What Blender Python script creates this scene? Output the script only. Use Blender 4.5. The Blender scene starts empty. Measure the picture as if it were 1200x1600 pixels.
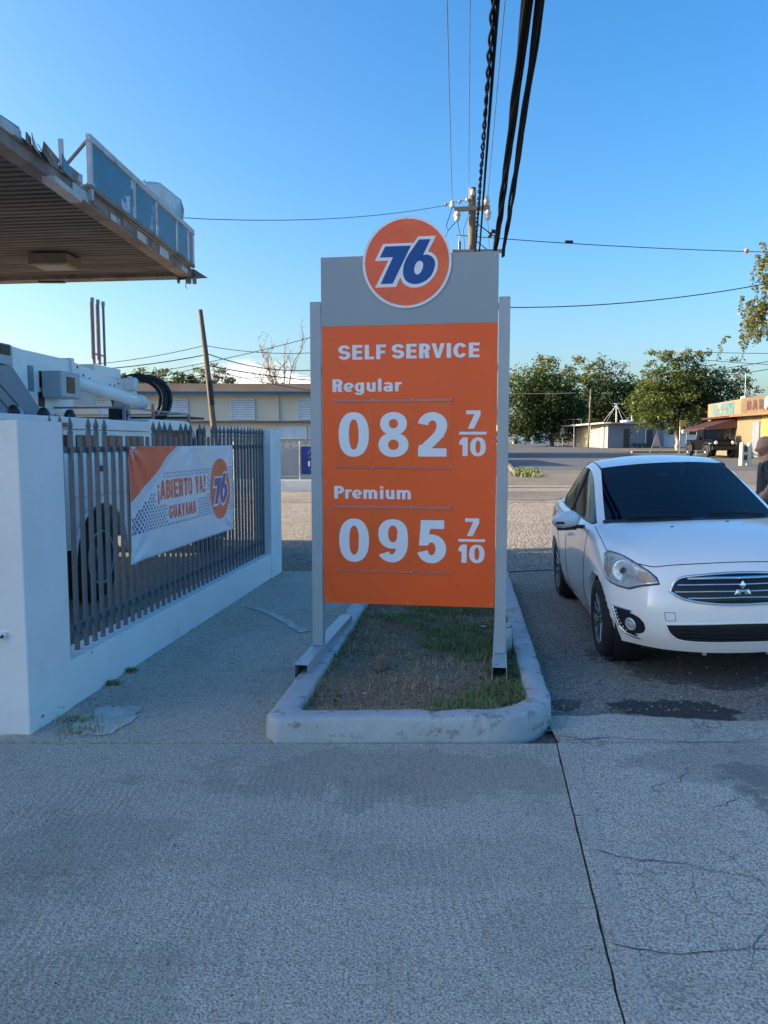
import bpy, bmesh, math, random
from mathutils import Vector, Matrix, noise
from mathutils.geometry import tessellate_polygon
from mathutils.bvhtree import BVHTree
R = math.radians
random.seed(7)
scene = bpy.context.scene
COL = scene.collection

# ---------------------------------------------------------------- camera
cam_data = bpy.data.cameras.new('camera')
cam_data.sensor_fit = 'VERTICAL'
cam_data.sensor_height = 36.0
cam_data.lens = 27.0
cam_data.clip_start = 0.05
cam_data.clip_end = 3000.0
camera = bpy.data.objects.new('camera', cam_data)
COL.objects.link(camera)
camera.location = (0, 0, 1.65)
camera.rotation_euler = (R(90) - math.atan(109 / 1200), 0, 0)
scene.camera = camera

# ---------------------------------------------------------------- sky and sun
SUN_EL = 18.0
SUN_AZ = -90.0                                   # the sun stands to the left of the view
world = bpy.data.worlds.new('World')
scene.world = world
world.use_nodes = True
wn, wl = world.node_tree.nodes, world.node_tree.links
bg = wn['Background']
sky = wn.new('ShaderNodeTexSky')
sky.sky_type = 'NISHITA'
sky.sun_disc = False
sky.sun_elevation = R(SUN_EL)
sky.sun_rotation = R(SUN_AZ)
sky.air_density = 1.0
sky.dust_density = 3.3
sky.ozone_density = 2.6
hsv = wn.new('ShaderNodeHueSaturation')
hsv.inputs['Saturation'].default_value = 1.34
gam = wn.new('ShaderNodeGamma'); gam.inputs['Gamma'].default_value = 1.0
wl.new(sky.outputs[0], gam.inputs['Color'])
tint = wn.new('ShaderNodeMix'); tint.data_type = 'RGBA'; tint.blend_type = 'MULTIPLY'; tint.inputs['Factor'].default_value = 1.0
tint.inputs['B'].default_value = (0.92, 0.955, 0.985, 1)
wl.new(gam.outputs[0], tint.inputs['A'])
wl.new(tint.outputs['Result'], hsv.inputs['Color'])
# low cumulus along the horizon
tc = wn.new('ShaderNodeTexCoord')
sep = wn.new('ShaderNodeSeparateXYZ')
wl.new(tc.outputs['Generated'], sep.inputs[0])
mp = wn.new('ShaderNodeMapping')
mp.inputs['Scale'].default_value = (1, 1, 2.2)
mp.inputs['Location'].default_value = (0.37, 0.1, 0)
wl.new(tc.outputs['Generated'], mp.inputs['Vector'])
nz = wn.new('ShaderNodeTexNoise')
nz.inputs['Scale'].default_value = 11.0
nz.inputs['Detail'].default_value = 9.0
nz.inputs['Roughness'].default_value = 0.55
wl.new(mp.outputs[0], nz.inputs['Vector'])
nb = wn.new('ShaderNodeTexNoise')
nb.inputs['Scale'].default_value = 2.3
nb.inputs['Detail'].default_value = 1.0
wl.new(mp.outputs[0], nb.inputs['Vector'])
def wmath(op, a, b, clamp=False):
    n = wn.new('ShaderNodeMath'); n.operation = op; n.use_clamp = clamp
    for i, v in enumerate((a, b)):
        if isinstance(v, (int, float)): n.inputs[i].default_value = v
        else: wl.new(v, n.inputs[i])
    return n.outputs[0]
band = wn.new('ShaderNodeMapRange')
band.inputs['From Min'].default_value = 0.118
band.inputs['From Max'].default_value = 0.04
wl.new(sep.outputs['Z'], band.inputs['Value'])
s1 = wmath('MULTIPLY', nb.outputs['Fac'], 0.55)
s2 = wmath('ADD', nz.outputs['Fac'], s1)
s3 = wmath('MULTIPLY', band.outputs[0], 0.20)
s4 = wmath('ADD', s2, s3)
cl = wn.new('ShaderNodeMapRange')
cl.inputs['From Min'].default_value = 0.80
cl.inputs['From Max'].default_value = 0.90
wl.new(s4, cl.inputs['Value'])
azi = wn.new('ShaderNodeMapRange'); azi.interpolation_type = 'SMOOTHSTEP'
azi.inputs['From Min'].default_value = 0.02; azi.inputs['From Max'].default_value = -0.07
wl.new(sep.outputs['X'], azi.inputs['Value'])
azl = wn.new('ShaderNodeMapRange'); azl.interpolation_type = 'SMOOTHSTEP'
azl.inputs['From Min'].default_value = -0.27; azl.inputs['From Max'].default_value = -0.19
wl.new(sep.outputs['X'], azl.inputs['Value'])
cm = wmath('MULTIPLY', azl.outputs[0], wmath('MULTIPLY', wmath('MULTIPLY', cl.outputs[0], wmath('MULTIPLY', band.outputs[0], 2.2, True)), azi.outputs[0], True), True)
mixc = wn.new('ShaderNodeMix'); mixc.data_type = 'RGBA'
wl.new(cm, mixc.inputs['Factor'])
wl.new(hsv.outputs[0], mixc.inputs['A'])
mixc.inputs['B'].default_value = (4.6, 4.4, 4.2, 1)
wl.new(mixc.outputs['Result'], bg.inputs['Color'])
bg.inputs['Strength'].default_value = 0.15

sun_data = bpy.data.lights.new('sun', 'SUN')
sun_data.energy = 5.0
sun_data.angle = R(0.5)
sun_data.color = (1.0, 0.82, 0.58)
sun = bpy.data.objects.new('sun', sun_data)
COL.objects.link(sun)
sun_travel = Vector((1.0, -0.02, -math.tan(R(SUN_EL))))
sun.rotation_euler = sun_travel.to_track_quat('-Z', 'Y').to_euler()

scene.view_settings.view_transform = 'Standard'
scene.view_settings.look = 'None'
scene.view_settings.gamma = 1
scene.view_settings.use_curve_mapping = False
scene.view_settings.exposure = 1.30
scene.cycles.max_bounces = 6
scene.cycles.transparent_max_bounces = 12

# ---------------------------------------------------------------- materials
MATS = {}
def material(name, color, rough=0.6, metal=0.0, var=0.10, vscale=3.0, bump=0.0, bscale=40.0, spec=0.5,
             color2=None, c2scale=2.0, c2lo=0.55, c2hi=0.65, coat=0.0, stretch=None, fine=0.0, fscale=120.0, rvar=0.0):
    """procedural surface: soft value drift, fine grain, an optional second colour in patches, relief"""
    if name in MATS: return MATS[name]
    m = bpy.data.materials.new(name); m.use_nodes = True
    n, l = m.node_tree.nodes, m.node_tree.links
    b = n['Principled BSDF']
    b.inputs['Roughness'].default_value = rough
    b.inputs['Metallic'].default_value = metal
    b.inputs['Specular IOR Level'].default_value = spec
    b.inputs['Coat Weight'].default_value = coat
    b.inputs['Coat Roughness'].default_value = 0.03
    geo = n.new('ShaderNodeNewGeometry')
    src = geo.outputs['Position']
    if stretch:
        mpn = n.new('ShaderNodeMapping'); mpn.inputs['Scale'].default_value = stretch
        l.new(src, mpn.inputs['Vector']); src = mpn.outputs[0]
    def nse(scale, detail=4.0, rg=0.6):
        t = n.new('ShaderNodeTexNoise'); t.inputs['Scale'].default_value = scale
        t.inputs['Detail'].default_value = detail; t.inputs['Roughness'].default_value = rg
        l.new(src, t.inputs['Vector']); return t.outputs['Fac']
    def rng(v, a, bb, c, d):
        t = n.new('ShaderNodeMapRange'); l.new(v, t.inputs['Value'])
        for k, x in zip(('From Min', 'From Max', 'To Min', 'To Max'), (a, bb, c, d)): t.inputs[k].default_value = x
        return t.outputs[0]
    colr = n.new('ShaderNodeRGB'); colr.outputs[0].default_value = (*color, 1)
    out = colr.outputs[0]
    if color2 is not None:
        mx = n.new('ShaderNodeMix'); mx.data_type = 'RGBA'
        l.new(rng(nse(c2scale, 6.0, 0.65), c2lo, c2hi, 0, 1), mx.inputs['Factor'])
        l.new(out, mx.inputs['A']); mx.inputs['B'].default_value = (*color2, 1); out = mx.outputs['Result']
    if var > 0:
        vm = n.new('ShaderNodeVectorMath'); vm.operation = 'SCALE'
        l.new(out, vm.inputs[0]); l.new(rng(nse(vscale), 0.3, 0.7, 1 - var, 1 + var), vm.inputs['Scale']); out = vm.outputs[0]
    if fine > 0:
        vm = n.new('ShaderNodeVectorMath'); vm.operation = 'SCALE'
        l.new(out, vm.inputs[0]); l.new(rng(nse(fscale, 3.0, 0.7), 0.3, 0.7, 1 - fine, 1 + fine), vm.inputs['Scale']); out = vm.outputs[0]
    l.new(out, b.inputs['Base Color'])
    if rvar > 0:
        l.new(rng(nse(vscale * 1.7), 0.3, 0.7, max(0, rough - rvar), rough + rvar), b.inputs['Roughness'])
    if bump > 0:
        bp = n.new('ShaderNodeBump'); bp.inputs['Strength'].default_value = 1.0; bp.inputs['Distance'].default_value = bump
        l.new(nse(bscale, 5.0, 0.65), bp.inputs['Height']); l.new(bp.outputs[0], b.inputs['Normal'])
    MATS[name] = m
    return m

white_paint = material('white_wall_paint', (0.80, 0.785, 0.76), 0.75, var=0.06, vscale=1.6, bump=0.003, bscale=24, color2=(0.68, 0.65, 0.60), c2scale=2.1, c2lo=0.56, c2hi=0.78)
fence_grey = material('fence_grey_paint', (0.115, 0.135, 0.15), 0.45, var=0.10, vscale=8)
sign_grey = material('sign_grey_paint', (0.30, 0.345, 0.37), 0.38, var=0.03, vscale=2)
alu = material('pale_aluminium_paint', (0.38, 0.42, 0.44), 0.35, var=0.05, vscale=4)
steel = material('galvanised_steel', (0.55, 0.56, 0.58), 0.35, 0.8, var=0.15, vscale=20)
black = material('black_plastic', (0.012, 0.013, 0.015), 0.45, var=0.1)
rubber = material('tyre_rubber', (0.018, 0.018, 0.019), 0.8, var=0.15, vscale=12, bump=0.001, bscale=90)
letter_white = material('letter_white_vinyl', (0.80, 0.82, 0.86), 0.4, var=0.02)
orange_vinyl = material('orange_sign_vinyl', (0.98, 0.115, 0.014), 0.32, var=0.05, vscale=1.3, rvar=0.08)
logo_orange = material('logo_orange', (0.93, 0.125, 0.035), 0.25, var=0.12, vscale=3.0, color2=(0.93, 0.20, 0.04), c2scale=2.6, c2lo=0.48, c2hi=0.75)
logo_blue = material('logo_blue', (0.0, 0.060, 0.27), 0.3, var=0.03)
wood = material('weathered_pole_wood', (0.135, 0.105, 0.08), 0.85, var=0.3, vscale=5, bump=0.006, bscale=14, stretch=(6, 6, 0.6))
cable_black = material('cable_jacket', (0.007, 0.007, 0.009), 0.8, var=0.2, vscale=9, spec=0.1)
chrome = material('chrome', (0.8, 0.8, 0.82), 0.12, 1.0, var=0.02)
ceramic = material('insulator_ceramic', (0.55, 0.52, 0.46), 0.3, var=0.1)

def ground_mat(name, base, dark, light, grain=260.0, brushed=0.0, pebbles=0.0, relief=0.004, stain=0.5, cracks=0.0, seed=0.0, pscale=60.0, spots=()):
    m = bpy.data.materials.new(name); m.use_nodes = True
    n, l = m.node_tree.nodes, m.node_tree.links
    b = n['Principled BSDF']; b.inputs['Roughness'].default_value = 0.85; b.inputs['Specular IOR Level'].default_value = 0.3
    geo = n.new('ShaderNodeNewGeometry')
    mpn = n.new('ShaderNodeMapping'); mpn.inputs['Location'].default_value = (seed, seed * 1.7, 0); l.new(geo.outputs['Position'], mpn.inputs['Vector'])
    src = mpn.outputs[0]
    def nse(scale, detail=5.0, rg=0.6, dist=0.0, vec=None):
        t = n.new('ShaderNodeTexNoise'); t.inputs['Scale'].default_value = scale; t.inputs['Detail'].default_value = detail
        t.inputs['Roughness'].default_value = rg; t.inputs['Distortion'].default_value = dist; l.new(vec or src, t.inputs['Vector']); return t.outputs['Fac']
    def rng(v, a, bb, c, d, st=False):
        t = n.new('ShaderNodeMapRange'); l.new(v, t.inputs['Value'])
        if st: t.interpolation_type = 'SMOOTHSTEP'
        for k, x in zip(('From Min', 'From Max', 'To Min', 'To Max'), (a, bb, c, d)): t.inputs[k].default_value = x
        return t.outputs[0]
    def mth(op, a, bb):
        t = n.new('ShaderNodeMath'); t.operation = op
        for i, v in enumerate((a, bb)):
            if isinstance(v, (int, float)): t.inputs[i].default_value = v
            else: l.new(v, t.inputs[i])
        return t.outputs[0]
    def mix(f, a, c):
        mx = n.new('ShaderNodeMix'); mx.data_type = 'RGBA'; l.new(f, mx.inputs['Factor'])
        if isinstance(a, tuple): mx.inputs['A'].default_value = (*a, 1)
        else: l.new(a, mx.inputs['A'])
        if isinstance(c, tuple): mx.inputs['B'].default_value = (*c, 1)
        else: l.new(c, mx.inputs['B'])
        return mx.outputs['Result']
    c = mix(rng(nse(0.55, 6, 0.6), 0.35, 0.68, 0, 1), base, light)
    c = mix(rng(nse(1.3, 7, 0.62, 0.4), 0.52, 0.75, 0, stain), c, dark)
    c = mix(rng(nse(4.5, 6, 0.7), 0.58, 0.76, 0, stain * 0.6), c, dark)
    g = nse(grain, 3, 0.75)
    c = mix(rng(g, 0.46, 0.56, 0, 0.90), c, dark)
    h = mth('MULTIPLY', g, 0.6)
    g2 = nse(grain * 0.33, 4, 0.7)
    c = mix(rng(g2, 0.50, 0.66, 0, 0.45), c, light)
    g3 = nse(grain * 0.16, 6, 0.75)
    c = mix(rng(g3, 0.52, 0.68, 0, 0.45), c, dark)
    h = mth('ADD', h, g2)
    if brushed > 0:
        w = n.new('ShaderNodeTexWave'); w.inputs['Scale'].default_value = 9.0; w.inputs['Distortion'].default_value = 9.0
        w.inputs['Detail'].default_value = 3; w.inputs['Detail Scale'].default_value = 0.35; w.inputs['Detail Roughness'].default_value = 0.45
        l.new(src, w.inputs['Vector'])
        wv = mth('MULTIPLY', w.outputs['Fac'], rng(nse(1.1, 4), 0.42, 0.62, 0.0, brushed))
        c = mix(mth('MULTIPLY', wv, 0.30), c, dark); h = mth('SUBTRACT', h, mth('MULTIPLY', wv, 0.25))
    if pebbles > 0:
        v = n.new('ShaderNodeTexVoronoi'); v.inputs['Scale'].default_value = pscale; l.new(src, v.inputs['Vector'])
        pv = rng(v.outputs['Distance'], 0.1, 0.65, 1, 0)
        sp = n.new('ShaderNodeSeparateColor'); l.new(v.outputs['Color'], sp.inputs[0])
        c = mix(mth('MULTIPLY', rng(sp.outputs[0], 0.35, 0.9, 0, 1), pebbles), c, light)
        c = mix(mth('MULTIPLY', rng(sp.outputs[1], 0.55, 0.9, 0, 1), pebbles * 0.8), c, dark)
        h = mth('ADD', h, mth('MULTIPLY', pv, pebbles * 2.5))
    if cracks > 0:
        t = n.new('ShaderNodeTexNoise'); t.inputs['Scale'].default_value = 3.0; t.inputs['Detail'].default_value = 6; l.new(src, t.inputs['Vector'])
        vm = n.new('ShaderNodeVectorMath'); vm.operation = 'SCALE'; l.new(t.outputs['Color'], vm.inputs[0]); vm.inputs['Scale'].default_value = 0.5
        va = n.new('ShaderNodeVectorMath'); va.operation = 'ADD'; l.new(src, va.inputs[0]); l.new(vm.outputs[0], va.inputs[1])
        v = n.new('ShaderNodeTexVoronoi'); v.feature = 'DISTANCE_TO_EDGE'; v.inputs['Scale'].default_value = 1.9; l.new(va.outputs[0], v.inputs['Vector'])
        ck = rng(v.outputs['Distance'], 0.0, 0.014, 1, 0)
        ck = mth('MULTIPLY', ck, rng(nse(1.1, 4), 0.47, 0.60, 0, cracks))
        c = mix(ck, c, tuple(x * 0.45 for x in dark)); h = mth('SUBTRACT', h, mth('MULTIPLY', ck, 2.0))
    for (sx, sy, rx, ry, k, scol) in spots:          # stains with a ragged outline of their own
        mm = n.new('ShaderNodeMapping'); mm.vector_type = 'POINT'; mm.inputs['Scale'].default_value = (1 / rx, 1 / ry, 0); mm.inputs['Location'].default_value = (-sx / rx, -sy / ry, 0); l.new(geo.outputs['Position'], mm.inputs['Vector'])
        ln = n.new('ShaderNodeVectorMath'); ln.operation = 'LENGTH'; l.new(mm.outputs[0], ln.inputs[0])
        d = mth('ADD', ln.outputs['Value'], mth('MULTIPLY', nse(2.6, 7, 0.68), 2.6))
        c = mix(rng(d, 2.22, 1.98, 0, k, True), c, scol)
    l.new(c, b.inputs['Base Color'])
    bp = n.new('ShaderNodeBump'); bp.inputs['Strength'].default_value = 1.0; bp.inputs['Distance'].default_value = relief
    l.new(h, bp.inputs['Height']); l.new(bp.outputs[0], b.inputs['Normal'])
    return m

# ---------------------------------------------------------------- mesh builder
class MB:
    def __init__(s): s.v = []; s.f = []; s.m = []; s.sm = []
    def add(s, vs, fs, mi=0, smooth=False):
        o = len(s.v); s.v += [tuple(p) for p in vs]
        for f in fs: s.f.append(tuple(i + o for i in f)); s.m.append(mi); s.sm.append(smooth)
        return s
    def box(s, c, d, rz=0.0, mi=0, rot=None):
        x, y, z = d[0] / 2, d[1] / 2, d[2] / 2
        ps = [Vector((a * x, b * y, e * z)) for e in (-1, 1) for b in (-1, 1) for a in (-1, 1)]
        M = rot if rot is not None else Matrix.Rotation(rz, 3, 'Z')
        ps = [M @ p + Vector(c) for p in ps]
        return s.add(ps, [(0, 2, 3, 1), (4, 5, 7, 6), (0, 1, 5, 4), (2, 6, 7, 3), (0, 4, 6, 2), (1, 3, 7, 5)], mi)
    def span(s, a, b, mi=0):
        return s.box([(a[i] + b[i]) / 2 for i in range(3)], [abs(b[i] - a[i]) for i in range(3)], mi=mi)
    def bar(s, p0, p1, w, h, mi=0, up=(0, 0, 1)):
        p0, p1 = Vector(p0), Vector(p1); d = (p1 - p0); L = d.length; d.normalize()
        u = Vector(up)
        if abs(d.dot(u)) > 0.98: u = Vector((0, 1, 0))
        x = d.cross(u).normalized(); z = x.cross(d).normalized()
        M = Matrix((x, d, z)).transposed()
        return s.box((p0 + p1) / 2, (w, L, h), mi=mi, rot=M)
    def tube(s, pts, r, n=8, mi=0, caps=True, smooth=True):
        pts = [Vector(p) for p in pts]; rs = r if isinstance(r, (list, tuple)) else [r] * len(pts)
        vs = []; fs = []; k = len(pts); px_ = None
        for i, p in enumerate(pts):
            d = (pts[min(i + 1, k - 1)] - pts[max(i - 1, 0)]).normalized()
            if px_ is None:
                a = Vector((0, 0, 1)) if abs(d.z) < 0.9 else Vector((1, 0, 0))
                px_ = d.cross(a).normalized()
            else: px_ = (px_ - d * px_.dot(d)).normalized()
            q = d.cross(px_)
            for j in range(n):
                t = 2 * math.pi * j / n; vs.append(p + (px_ * math.cos(t) + q * math.sin(t)) * rs[i])
        for i in range(k - 1):
            for j in range(n):
                a = i * n + j; b = i * n + (j + 1) % n; fs.append((a, b, b + n, a + n))
        s.add(vs, fs, mi, smooth)
        if caps: s.add([vs[j] for j in range(n)], [tuple(range(n))[::-1]], mi); s.add([vs[(k - 1) * n + j] for j in range(n)], [tuple(range(n))], mi)
        return s
    def lathe(s, prof, c=(0, 0, 0), axis='Z', n=24, mi=0, smooth=True):
        c = Vector(c); vs = []; fs = []
        for (r, h) in prof:
            for j in range(n):
                t = 2 * math.pi * j / n; a, b = r * math.cos(t), r * math.sin(t)
                vs.append(c + (Vector((a, b, h)) if axis == 'Z' else Vector((h, a, b)) if axis == 'X' else Vector((a, h, b))))
        for i in range(len(prof) - 1):
            for j in range(n):
                a = i * n + j; b = i * n + (j + 1) % n; fs.append((a, b, b + n, a + n))
        return s.add(vs, fs, mi, smooth)
    def ball(s, c, r, n=10, mi=0, sq=(1, 1, 1)):
        prof = [(max(1e-4, r * math.sin(math.pi * i / n)), -r * math.cos(math.pi * i / n)) for i in range(n + 1)]
        o = len(s.v); s.lathe(prof, (0, 0, 0), n=n + 2, mi=mi)
        for i in range(o, len(s.v)): p = s.v[i]; s.v[i] = (p[0] * sq[0] + c[0], p[1] * sq[1] + c[1], p[2] * sq[2] + c[2])
        return s
    def prism(s, poly, depth, frame, mi=0, holes=()):
        """2D polygon (with holes) extruded by depth; frame maps (x, y, d) to space"""
        loops = [[Vector((p[0], p[1], 0)) for p in poly]] + [[Vector((p[0], p[1], 0)) for p in h] for h in holes]
        flat = [p for lp in loops for p in lp]; k = len(flat)
        tris = tessellate_polygon(loops)
        vs = [frame(p.x, p.y, 0) for p in flat] + [frame(p.x, p.y, depth) for p in flat]
        fs = [tuple(t) for t in tris] + [tuple(i + k for i in t)[::-1] for t in tris]
        o = 0
        for lp in loops:
            q = len(lp)
            for i in range(q): a = o + i; b = o + (i + 1) % q; fs.append((a, b, b + k, a + k))
            o += q
        return s.add(vs, fs, mi)
    def sheet(s, fn, nu, nv, mi=0, smooth=True):
        vs = [fn(i / nu, j / nv) for j in range(nv + 1) for i in range(nu + 1)]
        fs = [(j * (nu + 1) + i, j * (nu + 1) + i + 1, (j + 1) * (nu + 1) + i + 1, (j + 1) * (nu + 1) + i) for j in range(nv) for i in range(nu)]
        return s.add(vs, fs, mi, smooth)
    def build(s, name, mats, parent=None, bevel=0.0, fix=True, loc=None):
        me = bpy.data.meshes.new(name); me.from_pydata(s.v, [], s.f); 
        for m in (mats if isinstance(mats, (list, tuple)) else [mats]): me.materials.append(m)
        me.polygons.foreach_set('material_index', s.m); me.polygons.foreach_set('use_smooth', s.sm); me.update()
        if fix:
            bm = bmesh.new(); bm.from_mesh(me); bmesh.ops.recalc_face_normals(bm, faces=bm.faces); bm.to_mesh(me); bm.free()
        o = bpy.data.objects.new(name, me); COL.objects.link(o)
        if parent: o.parent = parent
        if loc: o.location = loc
        if bevel > 0:
            b = o.modifiers.new('bevel', 'BEVEL'); b.width = bevel; b.segments = 2; b.limit_method = 'ANGLE'; b.angle_limit = R(40)
        return o

def tag(o, label=None, cat=None, group=None, kind=None):
    if label: o['label'] = label
    if cat: o['category'] = cat
    if group: o['group'] = group
    if kind: o['kind'] = kind
    return o
def empty(name, loc=(0, 0, 0), rz=0.0, label=None, cat=None, group=None):
    o = bpy.data.objects.new(name, None); o.location = loc; o.rotation_euler = (0, 0, rz); o.empty_display_size = 0.2
    COL.objects.link(o); return tag(o, label, cat, group)
def clone(o, parent=None, loc=None):
    c = o.copy(); COL.objects.link(c)
    if parent is not None: c.parent = parent
    if loc is not None: c.location = loc
    return c
def copy_tree(o, parent=None):
    c = clone(o, parent)
    for ch in [x for x in COL.objects if x.parent == o]: copy_tree(ch, c)
    return c
def sstep(a, b, x):
    t = max(0.0, min(1.0, (x - a) / (b - a))); return t * t * (3 - 2 * t)
def rise(y): return 0.0165 * max(0.0, min(y, 100) - 14)
def G(x, y):                                     # height of the land
    return rise(y) + 0.045 * max(0.0, min(x - 1.6, 2.0)) * sstep(4.6, 5.8, y) * (1 - sstep(11, 18, y))
def nz3(x, y, z=0.0, s=1.0): return noise.noise(Vector((x * s, y * s, z * s)))
def spline(pts, closed=True, sub=6):
    out = []; n = len(pts)
    for i in range(n):
        p0, p1, p2, p3 = (pts[(i + k - 1) % n] for k in range(4))
        for s in range(sub):
            t = s / sub
            out.append(tuple(0.5 * (2 * p1[a] + (p2[a] - p0[a]) * t + (2 * p0[a] - 5 * p1[a] + 4 * p2[a] - p3[a]) * t * t + (3 * p1[a] - p0[a] - 3 * p2[a] + p3[a]) * t ** 3) for a in (0, 1)))
    return out
def opn(pts, sub=6):                                 # smooth open run
    out = []; n = len(pts)
    for i in range(n - 1):
        p0, p1, p2, p3 = pts[max(0, i - 1)], pts[i], pts[i + 1], pts[min(n - 1, i + 2)]
        for s in range(sub):
            t = s / sub
            out.append(tuple(0.5 * (2 * p1[a] + (p2[a] - p0[a]) * t + (2 * p0[a] - 5 * p1[a] + 4 * p2[a] - p3[a]) * t * t + (3 * p1[a] - p0[a] - 3 * p2[a] + p3[a]) * t ** 3) for a in (0, 1)))
    return out + [pts[-1]]
# ================================================================ THE GROUND
concrete_fore = ground_mat('forecourt_concrete', (0.62, 0.55, 0.45), (0.19, 0.165, 0.135), (0.74, 0.68, 0.57), 115, brushed=1.0, stain=0.62, pebbles=0.15, pscale=85, relief=0.006, spots=[(.1, 3.7, 1.3, .35, .30, (.19, .155, .125)), (.15, 2.9, .9, .25, .18, (.22, .19, .17)), (-1.3, 3.0, .5, .4, .25, (.19, .17, .15)), (-.9, 2.2, .35, .3, .25, (.22, .19, .16)), (.55, 2.4, .3, .3, .2, (.2, .18, .16))])
concrete_right = ground_mat('right_concrete', (0.60, 0.54, 0.45), (0.18, 0.16, 0.135), (0.74, 0.68, 0.58), 95, stain=0.50, cracks=0.7, relief=0.008, seed=3.1, pebbles=0.12, pscale=40, spots=[(2.2, 3.2, .55, .75, .55, (.12, .115, .105)), (1.9, 3.85, .9, .3, .35, (.18, .17, .155)), (2.6, 2.4, .6, .5, .4, (.14, .13, .12)), (1.78, 4.68, .40, .22, .85, (.06, .057, .054))])
concrete_walk = ground_mat('sidewalk_concrete', (0.60, 0.51, 0.41), (0.24, 0.20, 0.16), (0.72, 0.64, 0.53), 130, stain=0.6, cracks=0.25, relief=0.006, seed=6.3)
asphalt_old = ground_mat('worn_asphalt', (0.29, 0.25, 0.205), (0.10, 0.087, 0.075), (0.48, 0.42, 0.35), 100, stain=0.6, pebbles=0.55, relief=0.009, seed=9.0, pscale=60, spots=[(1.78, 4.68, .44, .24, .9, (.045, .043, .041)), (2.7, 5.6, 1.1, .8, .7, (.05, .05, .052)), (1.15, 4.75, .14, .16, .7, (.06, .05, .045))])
asphalt_gravel = ground_mat('exposed_gravel', (0.34, 0.28, 0.22), (0.10, 0.08, 0.065), (0.50, 0.44, 0.37), 60, stain=0.45, pebbles=0.55, relief=0.014, seed=4.0, pscale=28)
road_asphalt = ground_mat('road_asphalt', (0.11, 0.113, 0.12), (0.07, 0.07, 0.074), (0.16, 0.16, 0.165), 40, stain=0.5, relief=0.004, seed=12.0)
concrete_far = ground_mat('far_concrete', (0.21, 0.18, 0.145), (0.08, 0.068, 0.055), (0.30, 0.265, 0.22), 45, stain=0.7, cracks=0.9, relief=0.01, seed=15.0)
dirt = ground_mat('bare_ground', (0.15, 0.13, 0.105), (0.07, 0.06, 0.048), (0.22, 0.19, 0.155), 30, stain=0.6, relief=0.02, seed=2.0)
soil_mat = ground_mat('island_soil', (0.24, 0.15, 0.095), (0.07, 0.045, 0.03), (0.42, 0.30, 0.20), 90, stain=0.8, relief=0.012, seed=5.0, pebbles=0.3, pscale=50)
stain_mat = material('oil_stain', (0.035, 0.035, 0.036), 0.4, var=0.3, vscale=20, fine=0.3, fscale=80)
mortar_mat = material('pale_mortar', (0.56, 0.52, 0.46), 0.85, var=0.22, vscale=8, bump=0.003, bscale=50, fine=0.1)

def drape(name, x0, x1, y0, y1, mat_, lift, nx, ny, fn=None, bumps=0.0, bs=1.0, left=None, right=None):
    b = MB()
    def f(u, v):
        y = y0 + (y1 - y0) * v
        a = left(y) if left else x0; c = right(y) if right else x1
        x = a + (c - a) * u
        z = G(x, y) + lift + (bumps * nz3(x, y, 0, bs) if bumps else 0)
        return (x, y, z)
    b.sheet(f, nx, ny)
    return tag(b.build(name, mat_, fix=False), kind='structure')

b = MB()
ys = [-60, -20, -8, 0, 4, 4.6, 5.0, 5.4, 5.8, 8, 11, 12, 13, 14, 15, 16, 17, 18, 24, 40, 60, 90, 130, 300, 900, 2200]
xs = [-1500, -300, -60, -20, -8, 0, 1.6, 5, 8.6, 12, 30, 60, 300, 1500]
b.add([(x, y, G(x, y) - 0.035) for y in ys for x in xs],
      [(j * len(xs) + i, j * len(xs) + i + 1, (j + 1) * len(xs) + i + 1, (j + 1) * len(xs) + i) for j in range(len(ys) - 1) for i in range(len(xs) - 1)])
tag(b.build('ground', dirt, fix=False), kind='structure')

JX = lambda y: 0.944 + (y - 4.062) * 0.1295       # the long joint in the forecourt
def jag(y, s): return 0.004 * nz3(y * 9, s, 0) + 0.003 * nz3(y * 35, s, 3)
def slab(name, lf, rt, y0, y1, ny, mat_, top=0.0, thick=0.09, front=None, back=None):
    """a thick slab with uneven edges: top sheet and skirts"""
    b = MB(); ys = [y0 + (y1 - y0) * j / ny for j in range(ny + 1)]
    L = [(lf(y), y) for y in ys]; Rr = [(rt(y), y) for y in ys]
    if front: L[0] = (L[0][0], front(L[0][0])); Rr[0] = (Rr[0][0], front(Rr[0][0]))
    nx = 14; rows = []
    for j in range(ny + 1):
        rows.append([(L[j][0] + (Rr[j][0] - L[j][0]) * i / nx, L[j][1]) for i in range(nx + 1)])
    vs = [(x, y, top) for r in rows for (x, y) in r]
    b.add(vs, [(j * (nx + 1) + i, j * (nx + 1) + i + 1, (j + 1) * (nx + 1) + i + 1, (j + 1) * (nx + 1) + i) for j in range(ny) for i in range(nx)])
    ring = [rows[0][i] for i in range(nx + 1)] + [rows[j][nx] for j in range(1, ny + 1)] + [rows[ny][i] for i in range(nx - 1, -1, -1)] + [rows[j][0] for j in range(ny - 1, 0, -1)]
    k = len(ring)
    b.add([(x, y, top) for x, y in ring] + [(x, y, top - thick) for x, y in ring], [(i, (i + 1) % k, (i + 1) % k + k, i + k) for i in range(k)])
    return tag(b.build(name, mat_), kind='structure')
slab('forecourt_slab', lambda y: -14, lambda y: JX(y) - 0.003 + jag(y, 1), -8, 4.09, 240, concrete_fore)
slab('driveway_slab', lambda y: JX(y) + 0.006 + jag(y, 5), lambda y: 14, -8, 4.10, 240, concrete_right)
WX = lambda y: -1.945 + (y - 4.66) * 0.1254       # outer face of the fence wall
KX = lambda y: -0.662 + (y - 4.12) * 0.1150       # left edge of the island
slab('sidewalk', lambda y: WX(y) - 0.4 if y < 4.2 else WX(y) + 0.0, lambda y: KX(y) + 0.06, 4.103, 9.74, 40, concrete_walk, top=0.006)
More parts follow.
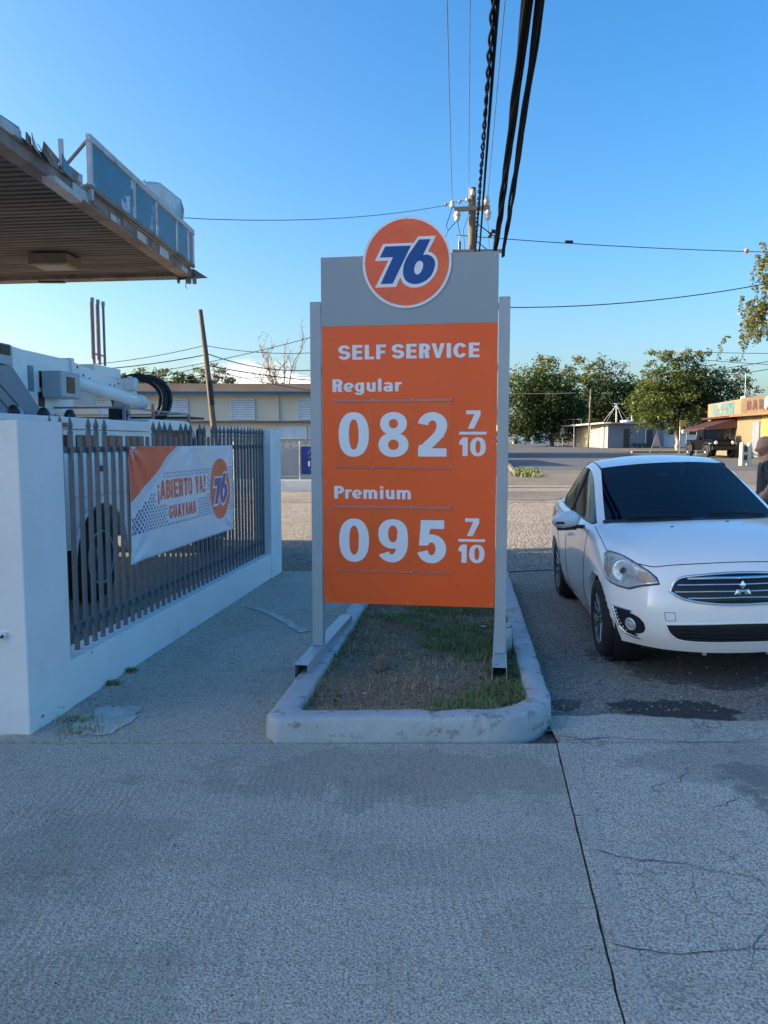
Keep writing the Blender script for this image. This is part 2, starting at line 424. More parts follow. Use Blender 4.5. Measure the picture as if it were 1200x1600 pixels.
b = MB(); NT = 260; rag = lambda x: 4.49 + .10 * nz3(x, 0, 0, 1.3) + .03 * nz3(x, 3, 0, 6) + .008 * nz3(x, 5, 0, 25)
b.add([(0.965 + 11 * (i / NT) ** 1.5, 4.104, 0.0) for i in range(NT + 1)] + [(0.965 + 11 * (i / NT) ** 1.5, rag(11 * (i / NT) ** 1.5), 0.0) for i in range(NT + 1)] + [(0.965 + 11 * (i / NT) ** 1.5, rag(11 * (i / NT) ** 1.5) + .004, -0.03) for i in range(NT + 1)],
      [(i, i + 1, NT + 2 + i, NT + 1 + i) for i in range(NT)] + [(NT + 1 + i, NT + 2 + i, 2 * NT + 3 + i, 2 * NT + 2 + i) for i in range(NT)])
tag(b.build('driveway_threshold', concrete_right, fix=False), kind='structure')
drape('driveway_asphalt', -1, 14, 4.30, 10.4, asphalt_old, -0.012, 90, 80, bumps=0.010, bs=2.2, left=lambda y: 0.9)
drape('yard_asphalt', -24, -1.9, 4.2, 23.2, asphalt_old, -0.010, 40, 40, right=lambda y: WX(min(y, 9.9)) - 0.1)
drape('gravel_lot', -2.2, 26, 9.75, 20.5, asphalt_gravel, -0.006, 300, 260, bumps=0.012, bs=2.5)
drape('gravel_lot_left', -1.4, 1, 20.5, 23.4, asphalt_old, -0.006, 30, 20, left=lambda y: -12)
drape('apron', 1, 40, 20.5, 23.3, concrete_far, 0.01, 40, 8, bumps=0.02, bs=0.9)
drape('side_lane', 1, 60, 23.3, 26.0, asphalt_old, -0.002, 40, 6)
drape('apron_far', 1, 60, 26.0, 35.5, concrete_far, 0.006, 50, 20, bumps=0.03, bs=0.6)
drape('road', -60, 120, 35.5, 62, road_asphalt, 0.0, 40, 24)
drape('road_far', 15, 22.0, 62.4, 200, road_asphalt, 0.004, 10, 30, left=lambda y: 9.0 + (y - 62) * 0.10, right=lambda y: 19.5 + (y - 62) * 0.16)
for (x0, x1, y0, y1, h) in ((5.35, 0, 31, 42, 0.13), (20.0, 60, 62.0, 62.5, 0.14), (-40, 9.0, 62.0, 62.5, 0.14)):
    b = MB()
    n = 30
    for i in range(n):
        xa, xb = x0 + (x1 - x0) * i / n, x0 + (x1 - x0) * (i + 1) / n
        if y1 - y0 > 1: ya, yb = y0 + (y1 - y0) * i / n, y0 + (y1 - y0) * (i + 1) / n; b.bar((x0 + 0.125 * (ya - y0), ya, rise(ya) + h / 2), (x0 + 0.125 * (yb - y0), yb, rise(yb) + h / 2), 0.16, h)
        else: b.span((xa, y0, rise(y0) - 0.05), (xb - 0.01, y1, rise(y0) + h))
    tag(b.build('kerb', concrete_far), kind='structure')
drape('far_pavement', 20, 70, 62.5, 66, concrete_far, 0.11, 20, 4)

def blob(name, cx, cy, rx, ry, mat_, lift, seed, rag=0.35, n=64, kind='stuff'):
    b = MB(); pts = []
    for i in range(n):
        t = 2 * math.pi * i / n
        k = 1 + rag * (nz3(math.cos(t) * 1.6, math.sin(t) * 1.6, seed) + 0.5 * nz3(math.cos(t) * 5, math.sin(t) * 5, seed))
        x, y = cx + rx * k * math.cos(t), cy + ry * k * math.sin(t); pts.append((x, y, G(x, y) + lift))
    b.add([(cx, cy, G(cx, cy) + lift)] + pts, [(0, 1 + i, 1 + (i + 1) % n) for i in range(n)])
    return tag(b.build(name, mat_, fix=False), kind=kind)
def ribbon(b, pts, w0, w1, lift, seed, mi=0, sub=12, wob=0.02, flat=False):
    P = []
    for i in range(len(pts) - 1):
        for k in range(sub):
            t = k / sub; P.append((pts[i][0] * (1 - t) + pts[i + 1][0] * t, pts[i][1] * (1 - t) + pts[i + 1][1] * t))
    P.append(pts[-1]); n = len(P); vs = []
    for i, (x, y) in enumerate(P):
        x += wob * (nz3(x, y, seed, 6) + 0.4 * nz3(x, y, seed, 22)); y += wob * (nz3(y, x, seed + 4, 6) + 0.4 * nz3(y, x, seed, 22))
        a, c = P[max(0, i - 1)], P[min(n - 1, i + 1)]; d = Vector((c[0] - a[0], c[1] - a[1])).normalized()
        w = (w0 + (w1 - w0) * i / n) * ((0.9 + 0.3 * nz3(x, y, seed, 5)) if flat else (0.65 + 0.7 * abs(nz3(x, y, seed, 14)) * 2))
        vs += [(x - d.y * w, y + d.x * w, lift + G(x, y)), (x + d.y * w, y - d.x * w, lift + G(x, y))]
    b.add(vs, [(2 * i, 2 * i + 1, 2 * i + 3, 2 * i + 2) for i in range(n - 1)], mi)
crack_mat = material('crack_dark', (0.07, 0.07, 0.072), 0.95, var=0.3, vscale=30)  # dark tone of the crack lines in the slab
b = MB()
for i, (pts, w) in enumerate([
    ([(0.86, 2.98), (1.0, 2.9), (1.2, 2.87), (1.5, 2.72), (1.9, 2.66), (2.3, 2.5)], 0.004),
    ([(0.76, 2.40), (0.95, 2.34), (1.25, 2.37), (1.6, 2.3), (2.0, 2.33)], 0.0045),
    ([(1.35, 3.0), (1.42, 2.75), (1.55, 2.55), (1.52, 2.37)], 0.0025), ([(1.0, 2.68), (1.06, 2.56), (1.03, 2.46)], 0.002),
    ([(1.18, 2.8), (1.12, 2.62), (1.2, 2.5)], 0.002), ([(1.7, 2.68), (1.8, 2.9), (2.1, 3.05), (2.4, 3.4)], 0.003),
    ([(1.02, 4.13), (1.3, 4.17), (1.7, 4.10), (2.2, 4.14), (3.0, 4.12)], 0.005)]):
    ribbon(b, pts, w * .6, w * 0.25, 0.0035, i * 3.3)
tag(b.build('slab_crack', crack_mat, fix=False), kind='stuff')
b = MB()
ribbon(b, [(1.005, 3.98), (0.955, 3.6), (0.87, 3.0), (0.81, 2.5), (0.76, 2.05)], 0.030, 0.040, 0.0018, 2.2, sub=8, wob=0.003, flat=True)
tag(b.build('joint_patch', ground_mat('joint_strip_concrete', (0.52, 0.47, 0.39), (0.26, 0.235, 0.20), (0.60, 0.55, 0.47), 120, stain=0.45, relief=0.003, seed=21.0), fix=False), kind='structure')
blob('mortar_patch', -1.64, 4.42, 0.17, 0.24, mortar_mat, 0.011, 1.0, 0.45, kind='structure')
b = MB(); ribbon(b, [(-1.38, 7.6), (-1.1, 7.3), (-0.86, 6.85), (-0.7, 6.55)], 0.03, 0.06, 0.012, 5.0)
tag(b.build('mortar_patch', mortar_mat, fix=False), kind='structure')

# loose gravel, grit and litter: nobody could count it
def scatter(name, n, region, rmin, rmax, mats, seed, lift=0.0, flat=0.6):
    rd = random.Random(seed); b = MB(); k = 0
    while k < n:
        x, y = region(rd)
        if x is None: continue
        k += 1; r = rd.uniform(rmin, rmax); a = rd.random() * 6.28; mi = rd.randrange(len(mats))
        ps = []
        for (ux, uy, uz) in ((1, 0, 0), (0, 1, 0), (-1, 0, 0), (0, -1, 0), (0, 0, 1)):
            rr = r * rd.uniform(0.6, 1.3); ps.append((x + rr * (ux * math.cos(a) - uy * math.sin(a)), y + rr * (ux * math.sin(a) + uy * math.cos(a)), G(x, y) + lift + uz * rr * flat))
        b.add(ps, [(0, 1, 4), (1, 2, 4), (2, 3, 4), (3, 0, 4)], mi)
    return tag(b.build(name, mats, fix=False), kind='stuff')
peb = [material('pebble_grey', (0.24, 0.23, 0.22), 0.8), material('pebble_pale', (0.50, 0.46, 0.41), 0.8), material('pebble_brown', (0.27, 0.21, 0.15), 0.8), material('pebble_dark', (0.05, 0.05, 0.05), 0.8)]
def reg_gravel(rd): return rd.uniform(-1.5, 5.5), 9.8 + 11 * rd.random() ** 1.3
def reg_drive(rd):
    y = 4.6 + 5.4 * rd.random() ** 1.3; return 1.0 + 0.1 * (y - 4.5) + 3.0 * rd.random() ** 1.5, y
scatter('loose_gravel', 15000, reg_gravel, 0.004, 0.014, peb, 1)
scatter('driveway_grit', 3500, reg_drive, 0.003, 0.010, peb, 2, 0.0)
def reg_fore(rd):
    y = rd.uniform(1.8, 4.05); return rd.uniform(-2.2, 2.6), y
scatter('fallen_grit', 260, reg_fore, 0.002, 0.006, [peb[3], peb[1], peb[2]], 3, 0.0)
def reg_walk(rd):
    y = rd.uniform(4.2, 9.6); return WX(y) + 0.02 + (KX(y) - WX(y)) * rd.random() ** 2.2, y
scatter('walk_litter', 700, reg_walk, 0.003, 0.011, [peb[3], peb[2], peb[0]], 4, 0.006, 0.4)

# ---------------------------------------------------------------- kerb island
kerb_mat = material('painted_kerb', (0.46, 0.475, 0.475), 0.7, var=0.10, vscale=5, bump=0.006, bscale=22, color2=(0.25, 0.235, 0.215), c2scale=9.0, c2lo=0.55, c2hi=0.66, fine=0.06, fscale=60)
def island_outline(off=0.0):
    L = lambda y: -0.662 + (y - 4.12) * 0.115 + off
    Rr = lambda y: 1.015 + (y - 4.62) * 0.104 - off
    pts = []
    for j in range(60): y = 8.9 - (8.9 - (4.18 + off)) * j / 59; pts.append((L(y) + (0.0 if y > 4.3 else -0.0), y))
    r = max(0.06, 0.46 - off); yb = 4.105 + off
    xr = Rr(4.62) 
    for i in range(1, 40): x = L(4.12) + 0.03 + (xr - r - L(4.12) - 0.03) * i / 40; pts.append((x, yb + 0.02 * (i / 40)))
    for i in range(24):
        t = -math.pi / 2 + (math.pi / 2) * i / 23; pts.append((xr - r + r * math.cos(t), yb + 0.02 + r + r * math.sin(t)))
    for j in range(1, 56): y = yb + 0.02 + r + (8.9 - yb - r - 0.02) * j / 55; pts.append((Rr(y) if y > 4.62 else xr, y))
    return pts
outer, inner = island_outline(0), island_outline(0.152)
prof = [(-0.02, -0.05), (-0.01, 0.03), (0.0, 0.07), (0.01, 0.112), (0.035, 0.128), (0.08, 0.134), (0.3, 0.137), (0.6, 0.139), (0.93, 0.134), (0.985, 0.122), (1.0, 0.04)]
b = MB(); vs = []
for i, (o, q) in enumerate(zip(outer, inner)):
    for (t, z) in prof:
        x = o[0] + (q[0] - o[0]) * t; y = o[1] + (q[1] - o[1]) * t
        j = 0.007 if 0.02 < z < 0.139 or t > 0.9 else 0.003
        chip = max(0.0, nz3(x, y, z, 9) - 0.25) * 0.03 if 0.003 < t < 0.2 or t > 0.85 else 0
        vs.append((x + j * nz3(x, y, z, 5) + .004 * nz3(x, y, z, 26), y + j * nz3(y, x, z + 5, 5) + .004 * nz3(y, x, z, 26), z + (j * nz3(x, y, 9, 4) - chip if z > 0 else 0)))
k = len(prof); n = len(outer)
b.add(vs, [(i * k + j, i * k + j + 1, (i + 1) * k + j + 1, (i + 1) * k + j) for i in range(n - 1) for j in range(k - 1)], 0, True)
b.span((outer[0][0], 8.8, -0.03), (outer[-1][0], 8.98, 0.13))
tag(b.build('kerb', kerb_mat), kind='structure')
def in_l(y): return -0.662 + (y - 4.12) * 0.115 + 0.142
def in_r(y):
    a = 1.015 + (y - 4.62) * 0.104 - 0.142; r = 0.31; c = 4.28 + r
    if y < c: a = 0.873 - r + math.sqrt(max(0, r * r - (c - y) ** 2)) + 0.004
    return a
def soil_z(x, y): return 0.085 + 0.022 * nz3(x, y, 0, 2.3) + 0.012 * nz3(x, y, 3, 9)
b = MB()
b.sheet(lambda u, v: (in_l(4.262 + 4.6 * v) + (in_r(4.262 + 4.6 * v) - in_l(4.262 + 4.6 * v)) * u, 4.262 + 4.6 * v, 0) , 60, 150)
b.v = [(x, y, soil_z(x, y)) for (x, y, z) in b.v]
tag(b.build('soil', soil_mat, fix=False), kind='structure')
grass_g = material('grass_green', (0.17, 0.23, 0.07), 0.6, var=0.35, vscale=9)
grass_d = material('grass_dry', (0.58, 0.44, 0.26), 0.7, var=0.3, vscale=9)
grass_o = material('grass_olive', (0.20, 0.19, 0.075), 0.7, var=0.3, vscale=7)
def blades(name, n, place, hmin, hmax, mats, seed, lean=0.5, w=0.0022, z0=None):
    rd = random.Random(seed); b = MB()
    for _ in range(n):
        p = place(rd)
        if p is None: continue
        x, y = p; z = z0(x, y) if z0 else soil_z(x, y)
        h = rd.uniform(hmin, hmax); a = rd.random() * 6.28; ln = rd.uniform(0.15, 1) * lean
        dx, dy = math.cos(a), math.sin(a); q = (-dy * w, dx * w)
        m1 = (x + dx * h * ln * 0.35, y + dy * h * ln * 0.35, z + h * 0.6); m2 = (x + dx * h * ln * 1.1, y + dy * h * ln * 1.1, z + h * (1.0 - 0.35 * ln))
        b.add([(x - q[0], y - q[1], z - 0.005), (x + q[0], y + q[1], z - 0.005), (m1[0] + q[0] * .8, m1[1] + q[1] * .8, m1[2]), (m1[0] - q[0] * .8, m1[1] - q[1] * .8, m1[2]), m2],
              [(0, 1, 2, 3), (3, 2, 4)], rd.randrange(len(mats)))
    return tag(b.build(name, mats, fix=False), kind='stuff')
def pl_green(rd):
    y = 4.28 + 4.5 * rd.random(); x = in_l(y) + (in_r(y) - in_l(y)) * rd.random()
    g = nz3(x, y, 1.0, 1.7) + 0.45 * nz3(x, y, 4.0, 6) + 0.60 * sstep(-0.1, 0.5, x) - 0.38
    if 4.65 < y < 5.6 and x < 0.1: g -= 0.5
    if y > 6.2: g += 0.25
    return (x, y) if rd.random() < max(0.02, 2.2 * (g - .06)) else None
blades('grass', 60000, pl_green, 0.02, 0.075, [grass_g, grass_g, grass_o], 21, 1.1, 0.0024)
def pl_dry(rd):
    y = 4.28 + 4.5 * rd.random(); x = in_l(y) + (in_r(y) - in_l(y)) * rd.random()
    return (x, y) if nz3(x, y, 7.0, 2.0) + 0.4 * nz3(x, y, 2, 8) > 0.02 - 0.15 * rd.random() else None
blades('dry_grass', 7000, pl_dry, 0.02, 0.07, [grass_d, grass_d, grass_o], 22, 1.4, 0.0013)
def pl_edge(rd):
    t = rd.random()
    if t < 0.5: y = 4.27 + 0.05 * rd.random(); return (in_l(y) + (in_r(y + 0.03) - in_l(y)) * rd.random(), y) if rd.random() < 0.8 else None
    y = 4.3 + 4.4 * rd.random(); return (in_l(y) + 0.04 * rd.random(), y) if rd.random() < 0.4 else (in_r(y) - 0.07 * rd.random(), y)
blades('edge_grass', 5000, pl_edge, 0.02, 0.06, [grass_g, grass_o, grass_d], 23, 0.8)
def pl_tuft(rd):
    cx, cy, r = random.Random(rd.randrange(9)).choice([(0, 0, 0)]) if False else ((-1.71, 4.27, 0.08), (-1.80, 4.42, 0.05), (-1.83, 5.4, 0.03), (-1.85, 5.1, .03), (6.0, 32.5, 0.3), (4.4, 27.0, 0.3), (-1.3, 9.8, 0.15))[rd.randrange(7)]
    return cx + rd.gauss(0, r), cy + rd.gauss(0, r * 0.6)
blades('weed_tufts', 1500, pl_tuft, 0.01, 0.045, [grass_g, grass_o, grass_d], 24, 1.0, 0.002, z0=lambda x, y: G(x, y) + 0.006)
def pl_far(rd):
    cx, cy = ((5.75, 31.4), (5.95, 32.6), (6.3, 34.5))[rd.randrange(3)]; return cx + rd.gauss(0, 0.22), cy + rd.gauss(0, 0.6)
blades('roadside_grass', 1100, pl_far, 0.08, 0.26, [grass_g, grass_o], 25, 1.0, 0.02, z0=lambda x, y: G(x, y))
# clods, paper scraps and a broken block on the soil
scatter('soil_clods', 900, lambda rd: ((lambda y: (in_l(y) + (in_r(y) - in_l(y)) * rd.random(), y))(4.3 + 4.4 * rd.random())), 0.004, 0.016, [peb[2], peb[0], peb[3]], 31, 0.09)
b = MB(); b.box((-0.02, 5.17, 0.135), (0.07, 0.05, 0.10), 0.6); b.box((0.0, 5.21, 0.12), (0.09, 0.05, 0.05), 1.3)
b.v = [(x + 0.012 * nz3(x, y, z, 30), y + 0.012 * nz3(y, z, x, 30), z + 0.012 * nz3(z, x, y, 30)) for x, y, z in b.v]
tag(b.build('broken_stone', material('stone_tan', (0.22, 0.15, 0.11), 0.9, var=0.2, bump=0.004), bevel=0.006), 'small tan lump of broken stone standing on bare soil of the island', 'stone')
paper = material('litter_paper', (0.7, 0.7, 0.7), 0.8)
for i, (x, y, s, lb) in enumerate([(0.83, 6.35, 0.035, 'crumpled white paper scrap lying by the right kerb in the grass'), (-0.12, 4.62, 0.012, 'tiny white litter scrap on the soil left of the grass patch'), (0.40, 5.9, 0.035, 'pale flat litter scrap lying on bare soil behind the grass')]):
    b = MB(); b.sheet(lambda u, v: (x + s * (u - .5) * 1.6, y + s * (v - .5), 0.115 + 0.3 * s * nz3(u * 3, v * 3, i)), 6, 5)
    b.v = [(p[0], p[1], soil_z(p[0], p[1]) + 0.022 + 0.5 * s * nz3(p[0] * 60, p[1] * 60, i)) for p in b.v]
    tag(b.build('paper_scrap', paper, fix=False), lb, 'litter')
bg_ = empty('plastic_bottle', (0.915, 5.62, soil_z(0.915, 5.62) - 0.005), 0, 'clear plastic bottle standing beside the right sign post', 'bottle')
gm = bpy.data.materials.new('clear_plastic'); gm.use_nodes = True
_p = gm.node_tree.nodes['Principled BSDF']; _p.inputs['Base Color'].default_value = (0.8, 0.85, 0.88, 1); _p.inputs['Roughness'].default_value = 0.12; _p.inputs['Alpha'].default_value = 0.45
MATS['clear_plastic'] = gm
b = MB(); b.lathe([(0.002, 0), (0.038, 0), (0.04, 0.01), (0.04, 0.19), (0.038, 0.2), (0.034, 0.2)], n=16); b.build('bottle_body', gm, bg_)
b = MB(); b.lathe([(0.034, 0.2), (0.036, 0.2), (0.036, 0.225), (0.001, 0.226)], n=16); b.build('bottle_rim', steel, bg_)

leafm = [material('dry_leaf_brown', (0.22, 0.12, 0.05), 0.8), material('dry_leaf_yellow', (0.50, 0.38, 0.14), 0.8)]
rd = random.Random(91); b = MB()
for k in range(46):
    y = rd.uniform(2.0, 6.8); x = rd.uniform(-1.9, 2.6) if y < 4.1 else rd.choice([rd.uniform(-1.8, -.7), rd.uniform(1.15, 1.6)])
    a = rd.random() * 6.28; s_ = rd.uniform(.006, .014); z = G(x, y) + .009; d = Vector((math.cos(a), math.sin(a), 0)); q = Vector((-d.y, d.x, 0)); c = Vector((x, y, z))
    b.add([c - d * s_, c + q * s_ * .4 + Vector((0, 0, .003)), c + d * s_ + Vector((0, 0, .002)), c - q * s_ * .4], [(0, 1, 2, 3)], rd.randrange(2))
tag(b.build('fallen_leaves', leafm, fix=False), kind='stuff')
# ================================================================ LETTERING (own bold grotesque, drawn as strokes)
VW, HW = 0.235, 0.185
def arc(cx, cy, rx, ry, a0, a1, n=18): return [(cx + rx * math.cos(R(a0 + (a1 - a0) * i / n)), cy + ry * math.sin(R(a0 + (a1 - a0) * i / n))) for i in range(n + 1)]
def st(pts, wx=None, wy=None, e0=None, e1=None): return ('s', pts, VW if wx is None else wx, HW if wy is None else wy, e0, e1)
def ring(cx, cy, rx, ry, ix, iy, p=2.35, cy2=None):
    def se(a, b_, yy, n=40): return [(cx + a * math.copysign(abs(math.cos(t)) ** (2 / p), math.cos(t)), yy + b_ * math.copysign(abs(math.sin(t)) ** (2 / p), math.sin(t))) for t in [2 * math.pi * i / n for i in range(n)]]
    return ('r', se(rx, ry, cy), se(ix, iy, cy if cy2 is None else cy2))
def pg(*pts, holes=()): return ('p', list(pts), holes)
def rc(x0, y0, x1, y1): return pg((x0, y0), (x1, y0), (x1, y1), (x0, y1))
h2, v2 = HW / 2, VW / 2
def glyph(c):
    if c == 'S': return 0.70, [st(arc(.35, 1 - h2 - .205, .23, .205, 12, 270) + arc(.35, h2 + .205, .235, .205, 90, -168)[1:])]
    if c == 'E': return 0.66, [rc(.06, 0, .06 + VW, 1), rc(.06 + VW, 0, .64, HW), rc(.06 + VW, .41, .61, .41 + HW), rc(.06 + VW, 1 - HW, .635, 1)]
    if c == 'F': return 0.62, [rc(.06, 0, .06 + VW, 1), rc(.06 + VW, .40, .56, .40 + HW), rc(.06 + VW, 1 - HW, .61, 1)]
    if c == 'L': return 0.60, [rc(.06, 0, .06 + VW, 1), rc(.06 + VW, 0, .59, HW)]
    if c == 'I': return 0.36, [rc(.06, 0, .06 + VW, 1)]
    if c == 'V': return 0.72, [pg((.0, 1), (.235, 1), (.37, .30), (.36, 0), (.25, 0)), pg((.485, 1), (.72, 1), (.47, 0), (.36, 0), (.352, .30))]
    if c == 'Y': return 0.72, [pg((.0, 1), (.25, 1), (.36, .66), (.47, 1), (.72, 1), (.48, .38), (.24, .38)), rc(.24, 0, .48, .38)]
    if c == 'C': return 0.74, [st(arc(.38, .5, .255, .5 - h2, 32, 328, 30))]
    if c == 'G': return 0.76, [st(arc(.38, .5, .255, .5 - h2, 38, 352, 30)), rc(.40, .36, .75, .53)]
    if c == 'T': return 0.64, [rc(.01, 1 - HW, .63, 1), rc(.32 - v2, 0, .32 + v2, 1 - HW)]
    if c == 'U': return 0.74, [st([(.06 + v2, 1), (.06 + v2, .34)] + arc(.37, .34, .37 - .06 - v2, .34 - h2, 180, 360)[1:] + [(.68 - v2, 1)])]
    if c == 'A': return 0.76, [pg((.0, 0), (.24, 0), (.30, .21), (.46, .21), (.52, 0), (.76, 0), (.50, 1), (.26, 1), holes=([(.345, .38), (.38, .70), (.415, .38)],))]
    if c == 'M': return 0.90, [rc(.06, 0, .06 + .21, 1), rc(.63, 0, .84, 1), pg((.27, 1), (.27, .62), (.38, 0), (.52, 0), (.63, .62), (.63, 1), (.45, .45))]
    if c in 'BPR':
        g = [rc(.06, 0, .06 + VW, 1)]
        yt = .53 if c == 'B' else .48 if c == 'P' else .50; ry = (1 - h2 - yt) / 2
        g.append(st([(.06 + VW, 1 - h2), (.38, 1 - h2)] + arc(.38, 1 - h2 - ry, .165, ry, 90, -90)[1:] + [(.06 + VW, yt)]))
        if c == 'B': r2 = (yt - .005 - h2) / 2; g.append(st([(.06 + VW, yt - .005), (.40, yt - .005)] + arc(.40, h2 + r2, .175, r2, 90, -90)[1:] + [(.06 + VW, h2)]))
        if c == 'R': g.append(pg((.36, .44), (.56, .46), (.60, .38), (.605, .12), (.65, 0), (.41, 0), (.375, .1), (.365, .33), (.33, .41), (.30, .42), (.30, .44)))
        return (0.69 if c != 'P' else 0.66), g
    if c == 'O': return 0.78, [ring(.39, .5, .36, .515, .13, .33)]
    if c == '!': return 0.34, [pg((.05, 1), (.29, 1), (.24, .32), (.10, .32)), rc(.06, 0, .28, .2)]
    if c == '\u00a1': return 0.34, [pg((.05, -.18), (.29, -.18), (.24, .50), (.10, .50)), rc(.06, .62, .28, .82)]
    if c == '0': return 0.70, [ring(.35, .5, .325, .51, .105, .345, 2.3)]
    if c == '8': return 0.70, [ring(.35, .745, .29, .262, .098, .105, 2.1), ring(.35, .265, .325, .278, .115, .118, 2.1)]
    if c == '9': return 0.70, [ring(.34, .665, .32, .345, .105, .195, 2.2), st([(.55, .66), (.55, .50)] + arc(.33, .46, .22, .37, 0, -90)[1:] + arc(.33, .275, .20, .185, 270, 200)[1:])]
    if c == '6': return 0.70, [ring(.36, .335, .32, .345, .105, .195, 2.2), st([(.15, .34), (.15, .50)] + arc(.37, .54, .22, .37, 180, 90)[1:] + arc(.37, .725, .20, .185, 90, 20)[1:])]
    if c == '2': return 0.70, [st(arc(.345, .70, .21, .21, 172, 0) + [(.545, .62), (.49, .50), (.36, .36), (.24, .25), (.175, .10)], .235, .185), rc(.03, 0, .66, HW), pg((.03, HW), (.05, .26), (.30, .30), (.33, HW))]
    if c == '5': return 0.70, [rc(.10, .80, .62, 1), pg((.06, .41), (.10, 1), (.31, .80), (.27, .60), (.26, .41)), st(arc(.34, .335, .21, .245, 145, -165, 26))]
    if c == '7': return 0.62, [rc(.03, 1 - .2, .60, 1), pg((.60, .80), (.36, .80), (.10, 0), (.34, 0), (.60, .74))]
    if c == '1': return 0.46, [rc(.17, 0, .41, 1), pg((.17, 1), (.17, .62), (.02, .62), (.02, .80))]
    if c == 'e': return 0.62, [st([(.14, .33), (.50, .33)], VW, .13), st(arc(.31, .36, .205, .28, 0, 315, 28), .20, .16)]
    if c == 'a': return 0.62, [st(arc(.29, .545, .175, .105, 165, 0) + [(.465, 0)], .20, .16), ring(.27, .215, .245, .225, .06, .075, 2.1)]
    if c == 'g': return 0.64, [ring(.29, .36, .265, .36, .075, .20, 2.2), st([(.475, .72), (.475, .0)] + arc(.28, -.02, .195, .15, 0, -160)[1:], .20, .15)]
    if c == 'u': return 0.64, [st([(.155, .72), (.155, .26)] + arc(.32, .26, .165, .18, 180, 320)[1:], .20, .16), rc(.38, 0, .58, .72)]
    if c == 'l': return 0.32, [rc(.05, 0, .26, 1)]
    if c == 'i': return 0.32, [rc(.05, 0, .26, .72), rc(.05, .82, .26, 1)]
    if c == 'r': return 0.44, [rc(.05, 0, .25, .72), st([(.16, .44)] + arc(.36, .44, .18, .20, 160, 80)[0:] + [(.45, .64)], .17, .17)]
    if c == 'm': return 0.98, [rc(.05, 0, .25, .72), st([(.17, .46)] + arc(.33, .46, .14, .18, 160, 0) + [(.475, 0)], .20, .16), st([(.47, .46)] + arc(.645, .46, .155, .18, 160, 0) + [(.80, 0)], .20, .16)]
    return 0.34, []
def lettering(text, x0, y0, hgt, width, frame, lift, thick, mb, mi=0, track=0.02, kern=None):
    adv = []; tot = 0
    for c in text:
        w, g = glyph(c); adv.append((tot, g)); tot += w + track
    tot -= track; sx = width / tot; q = 0
    for (ox, g) in adv:
        for part in g:
            q += 1; dz = lift + thick + 0.00012 * (q % 3)
            def fr(x, y, d, dz=dz): return frame(x0 + x, y0 + y, dz - d)
            T = lambda p: ((ox + p[0]) * sx, p[1] * hgt)
            if part[0] == 'p': mb.prism([T(p) for p in part[1]], thick, fr, mi, [[T(p) for p in h] for h in part[2]])
            elif part[0] == 'r': mb.prism([T(p) for p in part[1]], thick, fr, mi, [[T(p) for p in part[2]]])
            else:
                P = part[1]; n = len(P); A = []; B = []
                for i, p in enumerate(P):
                    a, c = P[max(0, i - 1)], P[min(n - 1, i + 1)]; dx, dy = c[0] - a[0], c[1] - a[1]; L = math.hypot(dx, dy) or 1
                    nx, ny = -dy / L, dx / L; A.append(T((p[0] + nx * part[2] / 2, p[1] + ny * part[3] / 2))); B.append(T((p[0] - nx * part[2] / 2, p[1] - ny * part[3] / 2)))
                vs = [fr(x, y, 0) for x, y in A] + [fr(x, y, 0) for x, y in B]
                mb.add(vs, [(i, i + 1, n + i + 1, n + i) for i in range(n - 1)], mi)
                lo = [fr(x, y, thick) for x, y in A + B[::-1]]; up = [fr(x, y, 0) for x, y in A + B[::-1]]; k = len(up)
                mb.add(up + lo, [(i, (i + 1) % k, (i + 1) % k + k, i + k) for i in range(k)], mi)
    return mb

# ================================================================ PRICE SIGN
SG = empty('price_sign', (0.1705, 5.3025, 0), -0.1536, 'tall orange and grey fuel price sign on two posts in the kerb island', 'price sign')
def sf(x, y, d): return (x, -0.030 - d, y)          # sign front plane, d towards the viewer
def sbox(name, x0, x1, z0, z1, d0, d1, m, parent=SG, bevel=0.0):
    b = MB(); b.span((x0, -0.030 - d1, z0), (x1, -0.030 - d0, z1)); return b.build(name, m, parent, bevel)
sbox('header_panel', -0.604, 0.597, 2.4425, 2.902, -0.006, 0.0, sign_grey)
sbox('price_panel', -0.600, 0.597, 0.520, 2.4415, -0.003, 0.0, orange_vinyl)
sbox('back_panel', -0.600, 0.597, 0.520, 2.4415, -0.009, -0.0035, alu)
for x0, x1 in ((-0.683, -0.607), (0.6, 0.676)):
    b = MB(); b.span((x0, -0.034, 0.205), (x1, 0.041, 2.603)); p = b.build('post', alu, SG, 0.003)
    b = MB(); b.span((x0 + 0.002, -0.032, 2.6035), (x1 - 0.002, 0.039, 2.608)); b.build('post_cap', alu, p)
for z in (0.75, 1.45, 2.15, 2.55):
    b = MB(); b.span((-0.607, -0.022, z - 0.02), (0.6, 0.02, z + 0.02)); b.build('cross_rail', alu, SG)
